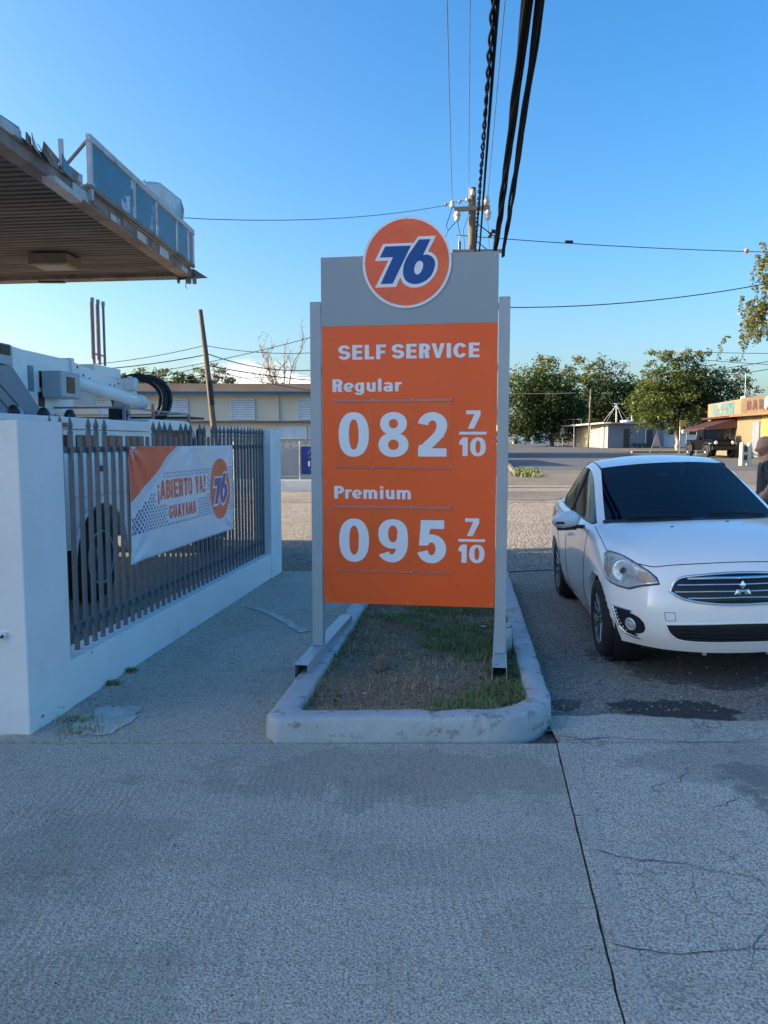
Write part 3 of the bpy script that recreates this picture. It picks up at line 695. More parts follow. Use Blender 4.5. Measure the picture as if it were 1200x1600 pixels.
# square steel feet, open at the near end
def foot(xc, z0, y0, y1):
    b = MB(); w, t = 0.0475, 0.004
    for s in (-1, 1): b.span((xc + s * w - (t if s > 0 else 0), y0, z0 + t), (xc + s * w + (0 if s > 0 else t), y1, z0 + 0.095 - t))
    b.span((xc - w, y0, z0), (xc + w, y1, z0 + t)); b.span((xc - w, y0, z0 + 0.095 - t), (xc + w, y1, z0 + 0.095))
    f = b.build('foot_beam', alu, SG, 0.001)
    b = MB(); b.lathe([(0.0001, 0.0955), (0.009, 0.0956)], (xc - 0.02, y0 + 0.06, z0), n=10); b.build('bolt_hole', black, f)
foot(-0.645, 0.108, -0.50, 0.98)
foot(0.638, 0.108, -0.36, 1.0)
b = MB()
for (x, z) in ((-0.583, 2.878), (0.577, 2.878), (-0.58, 0.545), (0.0, 0.535), (0.576, 0.54), (-0.585, 1.62), (0.575, 1.66), (-0.585, 1.36), (0.572, 1.31)):
    b.lathe([(0.0001, -0.0335), (0.004, -0.033), (0.005, -0.030)], (x, 0, z), 'Y', 8)
s_ = b.build('screw', steel, SG); s_['kind'] = 'stuff'
# round emblem
b = MB(); C0 = (-0.013, 2.8485)
b.prism([(C0[0] + 0.300 * math.cos(2 * math.pi * i / 72), C0[1] + 0.300 * math.sin(2 * math.pi * i / 72)) for i in range(72)], 0.006, lambda x, y, d: sf(x, y, 0.0085 - d))
EM = b.build('emblem_disc', letter_white, SG)
b = MB(); b.prism([(C0[0] + 0.283 * math.cos(2 * math.pi * i / 72), C0[1] + 0.283 * math.sin(2 * math.pi * i / 72)) for i in range(72)], 0.0015, lambda x, y, d: sf(x, y, 0.0100 - d))
b.build('orange_face', logo_orange, EM)
SEV = [(-0.158, 2.956), (0.016, 2.956), (-0.107, 2.711), (-0.189, 2.711), (-0.105, 2.885), (-0.195, 2.885)]
SEVO = [(-0.172, 2.973), (0.035, 2.973), (0.035, 2.960), (-0.085, 2.689), (-0.226, 2.689), (-0.136, 2.863), (-0.228, 2.863)]
SIXO = [(0.064, 3.013), (0.183, 3.013), (0.130, 2.913)] + opn([(0.130, 2.913), (0.161, 2.901), (0.187, 2.871), (0.196, 2.833), (0.188, 2.784), (0.163, 2.742), (0.126, 2.707), (0.083, 2.687), (0.042, 2.681), (0.003, 2.687), (-0.031, 2.707), (-0.050, 2.738), (-0.058, 2.775), (-0.050, 2.835), (-0.015, 2.905)])[1:]
SIX = [(0.069, 2.993), (0.147, 2.993), (0.097, 2.891)] + opn([(0.097, 2.891), (0.130, 2.892), (0.161, 2.874), (0.176, 2.844), (0.173, 2.803), (0.153, 2.758), (0.120, 2.727), (0.081, 2.709), (0.042, 2.704), (0.003, 2.714), (-0.025, 2.738), (-0.037, 2.775), (-0.034, 2.819), (-0.018, 2.867), (0.010, 2.912)])[1:]
HOLE = spline([(0.072, 2.855), (0.092, 2.847), (0.098, 2.822), (0.088, 2.789), (0.068, 2.768), (0.050, 2.768), (0.038, 2.790), (0.042, 2.822), (0.055, 2.845)], sub=3)
def seventysix(frame, parent, lift, thick, white, blue, shear=None):
    b = MB(); b.prism(SEVO, thick, lambda x, y, d: frame(x, y, lift + thick - d)); b.prism(SIXO, thick, lambda x, y, d: frame(x, y, lift + thick + 0.0002 - d))
    w = b.build('numeral_border', white, parent)
    b = MB(); b.prism(SEV, thick, lambda x, y, d: frame(x, y, lift + 2 * thick + 0.0002 - d)); b.prism(SIX, thick, lambda x, y, d: frame(x, y, lift + 2 * thick + 0.0004 - d), holes=[HOLE])
    b.build('numerals', blue, parent)
seventysix(sf, EM, 0.0102, 0.0008, letter_white, logo_blue)
b = MB()
for a in (0, 90, 180, 270): b.lathe([(0.0001, -0.0405), (0.004, -0.040), (0.005, -0.038)], (C0[0] + 0.2915 * math.cos(R(a)), 0, C0[1] + 0.2915 * math.sin(R(a))), 'Y', 8)
e_ = b.build('emblem_rivet', steel, EM); e_['kind'] = 'stuff'
# words and prices
for txt, nm, x0, x1, z0, h, tr in (('SELF', 'self_lettering', -0.486, -0.153, 2.213, 0.098, 0.05), ('SERVICE', 'service_lettering', -0.115, 0.480, 2.215, 0.097, 0.05), ('Regular', 'regular_lettering', -0.534, -0.046, 1.995, 0.087, 0.03), ('Premium', 'premium_lettering', -0.526, 0.028, 1.259, 0.088, 0.03)):
    b = lettering(txt, x0, z0, h, x1 - x0, sf, 0.0003, 0.0007, MB(), track=tr); b.build(nm, letter_white, SG)
rail_mat = material('clear_rail_over_orange', (0.62, 0.18, 0.13), 0.18, var=0.08)
card_mat = material('orange_price_card', (0.93, 0.118, 0.016), 0.28, var=0.05)
for digits, zt, zb, dt, db_ in ((('0', '8', '2'), 1.947, 1.478, 1.853, 1.553), (('0', '9', '5'), 1.216, 0.753, 1.117, 0.819)):
    for k, c in enumerate(digits):
        x0 = -0.514 + k * 0.2705
        card = sbox('price_card', x0 + 0.0015, x0 + 0.269, zb + 0.008, zt - 0.012, 0.0003, 0.0022, card_mat)
        xd = (-0.488, -0.209, 0.064)[k]; wd = (0.217, 0.213, 0.205)[k]
        b = lettering(c, xd - 0.005, db_, dt - db_, wd * 1.05, sf, 0.0023, 0.0006, MB()); b.build('digit_' + {'0': 'zero', '8': 'eight', '2': 'two', '9': 'nine', '5': 'five'}[c], letter_white, card)
    for z, hh in ((zt - 0.012, 0.022), (zb, 0.013)):
        r_ = sbox('card_rail', -0.519, 0.299, z - hh / 2, z + hh / 2, 0.0025, 0.009, rail_mat, bevel=0.002)
        b = MB()
        for k in range(4): b.lathe([(0.0001, -0.0435), (0.0045, -0.043), (0.0055, -0.039)], (-0.510 + k * 0.2675, 0, z + hh * 0.25), 'Y', 8)
        q_ = b.build('rail_screw', steel, r_); q_['kind'] = 'stuff'
    b = MB(); zz = 0.0 if zt > 1.5 else -0.729
    lettering('7', 0.388, 1.741 + zz, 0.122, 0.103, sf, 0.0003, 0.0007, b); lettering('1', 0.346, 1.557 + zz, 0.124, 0.066, sf, 0.0003, 0.0007, b); lettering('0', 0.418, 1.557 + zz, 0.124, 0.112, sf, 0.0003, 0.0007, b)
    b.prism([(0.347, 1.702 + zz), (0.529, 1.702 + zz), (0.529, 1.720 + zz), (0.347, 1.720 + zz)], 0.0007, lambda x, y, d: sf(x, y, 0.001 - d))
    b.build('fraction_lettering', letter_white, SG)

# ================================================================ FENCE with white wall
FN = empty('picket_fence', (-1.945, 4.66, 0), -0.1248, 'grey steel picket fence standing on a low white wall between two white pillars', 'fence')
b = MB()
b.span((-0.19, -0.001, -0.03), (0.0, 4.62, 0.30)); b.build('low_wall', white_paint, FN, 0.006)
b = MB(); b.span((-0.30, 0.0, -0.03), (-0.192, 4.62, 0.10)); b.build('footing', concrete_walk, FN, 0.01)
for y0, y1, z1 in ((-0.46, -0.002, 1.772), (4.622, 5.09, 1.80)):
    b = MB(); b.span((-0.205, y0, -0.03), (0.008, y1, z1)); pl = b.build('pillar', white_paint, FN, 0.008)
    if y0 < 0:
        for x, z in ((-0.165, 1.46), (-0.13, 0.575)):
            b = MB(); b.span((x - 0.022, y0 - 0.016, z - 0.018), (x + 0.022, y0 - 0.001, z + 0.018)); b.tube([(x, y0 - 0.018, z + 0.01), (x, y0 - 0.03, z), (x - 0.03, y0 - 0.03, z - 0.03)], 0.006, 6); b.build('conduit_clip', white_paint, pl, 0.002)
            b = MB(); b.lathe([(0.0001, y0 - 0.033), (0.007, y0 - 0.0325), (0.008, y0 - 0.0165)], (x + 0.006, 0, z - 0.004), 'Y', 8); b.build('clip_hole', black, pl)
chip_mat = material('bare_render_chip', (0.30, 0.27, 0.23), 0.9, var=.2, vscale=40)
_r = random.Random(77)
for k in range(26):
    if k < 9: o_, ax_ = Vector((-.203 + .02 * _r.random(), -.4615, _r.uniform(.02, 1.0))), 0
    elif k < 13: o_, ax_ = Vector((.0095, _r.uniform(-.44, -.02), _r.uniform(0.0, .08))), 1
    else: o_, ax_ = Vector((.0015, _r.uniform(.05, 4.5), _r.choice([_r.uniform(0, .03), .29 + _r.uniform(-.01, .006)]))), 1
    r0 = _r.uniform(.003, .009); b = MB(); P = []
    for q in range(9):
        t = 6.283 * q / 9; rr = r0 * _r.uniform(.5, 1.4); P.append(o_ + (Vector((rr * math.cos(t), 0, rr * 1.5 * math.sin(t))) if ax_ == 0 else Vector((0, rr * 1.8 * math.cos(t), rr * math.sin(t)))))
    b.add(P, [tuple(range(9))]); q_ = b.build('paint_chip', chip_mat, FN)
NP = 41; sp = 4.58 / (NP - 1)
def picket_mesh(tip):
    b = MB(); w = 0.010
    b.span((-w, -.017, 0), (w, .017, 1.415 if tip else 1.40))
    if tip:
        b.lathe([(0.0001, 1.53), (0.006, 1.51), (0.021, 1.465), (0.019, 1.452), (0.010, 1.435), (0.020, 1.425), (0.020, 1.415)], n=4)
    return b
first = {}
for i in range(NP):
    tip = i not in (3, 7, 8, 9, 10, 11, 12, 17, 21, 24)
    yy = 0.02 + i * sp
    if tip not in first: first[tip] = o = picket_mesh(tip).build('picket', fence_grey, FN, 0.0015)
    else: o = clone(first[tip])
    o.location = (-0.088 + random.uniform(-.002, .002), yy, 0.295 + random.uniform(-0.006, 0.006)); o.rotation_euler = (random.uniform(-.004, .004), 0, 0)
for z in (0.45, 1.60):
    b = MB(); b.span((-0.122, 0.0, z - 0.02), (-0.099, 4.62, z + 0.02)); b.build('fence_rail', fence_grey, FN)

# banner
BN = empty('banner', (-1.945, 4.66, 0), -0.1248, 'white vinyl banner with orange corner and 76 emblem tied to the picket fence', 'banner')
bz0, bz1, by0, by1 = 0.745, 1.618, 1.018, 3.378
def wav(y, z):
    u = (y - by0) / (by1 - by0); v = (z - bz0) / (bz1 - bz0)
    a = 0.010 * nz3(y, z, 0, 2.2) + 0.004 * nz3(y, z, 5, 7)
    for (cy, cz) in ((0.0, 1.0), (1.0, 1.0), (0.55, 1.0), (0.0, 0.0), (1.0, 0.0)):     # creases running from the tied corners
        du, dv = (u - cy) * 2.7, v - cz; r = math.hypot(du, dv); t = math.atan2(dv, du)
        a += 0.010 * math.exp(-r * 3.0) * math.sin(t * 9 + cy * 4) * min(1, r * 8)
    a -= 0.012 * (1 - v) * math.exp(-u * 9) * 1.0
    return 0.012 + a
def bf(y, z, d):
    e = 0.0
    u = (y - by0) / (by1 - by0); zz = z
    if u < 0.12: zz = z - 0.012 * (1 - (z - bz0) / (bz1 - bz0)) * (0.12 - u) / 0.12
    return (-0.069 + wav(y, z) + 0.0 + d, y, zz)
def conform(name, polys, mat_, d, parent, cuts=0.04):
    """flat print draped on the cloth: polygons cut into small faces that follow its folds"""
    bm = bmesh.new()
    for poly, holes in polys:
        loops = [[Vector((p[0], p[1], 0)) for p in poly]] + [[Vector((p[0], p[1], 0)) for p in h] for h in holes]
        flat = [p for lp in loops for p in lp]; vv = [bm.verts.new(p) for p in flat]
        for t in tessellate_polygon(loops):
            try: bm.faces.new([vv[i] for i in t])
            except ValueError: pass
    for _ in range(5):
        es = [e for e in bm.edges if e.calc_length() > cuts]
        if not es: break
        bmesh.ops.subdivide_edges(bm, edges=es, cuts=1); bmesh.ops.triangulate(bm, faces=bm.faces)
    for v in bm.verts: v.co = Vector(bf(v.co.x, v.co.y, d))
    for f in bm.faces: f.smooth = True
    me = bpy.data.meshes.new(name); bm.to_mesh(me); bm.free(); me.materials.append(mat_)
    o = bpy.data.objects.new(name, me); COL.objects.link(o); o.parent = parent
    return o
vinyl = material('white_banner_vinyl', (0.74, 0.74, 0.78), 0.32, var=0.03)
vin_o = material('orange_banner_print', (0.88, 0.11, 0.05), 0.32, var=0.05)
vin_b = material('blue_banner_print', (0.05, 0.13, 0.30), 0.35, var=0.05)
vin_n = material('navy_banner_print', (0.01, 0.045, 0.26), 0.35, var=0.03)
vin_g = material('pale_banner_print', (0.62, 0.63, 0.70), 0.32, var=0.03)
b = MB(); b.sheet(lambda u, v: bf(by0 + (by1 - by0) * u, bz0 + (bz1 - bz0) * v, 0), 120, 48)
cloth = b.build('banner_cloth', vinyl, BN, fix=False)
sol = cloth.modifiers.new('thickness', 'SOLIDIFY'); sol.thickness = 0.0012; sol.offset = -1
A_ = opn([(1.93, bz1 - .001), (1.70, 1.535), (1.50, 1.42), (1.34, 1.345), (1.18, 1.275), (by0 + .001, 1.205)], 5)
conform('orange_corner', [([(by0 + .001, bz1 - .001)] + A_, [])], vin_o, 0.0012, BN)
C_ = opn([(2.10, bz1 - .001), (1.86, 1.555), (1.64, 1.44), (1.46, 1.335), (1.28, 1.235), (by0 + .001, 1.10)], 5)
conform('pale_swoosh', [(A_ + C_[::-1], [])], vin_g, 0.0010, BN)
edge_z = lambda y: [(c, d) for c, d in C_][min(range(len(C_)), key=lambda i: abs(C_[i][0] - y))][1]
OVC, OVR = (2.985, 1.19), (0.288, 0.300)
def txt_polys(text, y0, z0, h, w, track=0.03, grow=0.0):
    mbx = MB(); out = []; tot = 0
    for c in text:
        wd, g = glyph(c)
        for part in g: out.append((tot, part))
        tot += wd + track
    sx = w / (tot - track); res = []
    for ox, part in out:
        T = lambda p: (y0 + (ox + p[0]) * sx, z0 + p[1] * h)
        if part[0] == 'p': res.append(([T(p) for p in part[1]], [[T(p) for p in hh] for hh in part[2]]))
        elif part[0] == 'r': res.append(([T(p) for p in part[1]], [[T(p) for p in part[2]]]))
        else:
            P = part[1]; n = len(P); A = []; B = []
            for i, p in enumerate(P):
                a, c = P[max(0, i - 1)], P[min(n - 1, i + 1)]; dx, dy = c[0] - a[0], c[1] - a[1]; L = math.hypot(dx, dy) or 1
                nx, ny = -dy / L, dx / L; A.append(T((p[0] + nx * part[2] / 2, p[1] + ny * part[3] / 2))); B.append(T((p[0] - nx * part[2] / 2, p[1] - ny * part[3] / 2)))
            res.append((A + B[::-1], []))
    return res
TX = [('\u00a1ABIERTO YA!', 1.475, 1.185, 0.155, 1.115), ('GUAYAMA', 1.715, 1.012, 0.112, 0.60)]
dots = []
rowz, r_i = 1.395, 0
while rowz > 0.955:
    yy = by0 + 0.03 + (0.027 if r_i % 2 else 0)
    while yy < by1 - 0.02:
        zz = rowz; ok = True
        if yy < 2.12 and zz > edge_z(yy) - 0.035: ok = False
        if ((yy - OVC[0]) / (OVR[0] + 0.03)) ** 2 + ((zz - OVC[1]) / (OVR[1] + 0.03)) ** 2 < 1: ok = False
        for (_, ty, tz, th, tw) in TX:
            if ty - 0.035 < yy < ty + tw + 0.03 and tz - 0.025 - (0.02 if ty < 1.5 else 0) < zz < tz + th + 0.02: ok = False
        if ok:
            rr = 0.0105 if zz < 1.33 else 0.009
            rr *= 1.0 + 0.5 * sstep(1.5, 1.0, yy)
            dots.append(([(yy + rr * 1.25 * math.cos(2 * math.pi * i / 7), zz + rr * math.sin(2 * math.pi * i / 7)) for i in range(7)], []))
        yy += 0.054
    rowz -= 0.0265; r_i += 1
dd = conform('dot_pattern', dots, vin_b, 0.0010, BN, 1.0); dd['kind'] = 'stuff'
conform('greeting_lettering', txt_polys(*TX[0]), vin_o, 0.0016, BN)
conform('town_lettering', txt_polys(*TX[1]), vin_o, 0.0016, BN)
ell = lambda k, n=56: [(OVC[0] + OVR[0] * k * math.cos(2 * math.pi * i / n), OVC[1] + OVR[1] * k * math.sin(2 * math.pi * i / n)) for i in range(n)]
be = conform('banner_emblem', [(ell(1.05), [])], vinyl, 0.0016, BN)
conform('emblem_face', [(ell(1.0), [])], vin_o, 0.0024, be)
K = lambda P: [(OVC[0] + (p[0] - C0[0]) * 1.08 + 0.006, OVC[1] + (p[1] - C0[1]) * 1.02) for p in P]
conform('emblem_numeral_border', [(K(SEVO), []), (K(SIXO), [])], vinyl, 0.0034, be)
conform('emblem_numerals', [(K(SEV), []), (K(SIX), [K(HOLE)])], vin_n, 0.0048, be)
tie = material('white_cable_tie', (0.7, 0.7, 0.7), 0.5)
for y, z in ((by0 + 0.02, bz1 - 0.02), (by1 - 0.02, bz1 - 0.02), (2.3, bz1 - 0.02), (by0 + 0.02, bz0 + 0.015), (by1 - 0.02, bz0 + 0.02)):
    b = MB(); b.tube([(-0.045, y, z), (-0.06, y + 0.02, z + 0.015), (-0.11, y + 0.01, z + 0.01)], 0.002, 5); b.tube([(-0.045, y, z), (-0.04, y - 0.01, z - 0.035)], 0.002, 5); b.build('cable_tie', tie, BN)
# ================================================================ WHITE SALOON CAR
def car_paint(name, col):
    m = material(name, col, 0.22, var=0.0, spec=0.5, coat=0.9)
    return m
car_white = car_paint('car_white_enamel', (0.90, 0.885, 0.86))
def glass_mat(name, tint, alpha, rough=0.02):
    m = bpy.data.materials.new(name); m.use_nodes = True
    p = m.node_tree.nodes['Principled BSDF']
    p.inputs['Base Color'].default_value = (*tint, 1); p.inputs['Roughness'].default_value = rough
    p.inputs['Alpha'].default_value = alpha; p.inputs['Specular IOR Level'].default_value = 0.35
    MATS[name] = m; return m
wind_glass = glass_mat('tinted_windscreen', (0.003, 0.006, 0.014), 0.84)
side_glass = glass_mat('tinted_side_glass', (0.003, 0.004, 0.006), 0.985); side_glass.node_tree.nodes['Principled BSDF'].inputs['Specular IOR Level'].default_value = 0.14
lens_glass = glass_mat('headlight_lens', (0.70, 0.76, 0.80), 0.16, 0.03)
reflector = material('lamp_reflector', (0.80, 0.82, 0.84), 0.25, 0.6, var=0.3, vscale=40)
amber = material('amber_lens', (0.50, 0.27, 0.18), 0.2, var=0.2, vscale=50)
dark_lamp = material('dark_bulb_glass', (.05, .06, .07), .05, .3, var=0)
trim_black = material('glossy_black_trim', (0.010, 0.010, 0.012), 0.25, var=0.0)
seat_fab = material('dark_seat_cloth', (0.045, 0.047, 0.055), 0.9, var=0.2, vscale=15)
alloy_dark = material('dark_alloy', (0.10, 0.10, 0.11), 0.3, 0.8, var=0.1)
alloy_cut = material('machined_alloy', (0.5, 0.5, 0.52), 0.22, 0.9, var=0.1)

CAR = empty('parked_car', (2.585, 6.92, 0.044), 0, 'white four-door saloon car parked on the asphalt right of the kerb island', 'car')
CAR.rotation_euler = (0, R(-1.7), math.atan2(0.0995, -0.995) - R(90) )
CAR.rotation_euler[2] = math.pi - math.atan(0.0925)
CAR.rotation_mode = 'XYZ'
CAR.rotation_euler[1] = R(2.6)
def S4(y, w=1.0, z1=.315, lo=.19):
    return [(.775 * w, y, lo), (.822 * w, y, z1), (.842 * w, y, .50), (.835 * w, y, .70)]
ROWS = [
 # side s0..s3, then top t0 shoulder, t1 belt, t2 outer rail, t3 inner rail, t4, t5 centre
 [(.69,1.52,.20),(.735,1.55,.315),(.755,1.56,.47),(.74,1.53,.63)] + [(.70,1.47,.745),(.62,1.60,.775),(.52,1.68,.79),(.40,1.735,.805),(.20,1.785,.815),(0,1.80,.82)],
 [(.765,1.40,.19),(.812,1.42,.315),(.828,1.42,.50),(.805,1.40,.68)] + [(.745,1.34,.825),(.67,1.38,.865),(.56,1.43,.885),(.42,1.46,.90),(.21,1.49,.912),(0,1.50,.915)],
 S4(1.12) + [(.785,1.12,.880),(.705,1.15,.915),(.60,1.18,.935),(.46,1.21,.95),(.23,1.24,.962),(0,1.25,.965)],
 S4(.86) + [(.80,.87,.910),(.735,.88,.945),(.675,.90,.958),(.52,.98,.975),(.25,1.03,.99),(0,1.045,.994)],
 S4(.58) + [(.808,.66,.928),(.757,.66,.956),(.722,.68,.970),(.672,.735,.985),(.34,.885,1.003),(0,.925,1.008)],
 S4(.30) + [(.812,.32,.937),(.770,.32,.962),(.665,.30,1.165),(.612,.325,1.190),(.32,.42,1.212),(0,.455,1.220)],
 S4(.0) + [(.815,-.02,.942),(.775,-.02,.967),(.600,-.10,1.355),(.545,-.085,1.398),(.28,-.035,1.425),(0,-.02,1.430)],
 S4(-.35) + [(.818,-.38,.950),(.775,-.38,.975),(.588,-.42,1.405),(.525,-.42,1.452),(.27,-.42,1.486),(0,-.42,1.492)],
 S4(-.75) + [(.818,-.80,.962),(.770,-.80,.987),(.575,-.82,1.385),(.512,-.82,1.440),(.265,-.82,1.478),(0,-.82,1.485)],
 S4(-1.12) + [(.815,-1.12,.975),(.755,-1.15,1.01),(.565,-1.10,1.315),(.495,-1.12,1.385),(.26,-1.12,1.43),(0,-1.12,1.438)],
 S4(-1.45) + [(.80,-1.45,.985),(.715,-1.48,1.03),(.62,-1.48,1.06),(.53,-1.53,1.08),(.27,-1.57,1.09),(0,-1.58,1.093)],
 S4(-1.72,.97) + [(.765,-1.75,.965),(.69,-1.78,1.02),(.59,-1.80,1.045),(.48,-1.82,1.06),(.24,-1.85,1.07),(0,-1.86,1.073)],
 [(.68,-1.93,.22),(.72,-1.96,.33),(.735,-1.96,.5),(.715,-1.94,.72)] + [(.68,-1.92,.90),(.60,-1.97,.96),(.52,-2.0,.985),(.40,-2.02,1.0),(.20,-2.04,1.01),(0,-2.05,1.012)],
]
FRONT = {3: [(.61,1.72,.645),(.52,1.78,.65),(.40,1.83,.655),(.20,1.875,.66),(0,1.885,.66)],
         2: [(.64,1.75,.47),(.54,1.82,.47),(.40,1.865,.47),(.20,1.905,.47),(0,1.915,.47)],
         1: [(.62,1.74,.31),(.52,1.81,.305),(.39,1.855,.30),(.20,1.895,.295),(0,1.905,.295)],
         0: [(.58,1.67,.20),(.49,1.735,.195),(.37,1.785,.19),(.19,1.825,.185),(0,1.835,.185)]}
REAR = {3: [(.58,-2.03,.72),(.50,-2.07,.72),(.38,-2.09,.72),(.19,-2.11,.72),(0,-2.115,.72)],
        2: [(.60,-2.06,.5),(.50,-2.10,.5),(.38,-2.12,.5),(.19,-2.14,.5),(0,-2.145,.5)],
        1: [(.59,-2.05,.33),(.50,-2.09,.33),(.38,-2.11,.33),(.19,-2.13,.33),(0,-2.135,.33)],
        0: [(.55,-1.99,.22),(.47,-2.03,.22),(.36,-2.05,.22),(.18,-2.07,.22),(0,-2.075,.22)]}
def body_cage():
    vs, idx, fs, ms, cr = [], {}, [], [], {}
    def vid(key, p, side):
        if abs(p[0]) < 1e-6: key = (key, 0); q = (0, p[1], p[2])
        else: key = (key, side); q = (p[0] * side, p[1], p[2])
        if key not in idx: idx[key] = len(vs); vs.append(q)
        return idx[key]
    NR = len(ROWS)
    for side in (1, -1):
        g = [[vid(('r', i, j), ROWS[i][j], side) for j in range(10)] for i in range(NR)]
        def quad(a, b, c, d, m=0):
            fs.append((a, b, c, d) if side > 0 else (d, c, b, a)); ms.append(m)
        for i in range(NR - 1):
            for j in range(9):
                m = 0
                if j >= 7 and i in (4, 5): m = 1
                if j == 5 and i in (4, 5, 6, 7, 8): m = 2
                if j >= 7 and i == 9: m = 3
                quad(g[i][j], g[i][j + 1], g[i + 1][j + 1], g[i + 1][j], m)
        for nm, tab, ri in (('f', FRONT, 0), ('b', REAR, NR - 1)):
            F = []
            for h in range(5):
                row = [g[ri][h]] if h < 4 else None
                if h < 4: row += [vid((nm, h, k), tab[h][k], side) for k in range(5)]
                else: row = [g[ri][4 + k] for k in range(6)]
                F.append(row)
            for h in range(4):
                for k in range(5):
                    q = (F[h][k], F[h][k + 1], F[h + 1][k + 1], F[h + 1][k])
                    if nm == 'b': q = q[::-1]
                    quad(*q)
        for (i0, j0, i1, j1, w) in [(i, 4, i + 1, 4, .25) for i in range(2, 11)] + [(i, 5, i + 1, 5, .75) for i in range(4, 9)] + [(i, 6, i + 1, 6, .7) for i in range(4, 9)] + [(i, 7, i + 1, 7, .7) for i in range(4, 10)] + \
            [(4, j, 4, j + 1, .8) for j in range(5, 9)] + [(6, j, 6, j + 1, .75) for j in range(7, 9)] + [(9, j, 9, j + 1, .7) for j in range(7, 9)] + [(10, j, 10, j + 1, .8) for j in range(7, 9)] + [(9, 5, 9, 6, .8)] + [(i, 3, i + 1, 3, .25) for i in range(1, 11)] + \
            [(12, j, 12, j + 1, .4) for j in range(4, 9)]:
            cr[(g[i0][j0], g[i1][j1])] = w
    return vs, fs, ms, cr
def evaluate(vs, fs, ms, cr, levels):
    me = bpy.data.meshes.new('cage'); me.from_pydata(vs, [], fs)
    for k in range(4): me.materials.append(car_white if k == 0 else bpy.data.materials.new('tmp'))
    me.polygons.foreach_set('material_index', ms)
    at = me.attributes.new('crease_edge', 'FLOAT', 'EDGE')
    look = {tuple(sorted(k)): v for k, v in cr.items()}
    for e in me.edges: at.data[e.index].value = look.get(tuple(sorted(e.vertices)), 0.0)
    o = bpy.data.objects.new('cage', me); COL.objects.link(o)
    s = o.modifiers.new('s', 'SUBSURF'); s.levels = levels; s.render_levels = levels
    dg = bpy.context.evaluated_depsgraph_get(); ev = o.evaluated_get(dg); em = bpy.data.meshes.new_from_object(ev)
    bpy.data.objects.remove(o); return em
em = evaluate(*body_cage(), 3)
FULL_BVH = BVHTree.FromPolygons([v.co.copy() for v in em.vertices], [tuple(p.vertices) for p in em.polygons])
ARCH_F, ARCH_R, WR = 1.155, -1.20, 0.297
def split(em, idx, name, mat_, parent, cut=False, push=0.0, solid=0.004):
    bm = bmesh.new(); bm.from_mesh(em)
    bmesh.ops.delete(bm, geom=[f for f in bm.faces if f.material_index != idx], context='FACES')
    lip = []
    if cut:
        for cy in (ARCH_F, ARCH_R):
            rad, cz = 0.332, 0.310
            def ins(v): return abs(v.co.x) > 0.55 and (v.co.y - cy) ** 2 + (max(0, v.co.z - cz) if v.co.z > cz else 0) ** 2 < rad * rad and v.co.z < cz + rad
            kill = [f for f in bm.faces if all(ins(v) for v in f.verts)]
            bmesh.ops.delete(bm, geom=kill, context='FACES')
            for v in bm.verts:
                if ins(v) and v.is_boundary:
                    dy, dz = v.co.y - cy, v.co.z - cz
                    if dz > 0: L = math.hypot(dy, dz) or 1; v.co.y = cy + dy / L * rad; v.co.z = cz + dz / L * rad
                    else: v.co.y = cy + math.copysign(rad, dy)
    for f in bm.faces: f.material_index = 0; f.smooth = True
    if cut:
        for cy in (ARCH_F, ARCH_R):
            es = [e for e in bm.edges if e.is_boundary and all(abs(v.co.x) > 0.6 and (v.co.y - cy) ** 2 + max(0, v.co.z - .310) ** 2 < .339 ** 2 and v.co.z > 0.16 for v in e.verts)]
            r = bmesh.ops.extrude_edge_only(bm, edges=es)
            for v in [x for x in r['geom'] if isinstance(x, bmesh.types.BMVert)]:
                v.co.x -= math.copysign(0.05, v.co.x)
    if push:
        bm.normal_update()
        for v in bm.verts: v.co -= v.normal * push
    me = bpy.data.meshes.new(name); bm.to_mesh(me); bm.free(); me.materials.clear(); me.materials.append(mat_)
    o = bpy.data.objects.new(name, me); COL.objects.link(o); o.parent = parent
    return o
bmn = bmesh.new(); bmn.from_mesh(em); bmesh.ops.recalc_face_normals(bmn, faces=bmn.faces); bmn.to_mesh(em); bmn.free()
BODY = split(em, 0, 'body', car_white, CAR, cut=True)
WS = split(em, 1, 'windscreen', wind_glass, CAR, push=0.004)
SG_ = split(em, 2, 'side_window', side_glass, CAR, push=0.004)
RG = split(em, 3, 'rear_window', side_glass, CAR, push=0.004)
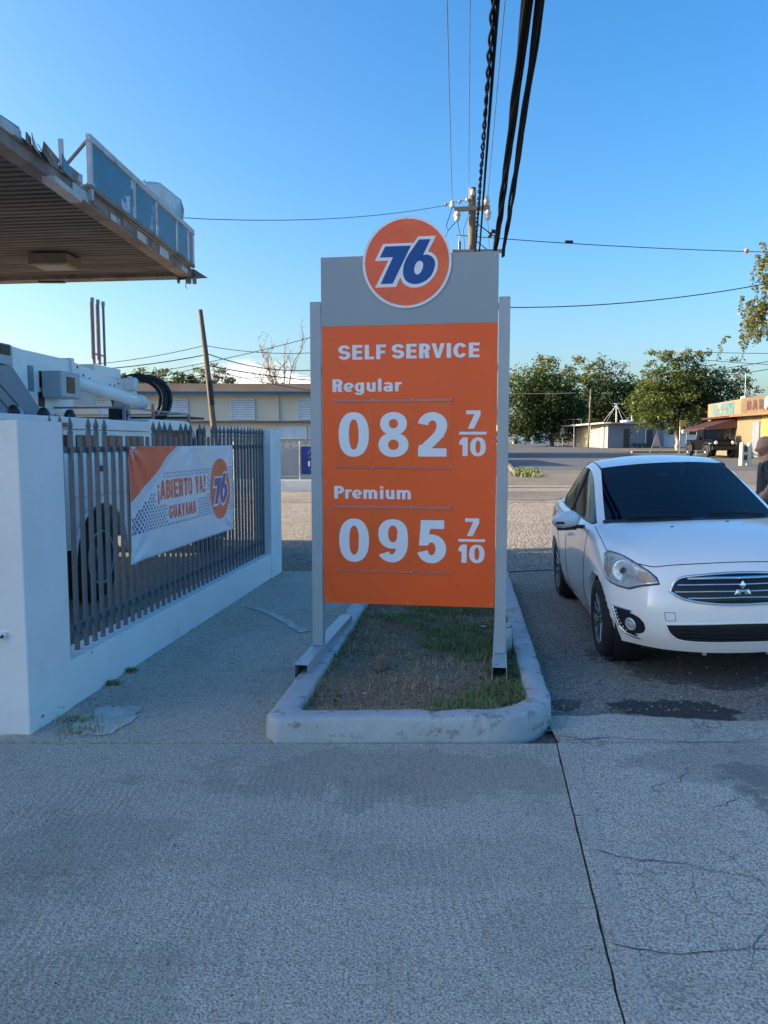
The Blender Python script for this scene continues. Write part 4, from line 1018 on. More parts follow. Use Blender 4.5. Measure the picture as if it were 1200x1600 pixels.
# side windows: one object per side
def keep(o, test, name):
    me = o.data.copy(); bm = bmesh.new(); bm.from_mesh(me)
    bmesh.ops.delete(bm, geom=[f for f in bm.faces if not test(f.calc_center_median())], context='FACES'); bm.to_mesh(me); bm.free()
    c = bpy.data.objects.new(name, me); COL.objects.link(c); c.parent = CAR; return c
for s in (1, -1):
    for a, c_ in ((-0.36, 9), (-9, -0.36)): keep(SG_, lambda p: p.x * s > 0 and a < p.y < c_, 'side_window')
bpy.data.objects.remove(SG_)
def cast(x, z, front=True):
    h = FULL_BVH.ray_cast(Vector((x, 4 if front else -4, z)), Vector((0, -1 if front else 1, 0)))
    return h[0], h[1]
def surf(o, d):
    return FULL_BVH.ray_cast(Vector(o), Vector(d).normalized())
def conform_car(name, poly, mat_, off, parent, fn, cuts=0.03, holes=(), thick=0.0):
    bm = bmesh.new(); loops = [[Vector((p[0], p[1], 0)) for p in poly]] + [[Vector((p[0], p[1], 0)) for p in h] for h in holes]
    flat = [p for lp in loops for p in lp]; vv = [bm.verts.new(p) for p in flat]
    for t in tessellate_polygon(loops):
        try: bm.faces.new([vv[i] for i in t])
        except ValueError: pass
    for _ in range(6):
        es = [e for e in bm.edges if e.calc_length() > cuts]
        if not es: break
        bmesh.ops.subdivide_edges(bm, edges=es, cuts=1); bmesh.ops.triangulate(bm, faces=bm.faces)
    for v in bm.verts:
        p, n = fn(v.co.x, v.co.y)
        v.co = (p + n * off) if p is not None else Vector((0, 1.5, .5))
    if thick > 0:
        r = bmesh.ops.extrude_edge_only(bm, edges=[e for e in bm.edges if e.is_boundary])
        c = {}
        for v in [x for x in r['geom'] if isinstance(x, bmesh.types.BMVert)]:
            loc, nrm, *_ = FULL_BVH.find_nearest(v.co); v.co -= nrm * thick if nrm.dot(v.co - loc) >= 0 else -nrm * thick
    for f in bm.faces: f.smooth = True
    me = bpy.data.meshes.new(name); bm.to_mesh(me); bm.free(); me.materials.append(mat_)
    o = bpy.data.objects.new(name, me); COL.objects.link(o); o.parent = parent; return o
def ffront(x, z): return cast(x, z)
def fcorner(s):                                      # corner view: u across, z up, seen from 35 degrees to the side
    a = R(38); d = Vector((-s * math.sin(a), -math.cos(a), 0)); e = Vector((s * math.cos(a), -math.sin(a), 0))
    def f(u, z):
        o = Vector((0, 1.55, 0)) + e * u - d * 5 + Vector((0, 0, z)); h = FULL_BVH.ray_cast(o, d); return h[0], h[1]
    return f
def fside(s):
    def f(y, z):
        h = FULL_BVH.ray_cast(Vector((4 * s, y, z)), Vector((-s, 0, 0))); return h[0], h[1]
    return f
def ftop(x, y):
    h = FULL_BVH.ray_cast(Vector((x, y, 4)), Vector((0, 0, -1))); return h[0], h[1]
def path_tube(name, pts, fn, r, mat_, parent, off=0.0, n=6, closed=False, seg=10):
    P = []
    pp = pts + [pts[0]] if closed else pts
    for i in range(len(pp) - 1):
        for k in range(seg):
            t = k / seg; p, nn = fn(pp[i][0] * (1 - t) + pp[i + 1][0] * t, pp[i][1] * (1 - t) + pp[i + 1][1] * t)
            if p is not None: P.append(p + nn * off)
    p, nn = fn(*pp[-1])
    if p is not None: P.append(p + nn * off)
    b = MB(); b.tube(P, r, n); return b.build(name, mat_, parent)
# shut lines
for s in (1, -1):
    path_tube('shut_line', [(.70, .91), (.66, .6), (.62, .30), (.60, .235)], fside(s), 0.0035, trim_black, CAR, -0.0005)
    path_tube('shut_line', [(-.36, .95), (-.37, .6), (-.38, .25)], fside(s), 0.0035, trim_black, CAR, -0.0005)
    path_tube('shut_line', [(-1.02, .97), (-.98, .80), (-.86, .6), (-.80, .3)], fside(s), 0.0035, trim_black, CAR, -0.0005)
    path_tube('shut_line', [(.60, .262), (0, .262), (-.8, .262)], fside(s), 0.003, trim_black, CAR, -0.0005)
    path_tube('bumper_line', [(1.47, .74), (1.50, .66), (1.53, .60)], fside(s), 0.0025, trim_black, CAR, -0.0005)
    for y in (-.40, ):
        path_tube('window_pillar', [(y, .98), (y - 0.01, 1.20), (y - 0.02, 1.38)], fside(s), 0.018, trim_black, CAR, -0.006)
    path_tube('window_trim', [(.62, .968), (.2, .978), (-.4, .99), (-.8, .998), (-1.1, 1.02)], fside(s), 0.007, trim_black, CAR, -0.002)
    for y in (.02, -.80):
        b = MB(); p, n_ = fside(s)(y - 0.12, .80); b.bar(p + n_ * .028 + Vector((0, .085, 0)), p + n_ * .028 - Vector((0, .085, 0)), .016, .026)
        b.bar(p + Vector((0, .07, 0)), p + n_ * .028 + Vector((0, .07, 0)), .02, .018); b.bar(p + Vector((0, -.07, 0)), p + n_ * .028 + Vector((0, -.07, 0)), .02, .018)
        b.build('door_handle', car_white, CAR, 0.006)
# bonnet line and gap above the bumper
hoodP = [(-.758, 1.26), (-.66, 1.50), (-.54, 1.66), (-.42, 1.715), (-.22, 1.76), (0, 1.775), (.22, 1.76), (.42, 1.715), (.54, 1.66), (.66, 1.50), (.758, 1.26)]
path_tube('bonnet_gap', opn(hoodP, 4), lambda x, y: ftop(x, y), 0.0045, trim_black, CAR, -0.001, seg=3)
for s in (1, -1):
    path_tube('bonnet_gap', opn([(s * .758, 1.26), (s * .760, 1.12), (s * .757, .9), (s * .745, .72)], 4), ftop, 0.0035, trim_black, CAR, -0.001, seg=3)
for x, y in ((.24, 1.22), (-.20, 1.12)):
    p, n_ = ftop(x, y - .10); b = MB(); b.ball(p, 0.011, 8, sq=(1.3, 1, .6)); b.build('washer_jet', black, CAR)
# wipers and cowl
conform_car('cowl_panel', opn([(-.68, .76), (-.35, .92), (0, .96), (.35, .92), (.68, .76)], 5) + opn([(.68, .70), (.35, .85), (0, .885), (-.35, .85), (-.68, .70)], 5), black, 0.003, CAR, ftop)
for x0, x1 in ((-.10, -.58), (.50, .02)):
    b = MB(); P = []
    for k in range(10):
        t = k / 9; x = x0 + (x1 - x0) * t; p, n_ = ftop(x, .865 - .10 * abs(x) - .22 * x * x + 0.03 * t); P.append(p + n_ * .014)
    b.tube(P, 0.008, 5); b.build('wiper', black, CAR)
# ditch line on the roof
for s in (1, -1):
    path_tube('roof_ditch', [(s * .545, -.06), (s * .535, -.40), (s * .525, -.8), (s * .515, -1.08)], ftop, 0.008, trim_black, CAR, -0.003)
# grille
def zig(pts): return opn(pts, 5)
GR = zig([(-.445, .615), (-.385, .695), (-.22, .722), (0, .733), (.22, .722), (.385, .695), (.445, .615)]) + zig([(.445, .615), (.36, .568), (.21, .542), (0, .534), (-.21, .542), (-.36, .568), (-.445, .615)])[1:-1]
grl = conform_car('grille', GR, trim_black, 0.004, CAR, ffront)
path_tube('grille_frame', GR, ffront, 0.010, chrome, grl, 0.008, closed=True, seg=1)
for k, (z, w) in enumerate(((.702, .33), (.662, .395), (.618, .415), (.580, .34), (.556, .25))):
    path_tube('grille_bar', [(-w, z - .006), (-w * .5, z - (0 if k < 3 else .004)), (0, z), (w * .5, z - (0 if k < 3 else .004)), (w, z - .006)], ffront, (0.012 if k == 0 else 0.0062) if k < 4 else .004, chrome if k < 4 else trim_black, grl, 0.010, seg=5)
# three-diamond emblem
b = MB(); ez = .632
p0, n0 = ffront(0, ez)
for k in range(3):
    a = R(90 + 120 * k); d = Vector((math.cos(a), 0, math.sin(a))); q = Vector((math.sin(a), 0, -math.cos(a))); c0 = Vector((0, p0.y + 0.022, ez))
    L, W = .062, .0205
    vs = [c0 + d * .002, c0 + d * (L * .5) + q * W, c0 + d * L, c0 + d * (L * .5) - q * W]
    b.add(vs + [v + Vector((0, -.02, 0)) for v in vs] + [c0 + d * L * .5 + Vector((0, .006, 0))], [(0, 1, 8), (1, 2, 8), (2, 3, 8), (3, 0, 8), (0, 1, 5, 4), (1, 2, 6, 5), (2, 3, 7, 6), (3, 0, 4, 7)])
b.build('front_emblem', chrome, grl)
# lower intake
LI = zig([(-.48, .392), (-.3, .400), (0, .408), (.3, .400), (.48, .392)]) + zig([(.48, .392), (.44, .315), (.34, .275), (0, .272), (-.34, .275), (-.44, .315), (-.48, .392)])[1:-1]
li = conform_car('lower_intake', LI, black, 0.004, CAR, ffront)
for z in (.372, .345, .318, .295): path_tube('intake_bar', [(-.44 + (.375 - z), z), (0, z - .008), (.44 - (.375 - z), z)], ffront, 0.005, trim_black, li, 0.008)
path_tube('intake_rim', LI, ffront, 0.006, car_white, li, 0.004, closed=True, seg=1)
# tow eye cover
path_tube('tow_cover', [(.487, .472), (.425, .476), (.42, .420), (.48, .416)], ffront, 0.0018, trim_black, CAR, 0.0, closed=True)
# fog lamps
for s in (1, -1):
    fc = fcorner(s)
    fp = zig([(.60, .50), (.68, .475), (.70, .40), (.655, .345), (.58, .345), (.515, .375), (.50, .42), (.53, .46), (.575, .47), (.60, .50)])[:-1]
    HS = [(.627, .466), (.56, .462), (.50, .455), (.455, .448), (.470, .440), (.43, .434), (.385, .418), (.353, .385), (.348, .345), (.368, .315), (.405, .298), (.440, .292), (.420, .272), (.46, .268), (.52, .275), (.575, .318), (.605, .39)]
    fo = conform_car('fog_lamp_recess', HS, black, 0.003, CAR, fc)
    path_tube('fog_trim', [(.627, .466), (.607, .40), (.578, .325), (.525, .278), (.46, .265), (.398, .264)], fc, 0.009, chrome, fo, 0.004)
    path_tube('fog_trim', [(.627, .466), (.55, .463), (.448, .458)], fc, 0.008, chrome, fo, 0.004)
    p, n_ = fc(.468, .358); b = MB(); rot = Vector((0, 1, 0)).rotation_difference(n_).to_matrix()
    b.lathe([(.0001, .016), (.02, .013), (.036, .004), (.040, 0.012), (.046, .010), (.048, -.01)], axis='Y', n=20); b.v = [tuple(rot @ Vector(v) + p) for v in b.v]; b.build('fog_lens', reflector, fo)
    for k in range(7):
        t = k / 6; p, n_ = fc(.597 - .018 * t - .060 * t * t, .440 - .140 * t); b = MB(); b.ball(p + n_ * .004, .0065, 6); b.build('marker_light', letter_white, fo)
    # headlight
    HL = [(.785, .805), (.74, .828), (.667, .824), (.59, .812), (.51, .790), (.43, .764), (.352, .735), (.289, .698), (.263, .659), (.32, .648), (.37, .640), (.43, .622), (.483, .604), (.58, .610), (.66, .624), (.715, .655), (.75, .715)]
    hl = conform_car('headlight', HL, material('headlight_housing', (.50, .53, .56), .25, .5, var=.45, vscale=28), 0.003, CAR, fc, thick=.01)
    path_tube('headlight_seal', HL, fc, 0.006, trim_black, hl, 0.0, closed=True, seg=2)
    path_tube('headlight_chrome', [(.735, .69), (.70, .655), (.65, .635), (.58, .620), (.483, .615), (.37, .650), (.27, .666)], fc, 0.006, chrome, hl, 0.010, seg=6)
    conform_car('turn_signal', [(.778, .795), (.755, .80), (.715, .725), (.685, .655), (.71, .662), (.745, .715)], amber, 0.007, hl, fc)
    conform_car('inner_signal', [(.43, .735), (.36, .722), (.285, .680), (.335, .662), (.40, .655)], amber, 0.007, hl, fc)
    p, n_ = fc(.555, .715); rot = Vector((0, 1, 0)).rotation_difference(Vector((s * .35, .93, .1))).to_matrix()
    b = MB(); b.lathe([(.0001, -.002), (.022, .001), (.03, .006), (.055, .010), (.070, .013), (.078, .014), (.082, .004)], axis='Y', n=24); b.v = [tuple(rot @ Vector(v) + p + n_ * .004) for v in b.v]; b.build('headlight_bowl', reflector, hl)
    b = MB(); b.ball(p + n_ * .010, .024, 10); b.build('projector_lens', dark_lamp, hl)
    conform_car('headlight_lens', HL, lens_glass, 0.022, hl, fc, thick=.02)
    # tail lights
    def fr(u, z, s=s):
        a = R(38); d = Vector((-s * math.sin(a), math.cos(a), 0)); e = Vector((s * math.cos(a), math.sin(a), 0)); h = FULL_BVH.ray_cast(Vector((0, -1.6, 0)) + e * u - d * 5 + Vector((0, 0, z)), d); return h[0], h[1]
    conform_car('tail_light', [(.52, .93), (.86, .92), (.88, .80), (.80, .76), (.54, .80)], material('tail_red', (.45, .02, .015), .2), 0.004, CAR, fr, thick=.008)
    # mirror
    mz, my = 1.0, .50
    b = MB(); C = Vector((s * .945, .50, .985))
    prof_ = [(.001, -.055), (.050, -.052), (.072, -.035), (.078, -.005), (.070, .030), (.045, .060), (.001, .072)]
    b.lathe(prof_, axis='Y', n=20); b.v = [(C.x + v[0] * 1.55, C.y + v[1] * 1.0, C.z + v[2] * 1.0 + 0.012 * (v[0] * s < 0)) for v in b.v]
    mr = b.build('door_mirror', car_white, CAR)
    b = MB(); b.lathe([(.001, -.056), (.066, -.0555)], axis='Y', n=18); b.v = [(C.x + v[0] * 1.5, C.y + v[1], C.z + v[2]) for v in b.v]; b.build('mirror_glass', chrome, mr)
    b = MB(); b.bar(C + Vector((-s * .02, -.01, -.055)), Vector((s * .75, .48, .925)), .045, .03); b.box(C + Vector((0, 0, -.068)), (.16, .075, .022)); b.build('mirror_foot', black, mr, .006)
    b = MB(); b.box(C + Vector((s * .055, .058, -.012)), (.075, .018, .020)); b.build('mirror_indicator', trim_black, mr, .004)
# wheels
def wheel(s, y):
    w = empty('wheel', (s * .725, y, WR)); w.parent = CAR
    b = MB(); b.lathe([(.192, -.09), (.215, -.098), (.27, -.098), (.290, -.085), (.297, -.06), (.297, .06), (.290, .085), (.27, .098), (.215, .098), (.192, .09)], axis='X', n=48)
    for g in (-.04, 0, .04): b.lathe([(.2985, g - .002), (.2985, g + .002)], axis='X', n=32)
    b.build('tyre', rubber, w)
    b = MB(); b.lathe([(.198, s * .093), (.190, s * .088), (.183, s * .06), (.180, -s * .05), (.192, -s * .09)], axis='X', n=40); b.lathe([(.0001, s * .02), (.18, s * .015)], axis='X', n=30, mi=1)
    b.build('rim', [alloy_dark, black], w)
    b = MB()
    for k in range(9):
        a = 2 * math.pi * k / 9
        for da in (-.10, .10):
            p0 = Vector((s * .062, .045 * math.cos(a), .045 * math.sin(a))); p1 = Vector((s * .078, .188 * math.cos(a + da), .188 * math.sin(a + da)))
            b.bar(p0, p1, .014, .016, up=(1, 0, 0))
    b.lathe([(.0001, s * .075), (.03, s * .074), (.055, s * .066), (.058, s * .04)], axis='X', n=20)
    o = b.build('spokes', alloy_cut, w, .002); 
    b = MB()
    for k in range(5): a = 2 * math.pi * k / 5; b.lathe([(.0001, s * .076), (.009, s * .075), (.010, s * .06)], (0, .038 * math.cos(a), .038 * math.sin(a)), 'X', 8)
    q_ = b.build('wheel_nut', black, w); q_['kind'] = 'stuff'
for s in (1, -1):
    for y in (ARCH_F, -1.20): wheel(s, y)
# under-body, wheel wells, cabin
b = MB(); b.span((-.60, -1.9, .17), (.60, 1.62, .24)); b.span((-.60, -1.95, .24), (.60, -.8, .9)); b.span((-.62, 1.0, .24), (.62, 1.60, .70))
for y in (ARCH_F, -1.2):
    for s in (1, -1): b.lathe([(.36, -.14), (.36, .10)], (s * .66, y, .315), 'X', 24)
b.span((-.745, -.80, .2), (.745, .80, .26))
b.build('under_body', black, CAR)
cab = MB(); cab.span((-.70, -.15, .26), (.70, .80, .40)); cab.build('cabin_floor', black, CAR)
b = MB(); b.sheet(lambda u, v: (-.68 + 1.36 * u, .78 - .42 * v, .945 - .10 * v * v + .015 * math.sin(u * 6.28)), 12, 6); b.span((-.66, .34, .55), (.66, .40, .84)); b.build('dashboard', black, CAR)
b = MB(); b.tube([(.36 + .17 * math.cos(t), .22 - .05 * math.sin(t), .93 + .165 * math.sin(t)) for t in [2 * math.pi * k / 24 for k in range(25)]], .014, 8); b.bar((.20, .2, .93), (.52, .2, .93), .05, .03); b.build('steering_wheel', black, CAR)
for x in (-.36, .36):
    b = MB(); b.box((x, -.25, .50), (.48, .50, .16)); b.box((x, -.52, .80), (.44, .14, .56), rot=Matrix.Rotation(R(12), 3, 'X')); st_ = b.build('seat', seat_fab, CAR, .04)
    b = MB(); b.box((x, -.60, 1.19), (.26, .10, .17)); b.build('headrest', seat_fab, st_, .03)
b = MB(); b.box((0, -1.05, .70), (1.25, .16, .75), rot=Matrix.Rotation(R(12), 3, 'X')); b.box((0, -.85, .48), (1.3, .5, .16)); b.build('rear_seat', seat_fab, CAR, .04)
b = MB(); b.box((0, .08, 1.30), (.20, .02, .055)); b.tube([(0, .085, 1.33), (0, .06, 1.37)], .008, 6); b.build('rear_view_mirror', black, CAR, .008)
for nm, x, y, w, h in (('toll_tag', .05, .18, .085, .02), ('inspection_sticker', .54, .66, .09, .03)):
    f_ = lambda u, v, x=x: ftop(u, v)
    conform_car(nm, [(x - w / 2, y - h), (x + w / 2, y - h), (x + w / 2, y + h), (x - w / 2, y + h)], material('sticker_' + nm, (.55, .62, .66) if nm == 'toll_tag' else (.10, .14, .18), .5), -0.009, CAR, f_)
b = MB()
for x in (-.20, .22): b.box((x, 1.80, .178), (.03, .02, .03))
b.build('tow_hook', steel, CAR, .004)
b = MB(); b.sheet(lambda u, v: (-.745 + 1.49 * u, -1.15 - .25 * v, 1.0 + 0.03 * v), 4, 2); b.build('parcel_shelf', black, CAR)
# ================================================================ BUCKET TRUCK behind the fence
truck_white = material('truck_white', (0.82, 0.81, 0.78), 0.35, var=0.05, vscale=2, bump=0.0008, bscale=10, color2=(0.52, 0.52, 0.50), c2scale=3, c2lo=0.6, c2hi=0.8)
truck_grey = material('truck_grey_panel', (0.20, 0.23, 0.26), 0.45, var=0.08)
dark_glass = material('dark_window_glass', (0.010, 0.014, 0.018), 0.22, var=0.0, spec=0.3)
red_paint = material('red_stripe', (0.42, 0.03, 0.03), 0.4)
orange_paint = material('orange_red_fibre', (0.62, 0.22, 0.16), 0.45)
hose = material('black_hose', (0.012, 0.013, 0.015), 0.55, var=0.2)
TK = empty('bucket_truck', (-4.10, 8.1, -0.01), -0.1122, 'white utility bucket truck parked behind the picket fence with its boom folded flat', 'truck')
def tb(name, a, c, m=truck_white, par=None, bev=0.01):
    b = MB(); b.span(a, c); return b.build(name, m, par or TK, bev)
tb('chassis', (-0.45, -3.2, 0.45), (0.45, 4.3, 0.70), black)
# body sides with real wheel opening
def side_profile(y0, y1, z0, z1, cy, r, cz=0.46):
    P = [(y0, z1), (y0, z0), (cy - r, z0)] + [(cy - r * math.cos(t), max(z0, cz + r * math.sin(t))) for t in [math.pi * k / 16 for k in range(17)]] + [(cy + r, z0), (y1, z0), (y1, z1)]
    return P
b = MB(); 
for s in (1, -1): b.prism(side_profile(-3.1, 1.35, 0.62, 1.78, 0.0, 0.56), 0.45, lambda y, z, d, s=s: (s * (1.15 - d), y, z))
b.span((-0.70, -3.1, 0.9), (0.70, 1.35, 1.2)); UB = b.build('utility_body', truck_white, TK, 0.012)
for (y0, y1, z0, z1) in ((-3.05, -2.1, .68, 1.5), (-2.05, -0.65, .68, 1.5), (-0.6, 0.62, 1.12, 1.5), (0.66, 1.3, .68, 1.5)):
    d_ = tb('compartment_door', (1.152, y0, z0), (1.168, y1, z1), truck_white, UB, 0.006)
    tb('door_latch', (1.170, (y0 + y1) / 2 - .05, z1 - .14), (1.182, (y0 + y1) / 2 + .05, z1 - .08), black, d_, 0.003)
for (y0, y1) in ((-2.9, -2.3), (-1.55, -1.1), (-1.0, -0.55), (-0.45, 0.0), (0.1, 0.55), (0.65, 1.1)): tb('side_opening', (1.152, y0, 1.60), (1.162, y1, 1.73), dark_glass, UB, 0.003)
tb('deck', (-1.17, -3.15, 1.785), (1.17, 1.4, 1.90), truck_white, TK)
tb('red_stripe', (1.171, -3.1, 1.80), (1.176, -0.6, 1.845), red_paint, TK, 0)
tb('rear_bumper', (-1.0, -3.4, .45), (1.0, -3.2, .62), steel, TK)
b = MB(); lettering('TO', -2.12, .86, .10, .17, lambda x, y, d: (1.170 + d, x, y), 0, .002, b); b.build('side_lettering', logo_blue, UB)
tb('red_reflector', (1.172, -2.3, .66), (1.178, -2.0, .74), red_paint, UB, 0)
for s in (1, -1):
    for y in (0.0, 3.75):
        w = empty('wheel', (s * 1.0, y, 0.46)); w.parent = TK
        b = MB(); b.lathe([(.28, -.14), (.40, -.15), (.455, -.11), (.46, 0), (.455, .11), (.40, .15), (.28, .14)], axis='X', n=36); b.build('tyre', rubber, w)
        b = MB(); b.lathe([(.29, s * .13), (.27, s * .145), (.25, s * .10), (.14, s * .02), (.10, s * .10), (.0001, s * .11)], axis='X', n=30); b.build('rim', material('dirty_rim', (.09, .10, .11), .5, .3, var=.2), w)
        b = MB(); b.tube([(s * .148, .275 * math.cos(t), .275 * math.sin(t)) for t in [math.pi * k / 16 for k in range(33)]], .010, 6); b.build('rim_ring', alu, w)
        b = MB(); b.lathe([(.565, s * .14), (.60, s * .155), (.60, s * .12)], axis='X', n=40); b.v = [v for v in b.v]; 
        if y > 1: continue
        b = MB(); b.tube([(s * .17, .58 * math.cos(t), .58 * math.sin(t)) for t in [math.pi * k / 20 for k in range(21)]], 0.02, 6); b.build('wheel_arch_rim', truck_white, w)
# cab
b = MB(); CP = [(1.5, .62), (1.5, 1.86), (1.62, 1.95), (2.9, 1.95), (3.05, 1.90), (3.62, 1.45), (4.55, 1.28), (4.72, 1.10), (4.75, .60), (4.32, .60), (4.30, .80), (4.1, .98), (3.75, 1.04), (3.4, .98), (3.2, .80), (3.18, .62)]
b.prism(CP, 2.06, lambda y, z, d: (1.03 - d, y, z)); CB = b.build('cab', truck_white, TK, 0.03)
for s in (1, -1):
    b = MB(); b.prism([(1.7, 1.36), (1.7, 1.82), (2.9, 1.82), (3.40, 1.46), (3.38, 1.36)], 0.01, lambda y, z, d: (s * (1.034) + (d if s < 0 else -d) * 0 + s * d, y, z)); b.build('cab_window', dark_glass, CB)
    b = MB(); b.span((s * 1.12 - .06, 3.1, 1.45), (s * 1.12 + .06, 3.2, 1.85)); b.build('cab_mirror', black, CB, .02)
b = MB(); b.add([(-.92, 3.10, 1.88), (.92, 3.10, 1.88), (.95, 3.60, 1.50), (-.95, 3.60, 1.50)], [(0, 1, 2, 3)]); b.add([(-.92, 3.075, 1.85), (.92, 3.075, 1.85), (.95, 3.58, 1.47), (-.95, 3.58, 1.47)], [(0, 1, 2, 3)]); b.build('windscreen', dark_glass, CB)
b = MB(); b.add([(-.9, 1.492, 1.45), (.9, 1.492, 1.45), (.9, 1.492, 1.85), (-.9, 1.492, 1.85)], [(0, 1, 2, 3)]); b.build('rear_window', dark_glass, CB)
b = MB(); b.span((-1.0, 4.76, .5), (1.0, 4.9, .72)); b.build('front_bumper', chrome, TK, .02)
# cab guard: pipe frame and slatted rack over the cab
b = MB()
for x in (-1.0, 1.0):
    b.bar((x, 0.95, 1.9), (x, 0.95, 2.06), .03, .03); b.bar((x, 3.0, 1.3), (x, 3.0, 2.05), .03, .03); b.bar((x, 0.95, 2.06), (x, 3.0, 2.05), .022, .022)
b.bar((-1, 0.95, 2.06), (1, 0.95, 2.06), .022, .022); b.bar((-1, 3.0, 2.05), (1, 3.0, 2.05), .022, .022); b.build('cab_guard', truck_grey, TK)
for k in range(10): tb('rack_slat', (-.95, 3.12 + .07 * k, 2.00), (.95, 3.15 + .07 * k, 2.03), black, TK, 0)
# boom assembly
BOOM0 = set(COL.objects)
b = MB()
b.lathe([(.42, 1.9), (.42, 2.0), (.34, 2.02), (.30, 2.12)], (-.1, .2, 0), n=24); b.build('turntable', truck_grey, TK)
BR = [(-.55, 2.00), (-.62, 2.14), (0.02, 2.50), (.08, 2.68), (.45, 2.66), (1.62, 2.30), (1.62, 2.10), (1.35, 2.0)]
for x in (-.34, .30):
    b = MB(); b.prism(BR, .05, lambda y, z, d, x=x: (x + d, y, z)); br = b.build('boom_bracket', truck_white, TK, .008)
    if x > 0:
        for (y0, z0, y1, z1, m) in ((.50, 2.22, .62, 2.50, truck_grey), (.72, 2.06, .86, 2.22, black), (.76, 2.28, .82, 2.46, dark_glass)):
            b = MB(); b.span((x + .052, y0, z0), (x + .060, y1, z1)); b.build('warning_plate', m, br)
# grey sloped cover of the turret
b = MB(); b.prism([(-.75, 1.92), (-1.15, 2.34), (-.22, 2.44), (-.02, 2.43), (.66, 1.93)], .10, lambda y, z, d: (.37 + d, y, z)); cv = b.build('turret_cover', truck_grey, TK, .012)
for k in range(2):
    b = MB(); b.bar((.475, -.75 + .28 * k, 2.34), (.475, -.10 + .28 * k, 1.98), .02, .035); b.build('cover_rib', truck_grey, cv, .004)
# upper knuckle and hose loop at its left
b = MB(); b.span((-.30, -.22, 2.44), (.40, .12, 2.68)); kn = b.build('boom_knuckle', alu, TK, .03)
b = MB(); b.span((.402, -.16, 2.56), (.41, .04, 2.66)); b.build('knuckle_slot', black, kn)
for k in range(3):
    b = MB(); b.tube([(.42, -.28 + .06 * k + .30 * math.sin(t) * .6, 2.44 - .22 * (1 - math.cos(t)) * .7) for t in [math.pi * 1.3 * q / 14 for q in range(15)]], .020, 7); b.build('hydraulic_hose', hose, TK)
def boom(name, y0, z0, y1, z1, h0, h1, w, x, m, par=TK, bev=.01):
    b = MB(); vs = []
    for (y, z, h) in ((y0, z0, h0), (y1, z1, h1)):
        vs += [(x - w / 2, y, z - h / 2), (x + w / 2, y, z - h / 2), (x + w / 2, y, z + h / 2), (x - w / 2, y, z + h / 2)]
    b.add(vs, [(0, 3, 2, 1), (4, 5, 6, 7), (0, 1, 5, 4), (1, 2, 6, 5), (2, 3, 7, 6), (3, 0, 4, 7)]); return b.build(name, m, par, bev)
UP = boom('upper_boom', 0.10, 2.56, 1.72, 2.54, .24, .25, .28, .14, truck_white)
boom('boom_collar', 1.70, 2.54, 1.78, 2.54, .30, .30, .34, .14, truck_white, UP)
U2 = boom('boom_section', 1.78, 2.54, 3.55, 2.42, .24, .17, .25, .14, truck_white)
b = MB()
for (y, z) in ((1.95, 2.60), (1.95, 2.50), (2.12, 2.51), (2.30, 2.48), (2.95, 2.44), (3.12, 2.44), (3.25, 2.48), (3.25, 2.40)): b.lathe([(.0001, .27), (.018, .2695), (.018, .262)], (0.0, y, z), 'X', 8)
q_ = b.build('bolt', black, U2); q_['kind'] = 'stuff'
boom('lower_boom', 0.8, 2.32, 3.1, 2.26, .30, .20, .26, -.12, truck_white)
tb('control_cabinet', (.38, .75, 2.16), (.62, 1.25, 2.46), alu, TK, .02); tb('cabinet_screen', (.622, .88, 2.22), (.628, 1.08, 2.40), dark_glass, TK, .002)
b = MB(); b.tube([(.50, 1.30, 2.38), (.50, 3.35, 2.24)], .085, 16); cyl = b.build('hydraulic_cylinder', truck_white, TK)
b = MB(); b.tube([(.50, 3.30, 2.243), (.50, 3.55, 2.225)], .095, 16); b.build('cylinder_cap', truck_white, cyl, .01)
boom('elbow_link', 3.45, 2.52, 3.62, 2.26, .16, .20, .08, .36, truck_white)
b = MB(); b.lathe([(.0001, .44), (.09, .44), (.10, .42), (.10, -.10), (.0001, -.1)], (0, 3.5, 2.48), 'X', 20); b.build('elbow_pin', truck_white, TK)
# big hose coil round the elbow
for k, (rr, dx) in enumerate(((.345, .0), (.32, .05), (.335, .09), (.30, -.04))):
    b = MB(); b.tube([(.42 + dx + rr * .95 * math.cos(t), 3.62 + .06 * math.sin(2 * t) + .15 * math.cos(t) + .02 * k, 2.25 + rr * math.sin(t) * 1.06) for t in [2 * math.pi * q / 40 - 1.9 for q in range(38)]], .030, 8); b.build('hose_coil', hose, TK)
b = MB(); b.span((.1, 3.45, 1.95), (.3, 3.6, 2.25)); b.build('boom_rest', alu, TK, .01)
# tool holder with three insulated poles
tb('tool_holder', (.02, 2.45, 2.54), (.27, 3.35, 2.68), truck_white, TK, .01)
for k, (yy, m) in enumerate(((2.62, orange_paint), (2.80, orange_paint), (2.97, truck_grey))):
    b = MB(); b.tube([(.20, yy, 2.70), (.20, yy, 3.52)], .019, 8); p_ = b.build('insulated_pole', m, TK)
    b = MB(); b.tube([(.20, yy, 3.50), (.20, yy, 3.56)], .026, 8); b.build('pole_tip', alu, p_)
    if k < 2: b = MB(); b.tube([(.178, yy - .010, 2.76), (.178, yy - .010, 3.50)], .009, 6); b.build('white_line', truck_white, p_)
b = MB(); b.bar((.20, 2.6, 2.83), (.20, 3.0, 2.83), .02, .02); b.build('pole_clamp', orange_paint, TK)
for _o in [o for o in COL.objects if o not in BOOM0 and o.parent == TK]: _o.location.x = -.20; _o.scale.y = .86
b = MB(); b.bar((.9, 2.0, 1.9), (.9, 2.0, 2.15), .03, .03); b.build('orange_stay', orange_paint, TK)
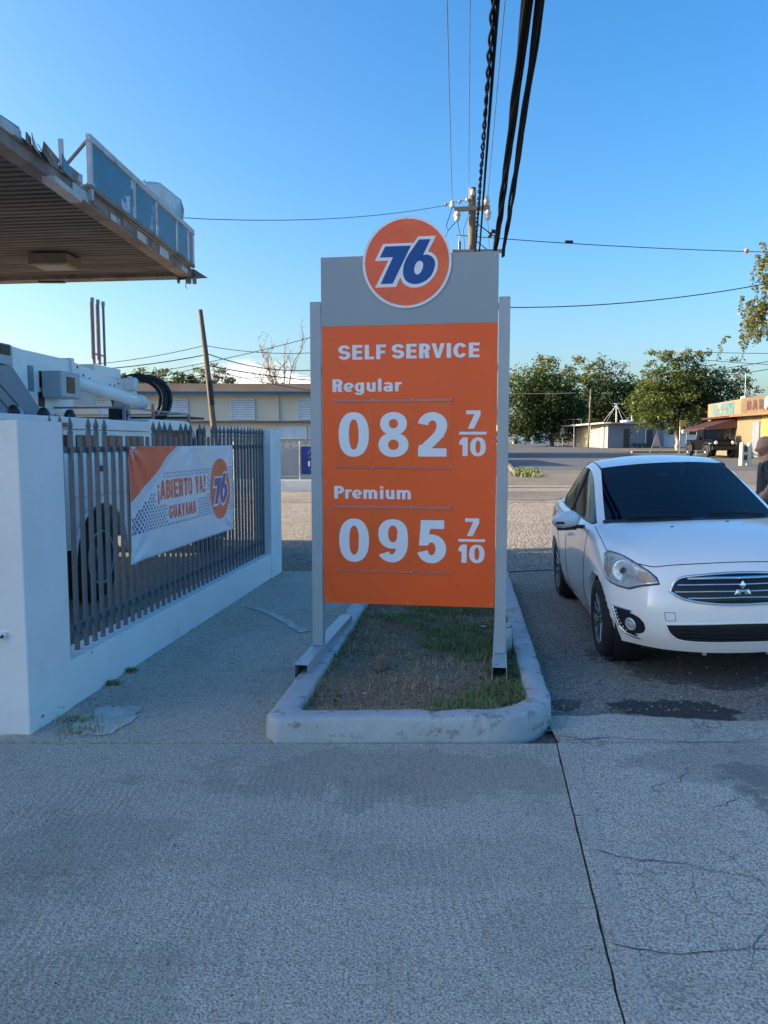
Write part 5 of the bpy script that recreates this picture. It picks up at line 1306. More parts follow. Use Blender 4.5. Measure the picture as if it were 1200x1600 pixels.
for k in range(5):
    b = MB(); b.lathe([(.0001, 0), (.05, .0), (.06, .04), (.03, .09), (.0001, .1)], (.8 - .12 * (k % 2), -.9 + .25 * k, 1.905), n=10); b.build('deck_fitting', alu if k % 2 else black, TK)
b = MB(); b.bar((.75, 1.2, 2.0), (.75, 1.45, 2.0), .12, .16); b.lathe([(.0001, .06), (.05, .05), (.06, 0), (.06, -.1)], (.82, 1.3, 2.0), 'X', 12); b.build('winch', black, TK)

# ================================================================ CANOPY
can_dark = material('weathered_canopy_deck', (0.105, 0.088, 0.076), 0.7, var=0.35, vscale=1.2, color2=(0.19, 0.165, 0.145), c2scale=2.5, c2lo=0.5, c2hi=0.75, stretch=(0.25, 2.2, 1))
can_edge = material('dirty_canopy_edge', (0.24, 0.19, 0.155), 0.75, var=0.3, vscale=3, color2=(0.10, 0.07, 0.05), c2scale=2.0, c2lo=0.52, c2hi=0.7)
can_pale = material('dull_white_flashing', (0.50, 0.50, 0.49), 0.55, var=0.15, vscale=4, color2=(0.22, 0.18, 0.15), c2scale=3.5, c2lo=0.58, c2hi=0.72)
blue_film = material('blue_peeling_film', (0.035, 0.155, 0.235), 0.4, var=0.15, vscale=3, color2=(0.30, 0.36, 0.40), c2scale=2.2, c2lo=0.62, c2hi=0.66)
CN = empty('station_canopy', (-3.43, 14.05, 4.6), 0, 'old brown filling station canopy with half its blue fascia torn off', 'canopy')
e1 = Vector((-0.050, -1, 0)); e2 = Vector((-1, 0.118, 0)).normalized()
def cp(s, t, z): return e1 * s + e2 * t + Vector((0, 0, z))
W_, D_ = 7.2, 10.8
b = MB(); NR_ = 70; vs = []; fs = []
prof_c = []
for i in range(NR_ + 1):
    s0 = 0.30 + (D_ - 0.4) * i / NR_
    prof_c += [(s0, 0.03), (s0 + .035, 0.010), (s0 + .10, 0.010), (s0 + .125, 0.03)]
for (s_, z) in prof_c: vs += [cp(s_, 0.22, z), cp(s_, W_, z)]
b.add(vs, [(2 * i, 2 * i + 1, 2 * i + 3, 2 * i + 2) for i in range(len(prof_c) - 1)]); b.build('corrugated_deck', can_dark, CN, fix=False)
def cbeam(name, s0, s1, t0, t1, z0, z1, m, par=CN, wob=0.0):
    b = MB(); vs = [cp(s, t, z) for z in (z0, z1) for (s, t) in ((s0, t0), (s0, t1), (s1, t1), (s1, t0))]
    b.add(vs, [(0, 1, 2, 3), (7, 6, 5, 4), (0, 4, 5, 1), (1, 5, 6, 2), (2, 6, 7, 3), (3, 7, 4, 0)]); return b.build(name, m, par, 0.004)
cbeam('edge_beam', 0.02, D_, 0.0, 0.20, -0.03, 0.14, can_edge)
cbeam('edge_beam', 0.0, 0.28, 0.205, W_, -0.05, 0.12, can_edge)
cbeam('roof_sheet', 0.0, D_, 0.02, W_, 0.16, 0.19, can_pale)
cbeam('roof_flashing', 5.9, D_, -0.03, 0.03, 0.10, 0.21, can_pale)
cbeam('roof_flashing', 4.30, 5.88, -0.02, 0.03, 0.10, 0.16, can_edge)
for k in range(9): cbeam('beam_plate', 0.3 + .5 * k, 0.62 + .5 * k + .05 * (k % 3), -0.012, -0.002, -0.02 + .02 * (k % 2), 0.06 + .03 * (k % 3), can_edge if k % 2 else can_pale)
# fascia panels between s = 0.05 and 4.3
ps_ = [0.06, 0.36, 0.98, 1.95, 2.85, 4.28]
for k in range(5):
    s0, s1 = ps_[k], ps_[k + 1]
    f_ = cbeam('fascia_panel', s0 + .03, s1 - .03, -0.055, -0.045, 0.20, 0.70, blue_film if k != 4 else material('blue_film_torn', (0.035, 0.155, 0.235), 0.4, color2=(0.48, 0.52, 0.55), c2scale=1.1, c2lo=0.56, c2hi=0.57))
    cbeam('fascia_frame', s0 - .025, s0 + .025, -0.065, -0.02, 0.14, 0.76, can_pale)
cbeam('fascia_frame', 4.26, 4.32, -0.07, -0.01, 0.02, 0.78, can_pale)
cbeam('fascia_top_rail', 0.03, 4.33, -0.075, -0.015, 0.705, 0.79, can_pale)
cbeam('fascia_bottom_rail', 0.03, 4.33, -0.070, -0.015, 0.14, 0.195, can_edge)
for s in (0.5, 1.5, 2.5, 3.6, 4.25): 
    b = MB(); b.bar(cp(s, .0, .74), cp(s, .55, .2), .03, .03); b.build('fascia_brace', can_edge, CN)
# curled loose sheet standing behind the fascia
b = MB()
def curl(u, v):                                      # bent sheet: narrow foot behind the fascia, open flared mouth
    ap = Vector((-.02, -.62, .60))
    R_ = [(-.02, -.42, 1.02), (-.06, -.40, 1.20), (-.16, -.62, 1.27), (-.26, -.95, 1.30), (-.34, -1.30, 1.22), (-.30, -1.75, 1.08), (-.16, -2.15, .96), (-.10, -2.45, .86)]
    k = u * (len(R_) - 1); a = int(min(k, len(R_) - 2)); rim = Vector(R_[a]).lerp(Vector(R_[a + 1]), k - a)
    p = ap.lerp(rim, .05 + .95 * v); return (p.x - .10 * math.sin(math.pi * u) * math.sin(math.pi * v), p.y, p.z + .01 * math.sin(u * 17) * v)
b.sheet(curl, 28, 10, smooth=True); b.add([(-.03, -.40, 1.02), (-.05, -.42, 1.18), (.02, -.52, 1.0), (0, -.6, .7)], [(0, 1, 2, 3)])
cs = b.build('curled_sheet', material('bare_sheet_metal', (0.66, 0.66, 0.65), 0.45, 0.15, var=0.15, vscale=3), CN, fix=False)
m_ = cs.modifiers.new('t', 'SOLIDIFY'); m_.thickness = 0.006
# torn remains along the stripped stretch
rd = random.Random(5)
for k in range(9):
    s = 4.5 + .17 * k + rd.uniform(-.04, .04); h = rd.uniform(.05, .16)
    b = MB(); p = [cp(s, -.03, .10), cp(s + rd.uniform(.10, .28), -.03 + rd.uniform(-.05, .08), .10), cp(s + rd.uniform(.16, .32), rd.uniform(-.1, .1), .12 + h), cp(s + rd.uniform(-.12, .0), rd.uniform(-.05, .1), .12 + h * rd.uniform(.5, 1.3))]
    b.add(p + [q + Vector((.008, .003, 0)) for q in p], [(0, 1, 2, 3), (7, 6, 5, 4), (0, 4, 5, 1), (1, 5, 6, 2), (2, 6, 7, 3), (3, 7, 4, 0)]); b.build('torn_flashing', (can_pale, can_edge, blue_film)[k % 3], CN)
b = MB(); b.bar(cp(5.0, -.02, .1), cp(5.03, -.03, .46), .05, .03); b.build('bent_bracket', can_pale, CN)
b = MB(); b.bar(cp(4.62, .0, -.08), cp(5.3, .0, -.06), .16, .07); b.build('pale_gutter_piece', can_pale, CN, .01)
for (s, t, w) in ((.06, .05, .10), (.02, -.05, .07), (.10, .22, .05)):
    b = MB(); b.box(cp(s, t, -.085), (w, w, .10), .3); b.build('hanging_scrap', can_edge, CN, .01)
b = MB(); b.add([cp(0, -.07, .0), cp(0, -.02, .14), cp(-.06, -.28, -.02), cp(0, .3, -.06), cp(.1, .1, -.07)], [(0, 1, 2), (0, 2, 4), (4, 2, 3), (1, 3, 2)]); b.build('bent_corner', can_edge, CN)
b = MB(); b.tube([cp(.05, .10, -.12), cp(.05, .11, -.19), cp(.04, .08, -.22)], .006, 5); b.build('loose_wire', black, CN)
# lamp box on the underside
b = MB(); c_ = cp(1.75, 1.72, -.10); b.box(c_, (.62, .50, .17), math.atan2(e1.y, e1.x) + R(90)); lb = b.build('canopy_lamp', material('lamp_housing', (0.24, 0.18, 0.13), .6, var=.15), CN, .01)
b = MB(); b.box(c_ + Vector((0, 0, -.088)), (.48, .38, .008), math.atan2(e1.y, e1.x) + R(90)); b.build('lamp_glass', material('dull_lamp_glass', (.20, .17, .14), .3), lb)
b = MB(); b.box(cp(.12, 2.6, -.062), (.45, .12, .02), 0); b.build('dark_patch', black, CN)
for (s, t) in ((3, 6.2), (8, 6.2)):
    b = MB(); b.tube([cp(s, t, -4.6), cp(s, t, 0)], .14, 16); b.build('column', can_pale, CN)

# unseen building added left of the view, sized to keep the forecourt in shade
ST = empty('shade_building', (-24, -2, 0), 0, 'unseen white building added left of the forecourt to shade it', 'building')
b = MB(); b.span((-8, 0.5, -.1), (8, 13.35, 9.4)); b.build('wall', white_paint, ST)
b = MB(); b.span((-8.3, 0.2, 9.4), (8.3, 13.45, 9.7)); b.build('roof_slab', can_pale, ST)
for y in (3, 7, 11): b = MB(); b.span((8.002, y - 1.5, 1.0), (8.05, y + 1.5, 2.8)); w_ = b.build('window', dark_glass, ST)

# ================================================================ SCHOOL BUILDING
cream = material('cream_wall', (0.56, 0.54, 0.47), 0.8, var=0.06, vscale=0.5, color2=(0.42, 0.40, 0.35), c2scale=0.6, c2lo=0.58, c2hi=0.75)
cream2 = material('pale_yellow_wall', (0.52, 0.50, 0.41), 0.8, var=0.08, vscale=0.5)
brown_roof = material('brown_roof_edge', (0.155, 0.115, 0.09), 0.8, var=0.2, vscale=1)
blue_trim = material('blue_trim', (0.01, 0.10, 0.21), 0.5)
louvre = material('pale_louvre', (0.55, 0.64, 0.72), 0.5, var=0.08)
SC = empty('school_building', (-12, 52, 0), 0, 'long cream two-storey block with brown roof edge and louvred windows', 'building')
g0 = rise(52)
b = MB(); b.span((-30, 0.0, g0 - .5), (15.0, 9, 4.86)); b.build('wall', cream, SC)
b = MB(); b.add([(-30.6, -.9, 4.98), (15.6, -.9, 4.98), (15.6, -.6, 5.52), (-30.6, -.6, 5.52), (-30.6, 9.5, 4.98), (15.6, 9.5, 4.98), (15.6, 9.2, 5.9), (-30.6, 9.2, 5.9)], [(0, 1, 2, 3), (5, 4, 7, 6), (3, 2, 6, 7), (0, 4, 5, 1), (1, 5, 6, 2), (4, 0, 3, 7)]); b.build('roof', brown_roof, SC)
b = MB(); b.span((-30.5, -.86, 4.84), (15.5, -.80, 4.976)); b.build('blue_fascia_strip', blue_trim, SC)
b = MB(); b.span((-30.4, -.78, 4.87), (15.4, 0, 4.95)); b.build('soffit', cream, SC)
def louvre_window(par, x, z0, z1, w, y, nsl):
    b = MB(); t = .05
    for (a, c) in (((x - t, y - .06, z0 - t), (x, y, z1 + t)), ((x + w, y - .06, z0 - t), (x + w + t, y, z1 + t)), ((x, y - .06, z0 - t), (x + w, y, z0)), ((x, y - .06, z1), (x + w, y, z1 + t)), ((x + w / 2 - .02, y - .05, z0), (x + w / 2 + .02, y, z1))): b.span(a, c)
    wf = b.build('window', louvre, par)
    b = MB(); b.span((x, y - .01, z0), (x + w, y + .01, z1)); b.build('dark_opening', truck_grey, wf)
    hgt = (z1 - z0) / nsl
    s0 = None
    for k in range(nsl):
        if s0 is None:
            b = MB(); b.bar((x, 0, 0), (x + w, 0, 0), hgt * .82, .012); b.v = [(v[0], v[1] * .35 - .0, v[2] + v[1] * .95) for v in b.v]; s0 = sl = b.build('slat', louvre, wf)
        else: sl = clone(s0)
        sl.location = (0, y - .035, z0 + hgt * (k + .5))
for x in (-23.5, -19.0, -14.5, -10.0, -5.5, -1.0+2.78, 6.3, 10.8): pass
for x in (-25.2, -20.7, -16.2, -11.7, -7.2, -2.7, 1.78, 6.28, 10.8): louvre_window(SC, x, 3.2, 4.58, 1.5, -.01, 9)
for x in (-27.4, -18.4, -9.4, 13.2): 
    b = MB(); b.span((x, -.12, g0 - .3), (x + .4, -.003, 4.84)); b.build('pilaster', cream, SC)
b = MB(); b.span((4.5, -.12, g0 - .3), (4.95, -.003, 4.84)); b.build('pilaster', cream, SC)
AN = empty('school_annex', (-12, 40, 0), 0, 'low pale yellow annex with louvre windows in front of the cream block', 'building')
b = MB(); b.span((-28, 0, 0), (14.5, 8, 2.66)); b.build('wall', cream2, AN)
b = MB(); b.span((-28.2, -.25, 2.663), (14.7, 8.2, 2.75)); b.build('roof_slab', material('dark_flat_roof', (.13, .12, .11), .8, var=.2), AN)
for x in (-21, -15, -9, -3.6, .4, 3.5, 6.6, 8.15, 11): louvre_window(AN, x, 1.86, 2.40, 1.35, -.01, 5)
b = MB(); b.bar((9.6, -.05, .3), (9.6, -.05, 2.6), .05, .05); b.build('drain_pipe', white_paint, AN)

# chain-link fence on a low wall across the lot
CF = empty('chain_link_fence', (-3.6, 23.6, 0), 0, 'chain-link fence with wire scroll top on a low white wall behind the lot', 'fence')
b = MB(); b.span((-9, -.12, 0), (5.0, .12, .50)); b.build('low_wall', white_paint, CF, .01)
b = MB()
for x in (-8.5, -6.0, -3.5, -1.0, 1.02, 3.2, 4.9): b.tube([(x, 0, .5), (x, 0, 1.68)], .025, 8)
b.tube([(-9, 0, 1.62), (5, 0, 1.62)], .018, 6); b.tube([(-9, 0, .62), (5, 0, .62)], .012, 6); b.tube([(-9, 0, 1.45), (5, 0, 1.45)], .012, 6); b.build('fence_frame', steel, CF)
b = MB(); sp_ = .085
n_ = int(14 / sp_)
for k in range(-10, n_):
    for dr in (1, -1):
        x0 = -9 + k * sp_; z0, z1 = .62, 1.45; x1 = x0 + (z1 - z0)
        if dr < 0: x0, x1 = x1, x0
        if min(x0, x1) < -9 or max(x0, x1) > 5: continue
        b.bar((x0, .004 * dr, z0), (x1, .004 * dr, z1), .006, .006)
w_ = b.build('wire_mesh', material('grey_wire', (.22, .22, .22), .5, .5), CF); w_['kind'] = 'stuff'
b = MB()
for k in range(60):
    x = -8.8 + k * .23; b.tube([(x + .07 * math.cos(t), 0, 1.70 - .03 + .055 * math.sin(t)) for t in [6.283 * q / 8 for q in range(9)]], .008, 5)
    b.tube([(x + .115, 0, 1.47), (x + .115, 0, 1.74)], .008, 5)
w_ = b.build('scroll_top', black, CF); w_['kind'] = 'stuff'
BB = empty('blue_banner', (-2.52, 23.42, 0), 0, 'dark blue banner with white writing hung on the chain-link fence behind the price sign', 'banner')
b = MB(); b.sheet(lambda u, v: (u * 1.3, .012 * math.sin(u * 9) + .008 * math.sin(v * 7 + u * 3), .68 + .84 * v), 20, 10); b.build('banner_cloth', material('deep_blue_cloth', (.008, .035, .20), .6, var=.2, vscale=4), BB, fix=False)
b = MB()
for k, (x0, z0, x1, z1, w) in enumerate(((.22, 1.30, .30, 1.44, .05), (.22, 1.16, .30, 1.24, .05), (.24, .92, .24, 1.08, .06), (.28, .80, .34, .92, .04), (.40, .85, .40, 1.3, .07), (.52, .9, .62, 1.25, .06), (.8, .9, .95, 1.25, .07))): b.bar((x0, -.025, z0), (x1, -.025, z1), w, .004)
w_ = b.build('white_writing', letter_white, BB); w_['kind'] = 'stuff'
b = MB(); b.span((-5.4, 25.4, .2), (-2.3, 25.5, 1.5)); o = b.build('pale_hoarding', alu); tag(o, 'pale grey panel standing behind the chain-link fence', 'panel')

# ================================================================ POLES AND WIRES
LP = empty('leaning_pole', (-4.18, 20.0, 0.05), 0, 'old leaning wooden pole with a black sleeve rising behind the picket fence', 'pole')
b = MB(); b.tube([(0, 0, 0), (-.24, 0, 2.1), (-.40, 0, 3.9), (-.515, 0, 4.97)], [.085, .078, .068, .058], 12); b.build('shaft', wood, LP)
b = MB(); b.tube([(-.285, 0, 2.72), (-.325, 0, 3.16)], [.088, .082], 12); b.tube([(-.275, 0, 2.55), (-.285, 0, 2.7)], [.084, .084], 10); b.build('black_sleeve', black, LP)
UPX, UPY = 2.80, 25.0
UT = empty('utility_pole', (UPX, UPY, rise(25)), 0, 'tall wooden utility pole with cross-arm and white insulators behind the price sign', 'pole')
g_ = rise(25)
b = MB(); b.tube([(0, 0, -.2), (0, 0, 4), (-.02, 0, 9.62 - g_)], [.17, .15, .115], 14); b.build('shaft', wood, UT)
armw = material('grey_timber', (.23, .19, .15), .85, var=.25, stretch=(.6, 6, 6), vscale=6)
b = MB(); b.bar((-.60, -.13, 8.93 - g_), (.52, -.13, 8.98 - g_), .10, .13); b.build('cross_arm', armw, UT, .005)
b = MB(); b.bar((-.66, -.13, 7.64 - g_), (.92, -.13, 7.66 - g_), .10, .10); b.build('cross_arm', armw, UT, .005)
def insul(par, x, y, z, up=1, k=1.0):
    b = MB(); b.lathe([(.0001, .0), (.06 * k, 0.0), (.085 * k, .05 * k), (.095 * k, .10 * k), (.05 * k, .12 * k), (.075 * k, .15 * k), (.07 * k, .20 * k), (.03 * k, .24 * k), (.0001, .25 * k)], n=14)
    b.v = [(v[0] + x, v[1] + y, v[2] * up + z) for v in b.v]; return b.build('insulator', ceramic, par)
insul(UT, -.50, -.13, 8.86 - g_, -1, 1.25); insul(UT, .46, -.13, 8.90 - g_, -1, 1.25); insul(UT, -.66, -.13, 8.98 - g_, 1, .9); insul(UT, .40, -.13, 9.05 - g_, 1, 1.3); insul(UT, -.03, -.15, 9.35 - g_, 1, .8)
for x in (-.42, .68):
    b = MB(); b.tube([(x, -.13, 7.70 - g_), (x, -.13, 7.95 - g_)], .045, 8); b.tube([(x, -.13, 7.95 - g_), (x, -.13, 8.15 - g_)], .018, 6); b.build('fuse_cutout', material('brown_porcelain', (.10, .05, .04), .3), UT)
for k in range(4):
    x = -.85 + .22 * k; b = MB(); b.lathe([(.0001, -.05), (.05, -.04), (.075, 0), (.03, .02), (.0001, .05)], (x, -.05, 9.10 - g_ + .045 * k), 'X', 12); b.build('strain_insulator', ceramic if k % 2 else armw, UT)
b = MB(); b.tube([(-.95, -.05, 9.09 - g_), (-.05, -.05, 9.28 - g_)], .014, 6); b.build('strain_rod', steel, UT)
def sagline(p, q, sag, n=14): return [tuple(p[i] + (q[i] - p[i]) * k / n - (sag * 4 * (k / n) * (1 - k / n) if i == 2 else 0) for i in range(3)) for k in range(n + 1)]
def wire(name, pts, r, label, group='overhead wires', m=None, par=None):
    b = MB(); b.tube(pts, r, 6); o = b.build(name, m or cable_black, par)
    if par is None: tag(o, label, 'wire', group)
    return o
for pts, r in (([(-.66, -.14, 8.98 - g_), (-.85, -.2, 8.4 - g_), (-.78, -.15, 8.28 - g_), (-.5, -.14, 8.6 - g_)], .012), ([(-.5, -.14, 8.6 - g_), (-.4, -.13, 8.15 - g_)], .010), ([(-.78, -.15, 8.3 - g_), (-1.0, -.2, 7.7 - g_)], .008), ([(.12, -.14, 8.5 - g_), (.68, -.14, 8.1 - g_)], .016), ([(.12, -.14, 7.95 - g_), (.45, -.14, 7.7 - g_)], .014), ([(.46, -.14, 8.6 - g_), (.52, -.14, 7.75 - g_)], .006), ([(-.1, -.2, 8.9 - g_), (-.3, -.14, 8.3 - g_), (-.25, -.14, 7.7 - g_)], .007)):
    wire('jumper_wire', opn(pts, 6) if False else pts, r, None, par=UT)
def run(P0, Y9, P2, sg):                            # pole end, a point along the span, the far end behind the view
    a = sagline(P0, Y9, sg, 16); c = sagline(Y9, P2, 0, 6); return a + c[1:]
thin = material('bare_copper_wire', (.16, .15, .16), .4, .5)
wire('power_line', run((2.14, 24.9, 9.20), (1.01, 13, 8.71), (-.6, -16, 9.3), .0), .009, 'thin bare power line running overhead from the left insulator of the utility pole', m=thin)
wire('power_line', run((2.66, 24.9, 9.75), (1.38, 13, 8.71), (.1, -16, 9.3), .0), .008, 'thin bare power line running overhead from the top of the utility pole', m=thin)
wire('power_line', run((3.24, 24.9, 9.1), (1.94, 13, 8.71), (.5, -16, 9.3), .0), .009, 'thin bare power line running overhead from the right insulator of the utility pole', m=thin)
def bundle(name, pts, r, strands, sr, twist, label):
    root = empty(name, (0, 0, 0), 0, label, 'cable', 'cable bundles overhead')
    P = []
    for i in range(len(pts) - 1):
        for k in range(14): P.append(Vector(pts[i]).lerp(Vector(pts[i + 1]), k / 14))
    P.append(Vector(pts[-1])); L = 0
    for s in range(strands):
        Q = []; L = 0
        for i, p in enumerate(P):
            if i: L += (P[i] - P[i - 1]).length
            a = L * twist + 2 * math.pi * s / strands + 1.1 * nz3(L * .35, s, 0)
            rr = r * (1 + .5 * nz3(L * .5, s * 3, 2))
            Q.append(p + Vector((math.cos(a) * rr, 0, math.sin(a) * rr)))
        b = MB(); b.tube(Q, sr, 7); b.build('strand', cable_black, root)
    return root
bundle('cable_bundle', run((3.38, 24.0, 7.36), (1.60, 9, 6.55), (-.6, -14, 7.6), 0.02), .040, 4, .031, .5, 'thick bundle of black cables overhead, left one of the heavy pair')
bundle('cable_bundle', run((3.62, 24.0, 7.30), (1.74, 9, 6.55), (-.3, -14, 7.6), 0.06), .032, 3, .029, .45, 'thick black cable bundle overhead, rightmost of all the overhead lines')
bundle('twisted_cable', run((2.88, 25, 7.60), (1.215, 9, 6.55), (-.9, -14, 7.6), 0.03), .021, 2, .018, 6.0, 'twisted pair cable hanging just right of the utility pole')
wire('black_cable', run((3.02, 25, 7.60), (1.265, 9, 6.55), (-.8, -14, 7.6), 0.0), .024, 'smooth black cable running beside the twisted one overhead')
for (x, y, z) in ((3.38, 24, 7.36), (3.62, 24, 7.30)): pass
bundle('cable_bundle', [(3.36, 24.3, 7.37), (3.10, 30, 6.9), (4.0, 55, 7.6)], .04, 3, .035, .8, 'black cable bundle running on from the utility pole towards the far road')
wire('span_wire', sagline((-4.867 * 1.8, 14, 6.2), (2.02, 25, 9.10), .55), .010, 'thin wire from the strain insulator running left over the fence', m=thin)
wire('span_wire', sagline((2.3, 25, 8.18), (14, 25.0, 7.62), .10), .012, 'thin black wire leaving the pole to the right, with a small dark splice box')
b = MB(); b.tube([(5.74, 25, 7.97), (5.98, 25, 7.965)], .05, 8); tag(b.build('splice_box', black), 'small dark splice box on the wire right of the utility pole', 'splice box')
b = MB(); b.tube([(11.45, 25, 7.70), (11.55, 25, 7.68)], .07, 8); tag(b.build('wire_coupling', orange_paint), 'small reddish coupling on the wire by the hanging foliage', 'coupling')
wire('span_wire', sagline((3.0, 25, 5.95), (14, 25.0, 7.05), .35), .016, 'black wire sloping up to the right from behind the price sign')
b = MB(); b.box((3.36, 24.0, 8.02), (.30, .12, .10), .3); b.ball((3.22, 24.0, 7.92), .07); tag(b.build('cable_clamp', black, bevel=.02), 'dark clamp on the thick cables right of the utility pole', 'clamp')
for k, (a, c, sg, r) in enumerate((((-12, 22, 3.2), (-1.6, 20, 4.40), .35, .012), ((-12, 22, 3.9), (-4.6, 20, 4.12), .3, .012), ((-4.6, 20, 4.12), (0, 22, 4.45), .25, .012), ((-12, 22, 3.75), (-4.5, 20, 3.90), .25, .018), ((-4.5, 20, 3.90), (0, 22, 4.15), .45, .018), ((-4.45, 20, 3.60), (0, 21, 3.25), .12, .020), ((-4.45, 20, 3.50), (0, 21, 2.85), .12, .012), ((-9, 21, 3.1), (-4.5, 20, 3.62), .12, .012), ((-12, 22, 3.6), (-0, 22, 3.6), .15, .009))):
    lab = ('topmost line right of the leaning pole rising towards the price sign', 'second highest line arriving at the leaning pole from the left', 'line leaving the leaning pole just below its upper third, to the right', 'thick line reaching the leaning pole from the left above the hose coil', 'sagging thick line between the leaning pole and the price sign', 'heavy dark line dropping right from the middle of the leaning pole', 'lowest line falling right from the leaning pole across the school roof', 'short line climbing to the leaning pole over the distant trees', 'long faint level line passing behind the leaning pole')[k]
    wire('phone_line', sagline(a, c, sg), r * .7, lab, 'telephone lines at the leaning pole')
# wires in the right-hand sky
for k, (a, c) in enumerate((((25, 66, 6.8), (32, 40, 8.0)), ((25, 66, 7.4), (32, 40, 8.5)), ((26, 66, 9.3), (48, 66, 9.9)), ((26, 66, 8.7), (48, 66, 8.2)))):
    wire('far_line', sagline(a, c, .4), .025, ('lower line slanting up from the bar side trees to the hanging foliage', 'upper line slanting up from the bar side trees to the hanging foliage', 'highest thin level line right of the big tree', 'lower thin level line above the bar parapet')[k], 'telephone lines above the bar')
# ================================================================ TREES
def leaf_mat(name, col, col2, tr=0.35):
    m = bpy.data.materials.new(name); m.use_nodes = True; n, l = m.node_tree.nodes, m.node_tree.links
    p = n['Principled BSDF']; p.inputs['Roughness'].default_value = 0.5; p.inputs['Specular IOR Level'].default_value = 0.25
    geo = n.new('ShaderNodeNewGeometry'); mx = n.new('ShaderNodeMix'); mx.data_type = 'RGBA'
    mx.inputs['A'].default_value = (*col, 1); mx.inputs['B'].default_value = (*col2, 1)
    l.new(geo.outputs['Random Per Island'], mx.inputs['Factor']); l.new(mx.outputs['Result'], p.inputs['Base Color'])
    t = n.new('ShaderNodeBsdfTranslucent'); l.new(mx.outputs['Result'], t.inputs['Color'])
    ms = n.new('ShaderNodeMixShader'); ms.inputs[0].default_value = tr; l.new(p.outputs[0], ms.inputs[1]); l.new(t.outputs[0], ms.inputs[2])
    l.new(ms.outputs[0], n['Material Output'].inputs['Surface']); MATS[name] = m; return m
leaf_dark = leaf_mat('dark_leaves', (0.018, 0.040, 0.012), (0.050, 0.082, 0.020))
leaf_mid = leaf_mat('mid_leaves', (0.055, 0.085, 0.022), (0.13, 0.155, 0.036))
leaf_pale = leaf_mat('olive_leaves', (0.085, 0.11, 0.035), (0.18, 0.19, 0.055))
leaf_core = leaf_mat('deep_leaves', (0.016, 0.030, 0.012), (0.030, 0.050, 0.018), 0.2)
bark = material('grey_bark', (0.16, 0.13, 0.10), 0.9, var=0.3, vscale=4, bump=0.01, bscale=8)
bark_pale = material('pale_bark', (0.30, 0.25, 0.20), 0.9, var=0.25, vscale=4)
def leaves(b, c, r, n, size, rd, shell=0.45, mi=0, clump=0.35, nclump=None, droop=0.0):
    c = Vector(c); nclump = nclump or max(4, n // 45)
    cs = []
    for _ in range(nclump):
        while True:
            d = Vector((rd.uniform(-1, 1), rd.uniform(-1, 1), rd.uniform(-1, 1)))
            if 0.05 < d.length < 1: break
        d = d.normalized() * (shell + (1 - shell) * rd.random() ** 0.7)
        cs.append(Vector((c.x + d.x * r[0], c.y + d.y * r[1], c.z + d.z * r[2])))
    cr = clump * min(r)
    for i in range(n):
        k = cs[i % nclump]; p = k + Vector((rd.gauss(0, cr * .5), rd.gauss(0, cr * .5), rd.gauss(0, cr * .36)))
        a = Vector((rd.gauss(0, 1), rd.gauss(0, 1), rd.gauss(0, .6))).normalized(); q = a.cross(Vector((rd.gauss(0, 1), rd.gauss(0, 1), rd.gauss(0, 1)))).normalized()
        s = size * rd.uniform(.6, 1.4); w = s * .5
        b.add([p - a * s * .5, p + q * w * .5, p + a * s * .5 - Vector((0, 0, droop * s)), p - q * w * .5], [(0, 1, 2, 3)], mi)
    return cs
def limb(b, p0, p1, r0, r1, rd, n=7, wob=.12):
    P = []; L = (Vector(p1) - Vector(p0)).length
    for i in range(n + 1):
        t = i / n; p = Vector(p0).lerp(Vector(p1), t); k = wob * L * math.sin(math.pi * t)
        P.append(p + Vector((rd.uniform(-k, k), rd.uniform(-k, k), rd.uniform(-k, k) * .4)) * .5)
    b.tube(P, [r0 + (r1 - r0) * i / n for i in range(n + 1)], 7)
def tree(label, base, fork, blobs, mats, seed, size=.3, group=None, barkm=bark, tr=.28, twigs=12, name='tree'):
    rd = random.Random(seed); bx, by = base; gz = G(bx, by)
    root = empty(name, (bx, by, gz), 0, label, 'tree', group)
    b = MB(); fk = Vector((rd.uniform(-.3, .3), 0, fork)); limb(b, (0, 0, -.2), fk, tr, tr * .75, rd)
    for i, bl in enumerate(blobs):
        c = Vector(bl[0]) - Vector((bx, by, gz)); limb(b, fk, c, tr * .5, tr * .14, rd)
        for _ in range(max(1, twigs // len(blobs))):
            d = Vector((rd.uniform(-1, 1) * bl[1][0], rd.uniform(-1, 1) * bl[1][1], rd.uniform(-.4, 1) * bl[1][2])) * .85
            limb(b, c - d * .1, c + d, tr * .14, .015, rd, 5)
    b.build('trunk', barkm, root)
    b = MB()
    for bl in blobs:
        c = Vector(bl[0]) - Vector((bx, by, gz)); kw = bl[4] if len(bl) > 4 else {}
        leaves(b, c, bl[1], bl[2], size * kw.get('s', 1), rd, kw.get('shell', .45), bl[3], kw.get('clump', .35), kw.get('nc'))
    b.build('crown', mats, root); return root
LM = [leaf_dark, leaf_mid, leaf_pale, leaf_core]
TG = 'broad trees beyond the far road'
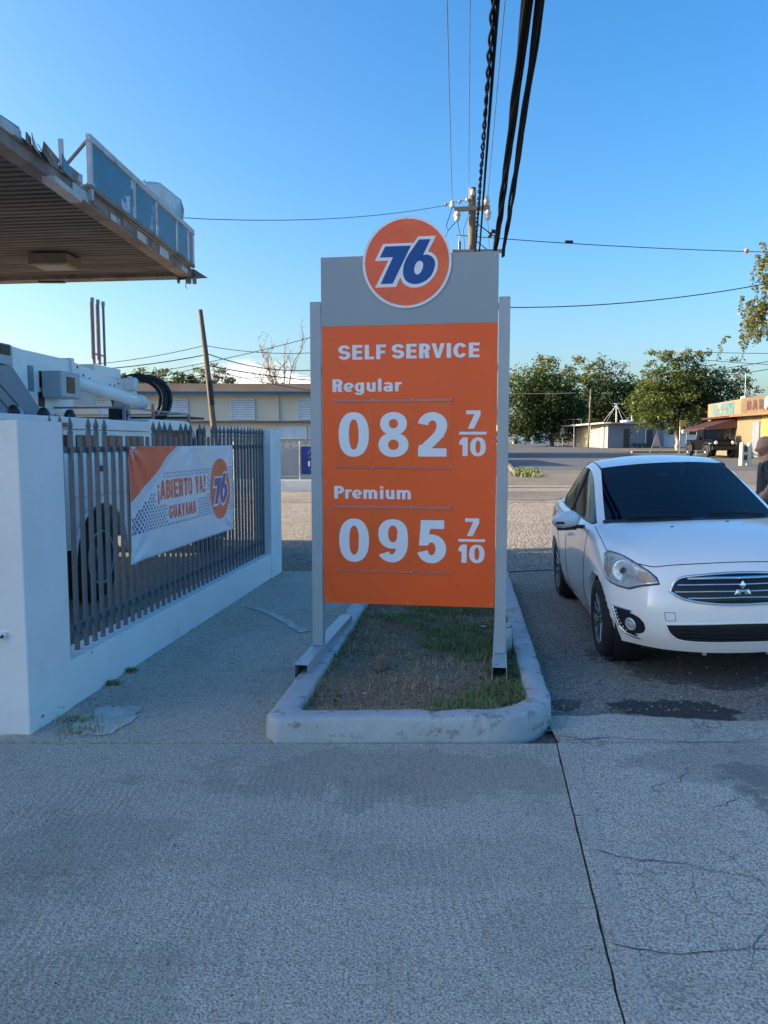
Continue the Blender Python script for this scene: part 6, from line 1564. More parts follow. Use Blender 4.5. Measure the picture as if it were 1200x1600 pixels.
tree('large dark dense tree beside the road left of the grey building', (18.7, 86), 2.6,
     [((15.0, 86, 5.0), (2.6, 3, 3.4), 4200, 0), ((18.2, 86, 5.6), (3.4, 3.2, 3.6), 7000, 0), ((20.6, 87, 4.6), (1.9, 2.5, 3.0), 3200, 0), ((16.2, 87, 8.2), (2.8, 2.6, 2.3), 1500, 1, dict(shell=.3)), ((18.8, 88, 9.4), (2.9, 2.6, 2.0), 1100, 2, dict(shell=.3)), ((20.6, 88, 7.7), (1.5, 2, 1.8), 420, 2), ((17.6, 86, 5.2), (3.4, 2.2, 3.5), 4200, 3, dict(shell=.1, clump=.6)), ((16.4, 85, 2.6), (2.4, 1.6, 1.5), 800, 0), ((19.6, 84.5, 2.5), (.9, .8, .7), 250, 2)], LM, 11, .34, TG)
tree('tall spreading tree rising behind the grey building between two darker trees', (25.8, 97), 3.6,
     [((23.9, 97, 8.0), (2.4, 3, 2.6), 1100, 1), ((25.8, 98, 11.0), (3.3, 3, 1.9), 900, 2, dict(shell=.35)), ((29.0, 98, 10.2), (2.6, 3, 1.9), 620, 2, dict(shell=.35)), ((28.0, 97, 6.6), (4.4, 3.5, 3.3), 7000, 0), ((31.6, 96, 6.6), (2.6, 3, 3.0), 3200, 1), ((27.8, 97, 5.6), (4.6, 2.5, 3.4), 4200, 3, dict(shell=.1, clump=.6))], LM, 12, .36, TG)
tree('big sunlit tree with pale forked trunk standing left of the bar', (25.2, 66), 2.2,
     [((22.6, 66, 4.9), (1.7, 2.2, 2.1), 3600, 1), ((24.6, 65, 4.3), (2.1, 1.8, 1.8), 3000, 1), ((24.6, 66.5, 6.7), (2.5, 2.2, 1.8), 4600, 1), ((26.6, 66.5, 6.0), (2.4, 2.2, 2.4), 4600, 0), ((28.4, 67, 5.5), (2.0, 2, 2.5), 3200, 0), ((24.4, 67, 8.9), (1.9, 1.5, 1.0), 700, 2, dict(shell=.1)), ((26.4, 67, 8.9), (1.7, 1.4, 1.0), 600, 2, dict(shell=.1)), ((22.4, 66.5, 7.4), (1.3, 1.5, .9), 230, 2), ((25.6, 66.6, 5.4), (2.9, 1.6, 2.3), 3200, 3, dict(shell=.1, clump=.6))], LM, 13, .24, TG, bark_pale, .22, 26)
tree('loose airy tree standing behind the bar roof', (31.2, 70), 2.2,
     [((30.2, 70, 6.6), (1.6, 1.8, 1.5), 700, 0), ((31.8, 70, 7.6), (1.2, 1.4, 1.5), 330, 0), ((33.0, 70, 6.0), (1.6, 1.8, 1.4), 650, 0), ((31.5, 70.5, 5.2), (2.2, 1.5, 1.2), 800, 0)], LM, 14, .25, TG)
tree('low dark tree filling the gap behind the grey building roof', (35, 92), 2.2, [((34.2, 92, 5.6), (2.6, 2, 2.4), 1500, 0), ((37, 92, 5.4), (2.6, 2, 2.2), 1200, 1)], LM, 15, .34, TG)
tree('small rounded tree showing above the school roof left of the leaning pole', (-19.5, 72), 3.0, [((-21.3, 72, 7.3), (2.4, 2, 1.3), 1100, 1), ((-23.4, 72, 7.0), (1.8, 2, 1.1), 700, 0), ((-19.0, 72, 6.8), (2.0, 2, 1.0), 600, 0)], LM, 16, .27, 'trees behind the school')
tree('feathery spreading tree above the school roof behind the leaning pole', (-16, 74), 3.0, [((-18.2, 74, 7.9), (2.0, 2, 1.2), 700, 2), ((-16.0, 74, 7.9), (2.0, 2, 1.2), 700, 2), ((-18.4, 74, 6.8), (2.4, 2, 1.3), 1100, 0), ((-15.4, 74, 6.7), (2.0, 1.5, 1.1), 900, 1)], LM, 17, .25, 'trees behind the school', twigs=24)
# bare tree and small palm
rd = random.Random(18)
BT = empty('bare_tree', (-8.2, 62, rise(62)), 0, 'leafless pale tree standing against the clouds behind the school roof', 'tree')
b = MB(); tp = []
for k in range(7):
    a = Vector((rd.uniform(-1.9, 1.9), rd.uniform(-1, 1), rd.uniform(6.6, 9.4))); limb(b, (0.1 * k - .3, 0, 2.2), a, .085, .022, rd, 8, .10)
    for _ in range(9):
        t = rd.uniform(.4, 1); p = Vector((.1 * k - .3, 0, 2.2)).lerp(a, t); q = p + Vector((rd.uniform(-.9, .9), rd.uniform(-.4, .4), rd.uniform(.4, 1.8))); limb(b, p, q, .028, .012, rd, 5, .12)
        for _ in range(3): r_ = p.lerp(q, rd.uniform(.3, 1)); limb(b, r_, r_ + Vector((rd.uniform(-.5, .5), 0, rd.uniform(.1, .8))), .014, .007, rd, 3)
b.tube([(0, 0, -.2), (0, 0, 2.4)], [.2, .16], 8); b.build('branches', bark_pale, BT)
def palm(label, x, y, h, n, L, m, seed, cat='palm tree'):
    rd = random.Random(seed); root = empty('palm_tree', (x, y, G(x, y)), 0, label, cat)
    b = MB(); b.tube([(0, 0, -.1), (.1, 0, h * .5), (0, 0, h)], [.16, .12, .10], 8); b.build('trunk', bark, root)
    for k in range(n):
        a = 6.283 * k / n + rd.uniform(-.2, .2); el = rd.uniform(.2, 1.3); b = MB(); P = []
        for i in range(9):
            t = i / 8; r = L * t; P.append(Vector((math.cos(a) * r * math.cos(el), math.sin(a) * r * math.cos(el), h + r * math.sin(el) - .9 * L * t * t * .6)))
        for i in range(8):
            d = (P[i + 1] - P[i]).normalized(); s = d.cross(Vector((0, 0, 1))).normalized()
            for sg in (1, -1):
                for j in (0, .5):
                    p = P[i].lerp(P[i + 1], j); b.add([p, p + s * sg * L * .28 * (1 - i / 12) + d * L * .12 - Vector((0, 0, .10 * L)), p + d * .06 * L], [(0, 1, 2)])
        b.tube(P, .02, 4); b.build('frond', m, root)
    return root
palm('small dark palm top showing above the school roof under the bare tree', -8.6, 64, 5.3, 9, 1.1, leaf_mid, 3)
# drooping foliage tree at the right edge of the view
rd = random.Random(41)
WT = empty('drooping_tree', (15.2, 25.5, G(15.2, 25.5)), 0, 'tall tree with long hanging leafy branches at the right edge', 'tree')
b = MB(); g_ = G(15.2, 25.5); limb(b, (0, 0, -.2), (-.3, 0, 4.5), .26, .18, rd)
br = []
for k in range(26):
    z = rd.uniform(5.3, 8.1); tip = Vector((rd.uniform(-2.45, -0.8) * (1.0 if z > 4 else .9), rd.uniform(-1.8, 1.6), z)); 
    limb(b, (-.3, 0, min(4.5, z - 1)), tip, .06, .015, rd, 7, .15); br.append(tip)
b.build('trunk', bark, WT)
b = MB()
for tip in br:
    for _ in range(22):
        p = tip + Vector((rd.gauss(.15, .45), rd.gauss(0, .45), rd.gauss(0, .30))); d = Vector((rd.uniform(-.8, .4), rd.uniform(-.4, .4), 0)); L = rd.uniform(.35, .95); n = 14
        if p.x < -3.15 or p.z < 4.9: continue
        P = [p + d * (L * (i / n)) * (1 - .5 * i / n) - Vector((0, 0, L * (i / n) ** 1.6)) for i in range(n + 1)]
        b.tube(P[::3], .006, 3)
        for i in range(n):
            for sg in (1, -1):
                a = Vector((sg * rd.uniform(.5, 1), rd.uniform(-.8, .8), rd.uniform(-1, -.2))).normalized(); s = rd.uniform(.09, .17)
                q = a.cross(Vector((rd.gauss(0, 1), rd.gauss(0, 1), .3))).normalized(); b.add([P[i], P[i] + a * s * .5 + q * s * .24, P[i] + a * s, P[i] + a * s * .5 - q * s * .24], [(0, 1, 2, 3)], rd.randrange(3))
b.build('crown', [leaf_pale, leaf_mid, leaf_mat('yellowing_leaves', (.24, .19, .05), (.30, .27, .08))], WT)

# ================================================================ GREY BUILDING
gb = rise(80)
grey_wall = material('grey_blue_wall', (0.25, 0.27, 0.29), 0.8, var=0.06, vscale=.6)
tan_sheet = material('tan_sheeting', (0.50, 0.42, 0.30), 0.8, var=0.12, vscale=1)
GB = empty('grey_building', (23.2, 80, gb), 0, 'low grey-blue building with flat overhanging roof under the trees', 'building')
fx = Vector((6.6, 2.4, 0)).normalized(); lx = Vector((-2.15, 6.0, 0)).normalized()
def wallseg(name, o, d, L, z0, z1, m, par, th=.2, inn=None):
    d = Vector(d).normalized(); nrm = inn if inn is not None else Vector((-d.y, d.x, 0)); o = Vector(o)
    b = MB(); vs = [o + Vector((0, 0, z0)), o + d * L + Vector((0, 0, z0)), o + d * L + nrm * th + Vector((0, 0, z0)), o + nrm * th + Vector((0, 0, z0))]; vs += [v + Vector((0, 0, z1 - z0)) for v in vs]
    b.add(vs, [(0, 3, 2, 1), (4, 5, 6, 7), (0, 1, 5, 4), (1, 2, 6, 5), (2, 3, 7, 6), (3, 0, 4, 7)]); return b.build(name, m, par)
inF = Vector((-fx.y, fx.x, 0))
wallseg('front_wall', (0, 0, 0), fx, 6.9, -.3, 2.55, grey_wall, GB, 5, inF)
wallseg('side_wall', (0, 0, 0), lx, 6.2, -.3, 2.35, grey_wall, GB, .2, Vector((lx.y, -lx.x, 0)))
# porch roof and slab roof
b = MB(); q = [(-.6, -.5), (-4.2, 5.2), (-3.0, 8.0), (4.5, 9.0), (7.6, 2.5), (.1, -.7)]
b.prism([(x, y) for x, y in q], .14, lambda x, y, d: (x, y, 2.62 + .05 * 0 - d + (0.0 if x > -1 else -.28 * min(1, (-1 - x) / 3.0)))); b.build('roof_slab', alu, GB)
for k, (x, y) in enumerate(((-4.0, 5.1), (-2.7, 3.3), (-1.5, 1.2))):
    b = MB(); b.tube([(x, y, -.1), (x, y, 2.3)], .05, 8); b.build('porch_post', steel, GB)
b = MB()
P_ = [(-4.1, 5.2), (-3.5, 4.3), (-2.8, 3.3), (-2.2, 2.3)]
for (x, y) in P_: b.tube([(x, y, 2.3), (x, y, 3.0)], .03, 6)
b.tube([(x, y, 3.0) for x, y in P_], .03, 6); b.build('roof_railing', bark_pale, GB)
for k in range(9):
    o = lx * (.6 + .55 * k) + Vector((lx.y, -lx.x, 0)) * -.12; wallseg('sheet_panel', o, lx, .53, -.1, 2.1, tan_sheet if k % 4 else material('paler_sheeting', (.58, .52, .42), .8), GB, .08, Vector((lx.y, -lx.x, 0)))
for s0, w in ((1.95, .75), (4.9, .75)):
    dd_ = wallseg('door', fx * s0 - inF * .05, fx, w, -.05, 1.95, material('dark_brown_door', (.06, .045, .04), .6), GB, .04, inF)
    wallseg('door_frame', fx * (s0 - .07) - inF * .03, fx, .065, -.05, 2.0, grey_wall, GB, .03, inF)
for k in range(3): 
    o = fx * (2.95 + .62 * k) - inF * .5; wallseg('bench_seat', o, fx, .5, .35, .42, black, GB, .4, inF); wallseg('bench_leg', o + fx * .2 + inF * .15, fx, .08, -.05, .35, black, GB, .08, inF)
wallseg('drain_pipe', fx * 4.65 - inF * .12, fx, .07, .4, 2.4, letter_white, GB, .07, inF)
for s0 in (3.55, 6.1): wallseg('wall_lamp', fx * s0 - inF * .12, fx, .14, 1.55, 1.8, letter_white, GB, .10, inF)
# roof tanks and television mast
for s0, r_, h_ in ((2.9, .55, .22), (5.6, .45, .35)):
    b = MB(); c_ = fx * s0 + inF * 1.0; b.lathe([(.0001, h_ + .06), (r_ * .9, h_), (r_, h_ - .03), (r_, 0)], (c_.x, c_.y, 2.65), n=18); b.build('roof_tank', letter_white, GB, .01)
b = MB(); c_ = fx * 3.6 + inF * .8; b.lathe([(.12, 0), (.14, .2), (.10, .45), (.12, .5), (.05, .75), (.0001, .8)], (c_.x, c_.y, 2.65), n=10); b.build('gas_bottle', alu, GB)
b = MB(); c_ = fx * 1.7 + inF * 1.0; p_ = Vector((c_.x, c_.y, 2.6)); b.tube([p_, p_ + Vector((0, 0, 2.0))], .035, 6)
for a in range(5): t = 6.283 * a / 5; b.tube([p_ + Vector((0, 0, 1.85)), p_ + Vector((1.5 * math.cos(t), 1.2 * math.sin(t), .05))], .015, 4)
b.box(p_ + Vector((0, 0, 2.0)), (.5, .06, .10), .4); b.bar(p_ + Vector((-.4, 0, 1.7)), p_ + Vector((.45, 0, 2.05)), .03, .03); b.build('roof_mast', letter_white, GB)
for s0 in (5.2, 5.5):
    b = MB(); c_ = fx * s0 + inF * 1.5; b.tube([(c_.x, c_.y, 2.6), (c_.x, c_.y, 3.7)], .04, 6); b.build('roof_pipe', bark_pale, GB)
o_ = empty('notice_board', (19.45, 84, rise(84)), 0, 'small pale sign board on a thin post beside the grey building porch', 'sign')
b = MB(); b.tube([(0, 0, 0), (0, 0, 2.2)], .04, 6); b.build('post', steel, o_)
b = MB(); b.span((-.30, -.08, .95), (.30, -.045, 1.95)); b.build('board', alu, o_)
o_ = empty('wooden_pole', (20.9, 79, rise(79)), 0, 'thin wooden pole rising in front of the grey building porch', 'pole')
b = MB(); b.tube([(0, 0, -.2), (.12, 0, 3), (.16, 0, 6.0)], [.11, .09, .07], 8); b.build('shaft', wood, o_); b = MB(); b.tube([(.1, 0, 4.1), (.16, 0, 5.2)], .09, 8); b.build('pale_sleeve', bark_pale, o_)
wire('far_line', sagline((13.0, 79, 6.6), (19.5, 79, 6.65), .05), .035, 'pale wire crossing in front of the large dark tree', 'wires in front of the far trees', m=bark_pale)
wire('far_line', sagline((21.0, 79, 5.1), (28, 79, 4.9), .15), .025, 'dark wire running right from the thin wooden pole', 'wires in front of the far trees')
# white building further right
WB = empty('white_house', (30.3, 83.5, rise(83)), 0, 'white low house with dark windows seen under the big tree', 'building')
b = MB(); b.span((0, 0, -.2), (7, 5, 2.3)); b.build('wall', white_paint, WB); b = MB(); b.span((-.3, -.3, 2.3), (7.3, 5.3, 2.42)); b.build('roof_slab', alu, WB)
for x in (.35, 1.45, 2.6, 4.4):
    b = MB(); b.span((x, -.04, 1.25), (x + .95, -.003, 2.1)); w_ = b.build('window', letter_white, WB); b = MB(); b.span((x + .08, -.06, 1.33), (x + .87, -.042, 2.02)); b.build('pane', material('dark_brown_glass', (.05, .035, .03), .2), w_)
b = MB(); b.tube([(-.15, -.1, -.1), (-.15, -.1, 2.5)], .06, 8); b.build('drain_pipe', letter_white, WB)
# far buildings and van at the end of the road
YH = empty('yellow_house', (17.6, 120, rise(120)), 0, 'small yellow and white building at the far end of the road', 'building')
b = MB(); b.span((0, 0, -.2), (2.6, 4, 3.0)); b.build('wall', material('soft_yellow_wall', (.55, .45, .22), .8), YH); b = MB(); b.span((2.6, 1, -.2), (9, 5, 2.1)); b.build('side_wing', white_paint, YH)
b = MB(); b.span((-.2, -.2, 3.0), (2.8, 4.2, 3.15)); b.build('roof_slab', alu, YH)
for x in (3.2, 4.6, 6.0): b = MB(); b.span((x, .95, .4), (x + .7, .997, 1.6)); b.build('window', dark_glass, YH)
for k in range(3): b = MB(); b.span((2.4 + 1.4 * k, -.6, -.2), (2.75 + 1.4 * k, -.25, 2.0)); b.build('gate_pillar', white_paint, YH)
VN = empty('white_van', (17.6, 112, rise(112)), 0, 'white van standing at the far end of the road', 'van')
b = MB(); b.prism([(-2.2, .35), (-2.2, 1.75), (-1.9, 1.9), (1.1, 1.9), (1.8, 1.2), (2.4, 1.05), (2.45, .35)], 1.8, lambda x, z, d: (x, d, z)); b.build('body', car_white, VN, .05)
for x in (-1.8, -.9, .0): b = MB(); b.span((x, -.02, 1.15), (x + .75, -.003, 1.65)); b.build('window', dark_glass, VN)
for x in (-1.4, 1.5): b = MB(); b.lathe([(.0001, -.08), (.32, -.06), (.34, .1), (.0001, .12)], (x, 0, .34), 'Y', 16); b.build('wheel', rubber, VN)

# ================================================================ BAR
shaded_tan = material('shaded_ochre_wall', (0.20, 0.155, 0.095), 0.8, var=0.12, vscale=.7, color2=(.15, .115, .08), c2scale=1.0, c2lo=.55, c2hi=.75)  # darker tan carries the shaded stretch of the bar wall in its colour
sunlit_yellow = material('sunlit_yellow_paint', (0.40, 0.31, 0.07), 0.7, var=0.06)  # brighter yellow carries the sunlight on the wall in its colour
maroon = material('maroon_awning', (0.055, 0.017, 0.016), 0.6, var=0.12, vscale=1.5)
dark_brown = material('dark_brown_dado', (0.045, 0.025, 0.022), .7)
door_grey = material('grey_steel_door', (0.17, 0.20, 0.25), .5)
BA = empty('bar_building', (24.3, 52.5, rise(52)), 0, 'yellow single-storey bar with painted parapet, lettering and maroon awning', 'building')
la = Vector((.95, 7.7, 0)).normalized(); inb = Vector((la.y, -la.x, 0)); gh = 4.02
wallseg('side_wall', (0, 0, 0), la, 7.8, -.3, 2.85, shaded_tan, BA, 6, inb)
wallseg('parapet', -inb * .04 + la * .0, la, 7.8, 2.86, 3.95, shaded_tan, BA, .3, inb)
b = MB(); b.span((0, -9, -.3), (6, -.003, 2.85)); b.build('front_wall', shaded_tan, BA)
b = MB(); b.span((-.06, -9, 2.86), (.2, 0.05, 4.0)); PR = b.build('parapet', material('brown_sign_board', (0.12, 0.085, 0.05), .8, var=.2, vscale=2), BA)
b = MB(); b.span((-.02, -9, -.1), (-.004, -2.85, 2.735)); b.build('sunlit_wall_face', sunlit_yellow, BA)  # sunlit stretch of the wall, set off by the brighter colour
b = MB(); b.span((-.05, -9, -.1), (-.03, -.0, .62)); b.build('dado', dark_brown, BA)
b = MB(); b.span((-.06, -2.6, .05), (-.02, -1.7, 2.35)); dr = b.build('door', door_grey, BA); b = MB(); b.ball((-.09, -2.5, 1.15), .05); b.build('door_knob', steel, dr)
b = MB(); b.span((-.75, -9, 2.74), (-.0, .25, 2.90)); b.build('roof_ledge', material('orange_ledge', (.26, .11, .055), .6, var=.15, vscale=1.5), BA)
wallseg('roof_ledge', -inb * .7 + Vector((0, 0, 0)), la, 7.0, 2.72, 2.86, maroon, BA, .7, inb)
b = MB(); lettering('BAR', 0, 3.15, .62, 2.35, lambda x, y, d: (-.068 - d, -.75 - x, y), 0, .02, b, track=.15); lettering('A', 0, 3.15, .60, .8, lambda x, y, d: (-.068 - d, -3.95 - x, y), 0, .02, b); b.build('bar_lettering', material('dark_red_letters', (.07, .028, .022), .6), PR)
b = MB(); b.lathe([(.0001, .03), (.20, .03), (.24, .0), (.22, -.04)], (-.13, -3.55, 3.52), 'X', 24); b.v = [(x, y * 1 , 3.52 + (z - 3.52) * 1.7) for x, y, z in b.v]; b.build('white_oval_plate', letter_white, PR)
# painted panel on the side parapet
tealm = material('teal_mural', (.07, .15, .155), .7, var=.15, vscale=1.5, color2=(.16, .21, .18), c2scale=1.2, c2lo=.5, c2hi=.62)
wallseg('mural_panel', la * 1.6 - inb * .065, la, 4.9, 3.02, 3.85, tealm, BA, .02, inb)
b = MB()
for k, (s0, z0, s1, z1, mi) in enumerate(((5.9, 3.4, 5.6, 3.5, 0), (5.4, 3.35, 4.9, 3.45, 0), (4.7, 3.3, 4.6, 3.62, 0), (4.4, 3.35, 3.9, 3.42, 0), (3.7, 3.34, 3.4, 3.5, 0), (3.2, 3.36, 2.8, 3.42, 0), (2.6, 3.6, 2.2, 3.75, 1), (2.3, 3.45, 2.0, 3.6, 1), (4.6, 3.12, 4.0, 3.16, 2))):
    p0, p1 = la * s0 - inb * .075, la * s1 - inb * .075; b.bar(p0 + Vector((0, 0, z0)), p1 + Vector((0, 0, z1)), .06, .01, mi, up=inb)
q_ = b.build('mural_strokes', [red_paint, blue_trim, material('mural_green', (.03, .22, .12), .7)], BA); q_['kind'] = 'stuff'
# awning
AW = []
b = MB(); s0, s1 = .9, 6.6; o0, o1 = la * s0 - inb * .05, la * s1 - inb * .05; q0, q1 = la * (s0 + .2) - inb * 2.1, la * (s1 + .2) - inb * 2.1
z_ = Vector((0, 0, 1)); T = [o0 + z_ * 2.70, o1 + z_ * 2.70, q1 + z_ * 2.02, q0 + z_ * 2.02, q0 + z_ * 1.82, q1 + z_ * 1.82, o0 + z_ * 2.02, o1 + z_ * 2.02]
b.add(T, [(0, 1, 2, 3), (3, 2, 5, 4), (0, 3, 6), (1, 7, 2), (3, 4, 6), (2, 7, 5)]); aw = b.build('awning', maroon, BA, fix=False); m_ = aw.modifiers.new('t', 'SOLIDIFY'); m_.thickness = .03
for s in (1.0, 3.7, 6.5):
    b = MB(); p = la * s - inb * 1.9; b.tube([p + z_ * .0, p + z_ * 1.95], .04, 6); b.build('awning_post', door_grey, BA)
wallseg('side_door', la * 1.9 - inb * .05, la, 1.0, 0, 2.0, door_grey, BA, .04, inb)
wallseg('side_window', la * 4.2 - inb * .05, la, 1.3, .9, 1.9, door_grey, BA, .04, inb)
b = MB(); b.tube([(.6, 1, 2.8), (.6, 1, 5.8)], .02, 5); b.build('aerial', steel, BA)
b = MB(); b.span((.3, .3, 3.9), (.9, 1.0, 4.15)); b.build('roof_unit', alu, BA)
# small sign post left of the bar
o_ = empty('street_sign', (23.0, 60, rise(60)), 0, 'small lit yellow and white street sign post left of the black pickup', 'sign')
b = MB(); b.tube([(0, 0, 0), (0, 0, 2.5)], .04, 6); b.build('post', steel, o_)
b = MB(); b.span((-.05, -.06, 2.1), (.45, -.03, 2.6)); b.build('yellow_plate', sunlit_yellow, o_); b = MB(); b.lathe([(.0001, -.06), (.2, -.06), (.2, -.03), (.0001, -.03)], (.28, 0, 1.7), 'Y', 14); b.build('white_disc', letter_white, o_)
o_ = empty('a_frame_stand', (21.2, 60, rise(60)), 0, 'pale folding stand on the pavement behind the black pickup', 'stand')
b = MB(); b.bar((-.5, 0, 0), (0, 0, 1.6), .05, .05); b.bar((.5, 0, 0), (0, 0, 1.6), .05, .05); b.bar((-.3, 0, .6), (.3, 0, .6), .04, .04); b.build('frame', steel, o_)
b = MB(); b.add([(-.32, -.03, .6), (.32, -.03, .6), (.08, -.03, 1.45), (-.08, -.03, 1.45)], [(0, 1, 2, 3)]); b.build('board', material('pinkish_board', (.50, .36, .33), .7), o_)

# ================================================================ BLACK PICKUP
JP = empty('black_pickup', (22.40, 52.9, rise(52.9)), math.pi, 'black square-built off-road pickup with round headlights parked beside the bar', 'pickup truck')
jb = material('black_car_paint', (0.002, 0.0022, 0.003), 0.35, coat=0, spec=.15, var=0)
b = MB(); b.prism([(-2.35, .60), (-2.35, 1.16), (-.75, 1.18), (.55, 1.20), (.62, 1.24), (2.0, 1.20), (2.12, 1.12), (2.15, .60), (1.9, .46), (-2.1, .46)], 1.50, lambda y, z, d: (.75 - d, y, z)); b.build('body', jb, JP, .03)
b = MB(); b.add([(-.72, -.75, 1.15), (.72, -.75, 1.15), (.72, .58, 1.18), (-.72, .58, 1.18), (-.66, -.70, 1.88), (.66, -.70, 1.88), (.66, .30, 1.88), (-.66, .30, 1.88)], [(0, 1, 5, 4), (1, 2, 6, 5), (2, 3, 7, 6), (3, 0, 4, 7), (4, 5, 6, 7)]); b.build('cabin', jb, JP, .03)
for s in (1, -1):
    for y0, y1 in ((-.62, -.15), (-.08, .40)):
        b = MB(); b.add([(s * .728, y0, 1.24), (s * .728, y1, 1.24), (s * .672, y1 - (.12 if y1 > .3 else 0), 1.78), (s * .672, y0, 1.78)], [(0, 1, 2, 3)]); b.v = [(x + s * .012, y, z) for x, y, z in b.v]; b.build('side_window', jb, JP)
    for y in (1.45, -1.55):
        w = empty('wheel', (s * .80, y, .42)); w.parent = JP
        b = MB(); b.lathe([(.24, -.13), (.38, -.14), (.42, -.10), (.42, .10), (.38, .14), (.24, .13)], axis='X', n=24); b.build('tyre', rubber, w); b = MB(); b.lathe([(.25, s * .12), (.2, s * .05), (.08, s * .08), (.0001, s * .09)], axis='X', n=18); b.build('rim', alloy_dark, w)
        b = MB(); b.tube([(s * .86, y + .56 * math.cos(t), .40 + .58 * max(0, math.sin(t)) ** .8) for t in [math.pi * q / 12 for q in range(13)]], .06, 6); b.build('fender_flare', material('dark_grey_flare', (.010, .010, .012), .6), JP)
    b = MB(); b.lathe([(.0001, 2.20), (.09, 2.195), (.115, 2.18), (.12, 2.14)], (s * .55, 0, .98), 'Y', 18); b.build('headlight', letter_white, JP)
    b = MB(); b.lathe([(.0001, 2.34), (.05, 2.33), (.06, 2.28)], (s * .52, 0, .60), 'Y', 12); b.build('fog_light', letter_white, JP)
    b = MB(); b.span((s * .80 - .10, 1.95, .90), (s * .80 + .10, 2.02, .96)); b.build('marker_light', letter_white, JP)
    b = MB(); b.box((s * .92, .52, 1.28), (.20, .06, .20)); b.build('door_mirror', jb, JP, .02)
b = MB(); b.add([(-.66, .61, 1.26), (.66, .61, 1.26), (.61, .33, 1.82), (-.61, .33, 1.82)], [(0, 1, 2, 3)]); b.build('windscreen', trim_black, JP)
b = MB(); b.span((-.62, 2.155, .80), (.62, 2.17, 1.06)); gr_ = b.build('front_grille', jb, JP, .01)
for k in range(7): b = MB(); b.span((-.30 + .095 * k, 2.172, .82), (-.25 + .095 * k, 2.18, 1.04)); b.build('grille_slot', black, gr_)
b = MB(); b.span((-.85, 2.17, .50), (.85, 2.36, .72)); b.build('front_bumper', material('dark_grey_flare', (.010, .010, .012), .6), JP, .02)

# white barrier stand seen beside the man
o_ = empty('white_barrier', (19.0, 40.5, rise(40.5)), 0.3, 'cream plastic barrier with two thick posts between the pickup and the man', 'barrier')
for x in (-.24, .24):
    b = MB(); b.lathe([(.13, 0), (.12, .1), (.11, 1.1), (.08, 1.2), (.0001, 1.22)], (x, 0, 0), n=14); b.build('post', material('cream_plastic', (.66, .60, .45), .5), o_)
for z in (.12, .55): b = MB(); b.span((-.13, -.04, z), (.13, .04, z + .16)); b.build('cross_panel', material('cream_plastic', (.66, .60, .45), .5), o_)
b = MB(); b.span((-.12, -.01, .28), (.12, .01, 1.0)); b.build('mesh_panel', leaf_mid, o_)

# ================================================================ MAN at the car
skin = material('brown_skin', (0.36, 0.19, 0.125), 0.5, var=.06, vscale=20)
shirt = bpy.data.materials.new('pinstripe_shirt'); shirt.use_nodes = True
_n, _l = shirt.node_tree.nodes, shirt.node_tree.links; _p = _n['Principled BSDF']; _p.inputs['Roughness'].default_value = .85
_tc = _n.new('ShaderNodeTexCoord'); _w = _n.new('ShaderNodeTexWave'); _w.bands_direction = 'X'; _w.inputs['Scale'].default_value = 14; _l.new(_tc.outputs['Object'], _w.inputs['Vector'])
_cr = _n.new('ShaderNodeValToRGB'); _cr.color_ramp.elements[0].position = .80; _cr.color_ramp.elements[0].color = (.012, .016, .028, 1); _cr.color_ramp.elements[1].position = .95; _cr.color_ramp.elements[1].color = (.07, .08, .11, 1)
_l.new(_w.outputs['Fac'], _cr.inputs[0]); _l.new(_cr.outputs[0], _p.inputs['Base Color'])
trouser = material('dark_trousers', (.03, .035, .05), .85, var=.15)
PX, PY = 4.42, 8.85
MAN = empty('person', (PX, PY, G(PX, PY)), R(70), 'bald man in a dark pinstripe shirt standing beyond the white car', 'person')
def skinned(name, verts, edges, radii, m, par, lv=2, root=0):
    me = bpy.data.meshes.new(name); bm = bmesh.new(); ly = bm.verts.layers.skin.verify()
    vv = [bm.verts.new(v) for v in verts]
    for a_, c_ in edges: bm.edges.new((vv[a_], vv[c_]))
    for i, r in enumerate(radii): vv[i][ly].radius = r if isinstance(r, tuple) else (r, r); vv[i][ly].use_root = (i == root)
    bm.to_mesh(me); bm.free()
    o = bpy.data.objects.new(name, me); COL.objects.link(o); o.parent = par
    sk = o.modifiers.new('skin', 'SKIN'); sk.use_smooth_shade = True
    sd = o.modifiers.new('sub', 'SUBSURF'); sd.levels = lv; sd.render_levels = lv
    me.materials.append(m); return o
V = [(0, 0, .88), (0, -.01, 1.05), (0, -.02, 1.22), (0, -.01, 1.33), (0, .0, 1.395), (0, .015, 1.45),
     (.10, 0, .80), (.11, .02, .44), (.11, -.02, .07), (.12, .12, .03), (-.10, 0, .80), (-.11, .02, .44), (-.11, -.02, .07), (-.12, .12, .03),
     (.17, -.01, 1.30), (.22, -.03, 1.08), (.20, .12, .90), (.18, .20, .86), (-.17, -.01, 1.30), (-.22, -.03, 1.08), (-.20, .10, .88), (-.19, .18, .84)]
E_ = [(0, 1), (1, 2), (2, 3), (3, 4), (4, 5), (0, 6), (6, 7), (7, 8), (8, 9), (0, 10), (10, 11), (11, 12), (12, 13), (3, 14), (14, 15), (15, 16), (16, 17), (3, 18), (18, 19), (19, 20), (20, 21)]
RR = [(.15, .11), (.15, .115), (.17, .12), (.15, .11), .062, .055, .095, .062, .045, .045, .095, .062, .045, .045, .065, .048, .036, .03, .065, .048, .036, .03]
body = skinned('body', V, E_, RR, skin, MAN)
body_s = skinned('shirt', [(0, 0, .84), V[1], V[2], V[3], (0, 0, 1.375), V[14], V[15], V[18], V[19]], [(0, 1), (1, 2), (2, 3), (3, 4), (3, 5), (5, 6), (3, 7), (7, 8)],
                 [(.168, .128), (.168, .135), (.188, .14), (.165, .125), (.075, .075), .082, .066, .082, .066], shirt, MAN)
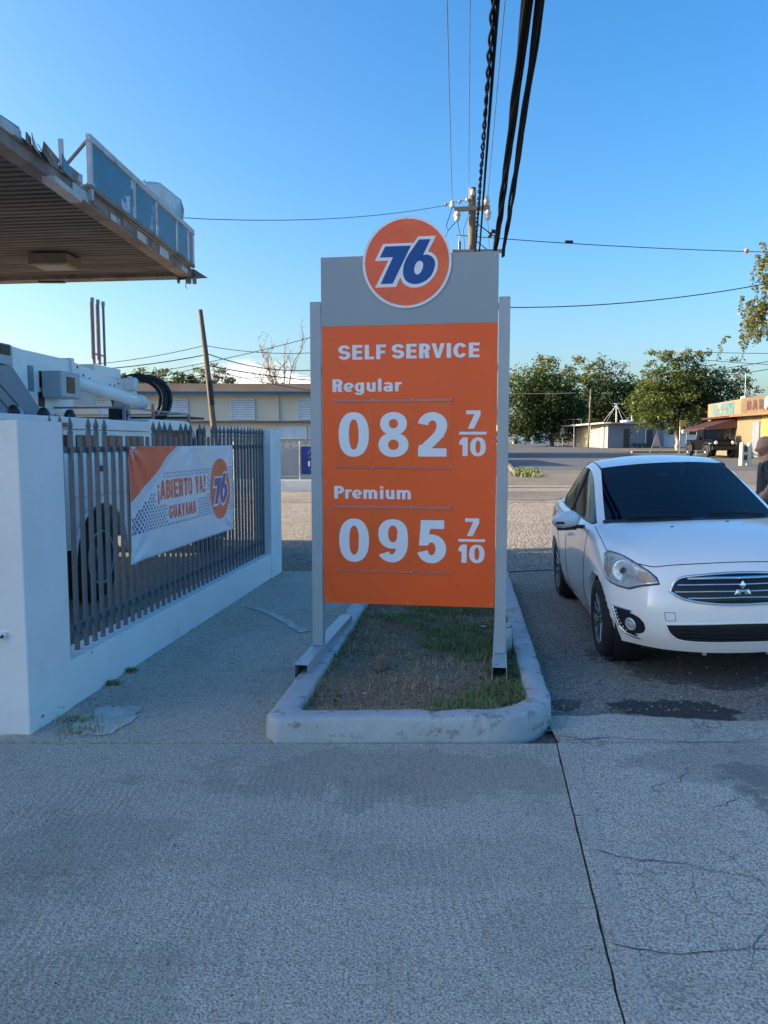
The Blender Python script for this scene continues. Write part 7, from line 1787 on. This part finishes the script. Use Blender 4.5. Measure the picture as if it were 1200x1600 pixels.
skinned('trousers', [V[0], V[6], V[7], V[8], V[10], V[11], V[12]], [(0, 1), (1, 2), (2, 3), (0, 4), (4, 5), (5, 6)], [(.160, .122), .108, .078, .062, .108, .078, .062], trouser, MAN)
for s in (1, -1):
    b = MB(); b.ball((s * .115, .05, .04), .05, 8, sq=(1, 2.6, 1)); b.build('shoe', black, MAN)
    b = MB(); hx = s * .185; hy, hz = .22, .85; b.ball((hx, hy, hz), .035, 8, sq=(.6, 1.2, 1.0)); hd = b.build('hand', skin, body)
    for k in range(4): b = MB(); b.tube([(hx, hy + .02, hz + .025 - .018 * k), (hx - s * .005, hy + .065 - .004 * k, hz + .02 - .018 * k), (hx - s * .02, hy + .085 - .006 * k, hz + .005 - .018 * k)], [.010, .009, .007], 6); b.build('finger', skin, body)
    b = MB(); b.tube([(hx - s * .01, hy - .01, hz + .02), (hx - s * .035, hy + .03, hz + .03), (hx - s * .04, hy + .05, hz + .025)], [.011, .010, .008], 6); b.build('thumb', skin, body)
# head as one sculpted ball: skull, jaw, brow, nose
b = MB(); n1, n2 = 26, 34; vs = []
for i in range(n1 + 1):
    for j in range(n2):
        th = math.pi * i / n1; ph = 2 * math.pi * j / n2; d = Vector((math.sin(th) * math.sin(ph), math.sin(th) * math.cos(ph), math.cos(th)))
        rx, ry, rz = .076, .098, .118
        p = Vector((d.x * rx, d.y * ry, d.z * rz))
        if p.z < 0: k = 1 + p.z * 2.4; p.x *= max(.55, k); p.y = p.y * max(.72, 1 + p.z * 1.6) + (.012 if d.y > 0 else .0)
        f = max(0, d.y)
        p.y += .026 * math.exp(-((p.x / .014) ** 2) - ((p.z + .022) / .020) ** 2) * f + .006 * math.exp(-((p.z - .018) / .012) ** 2) * f + .006 * math.exp(-((p.x / .025) ** 2) - ((p.z + .062) / .010) ** 2) * f
        for ex in (-.03, .03): p.y -= .010 * math.exp(-(((p.x - ex) / .014) ** 2) - ((p.z - .002) / .010) ** 2) * f
        vs.append(p)
hm = Matrix.Rotation(R(-14), 3, 'X') @ Matrix.Rotation(R(0), 3, 'Z'); hc = Vector((0, .03, 1.515))
b.add([hm @ p + hc for p in vs], [(i * n2 + j, i * n2 + (j + 1) % n2, (i + 1) * n2 + (j + 1) % n2, (i + 1) * n2 + j) for i in range(n1) for j in range(n2)], 0, True)
HD = b.build('head', skin, MAN)
for s in (1, -1):
    b = MB(); b.lathe([(.0001, .0), (.018, .004), (.024, .010), (.020, .014), (.008, .008)], axis='X', n=14); b.v = [tuple(hm @ Vector((s * (.074 + v[0]), v[1] * .75 - .008, v[2] * 1.25 - .005)) + hc) for v in b.v]; b.build('ear', skin, HD)
    b = MB(); b.ball((0, 0, 0), .011, 8); b.v = [tuple(hm @ (Vector(v) + Vector((s * .030, .082, .002))) + hc) for v in b.v]; b.build('eye', material('eye_dark', (.03, .02, .015), .2), HD)
b = MB(); b.tube([hm @ Vector((x, .093 - abs(x) * .5, -.062)) + hc for x in (-.022, -.01, 0, .01, .022)], .004, 6); b.build('mouth', material('lip', (.17, .07, .05), .5), HD)
b = MB()
for i in range(450):
    rd_ = random.Random(i); th = rd_.uniform(1.05, 1.75); ph = rd_.uniform(1.7, 4.6); d = Vector((math.sin(th) * math.sin(ph), math.sin(th) * math.cos(ph), math.cos(th))); p = hm @ Vector((d.x * .0765, d.y * .0985, d.z * .1185)) + hc; q = hm @ d
    b.add([p, p + q * .003 + Vector((0, 0, -.004)), p + Vector((.0015, .0015, -.002))], [(0, 1, 2)])
q_ = b.build('short_hair', material('grey_stubble', (.10, .085, .08), .9), HD); q_['kind'] = 'stuff'
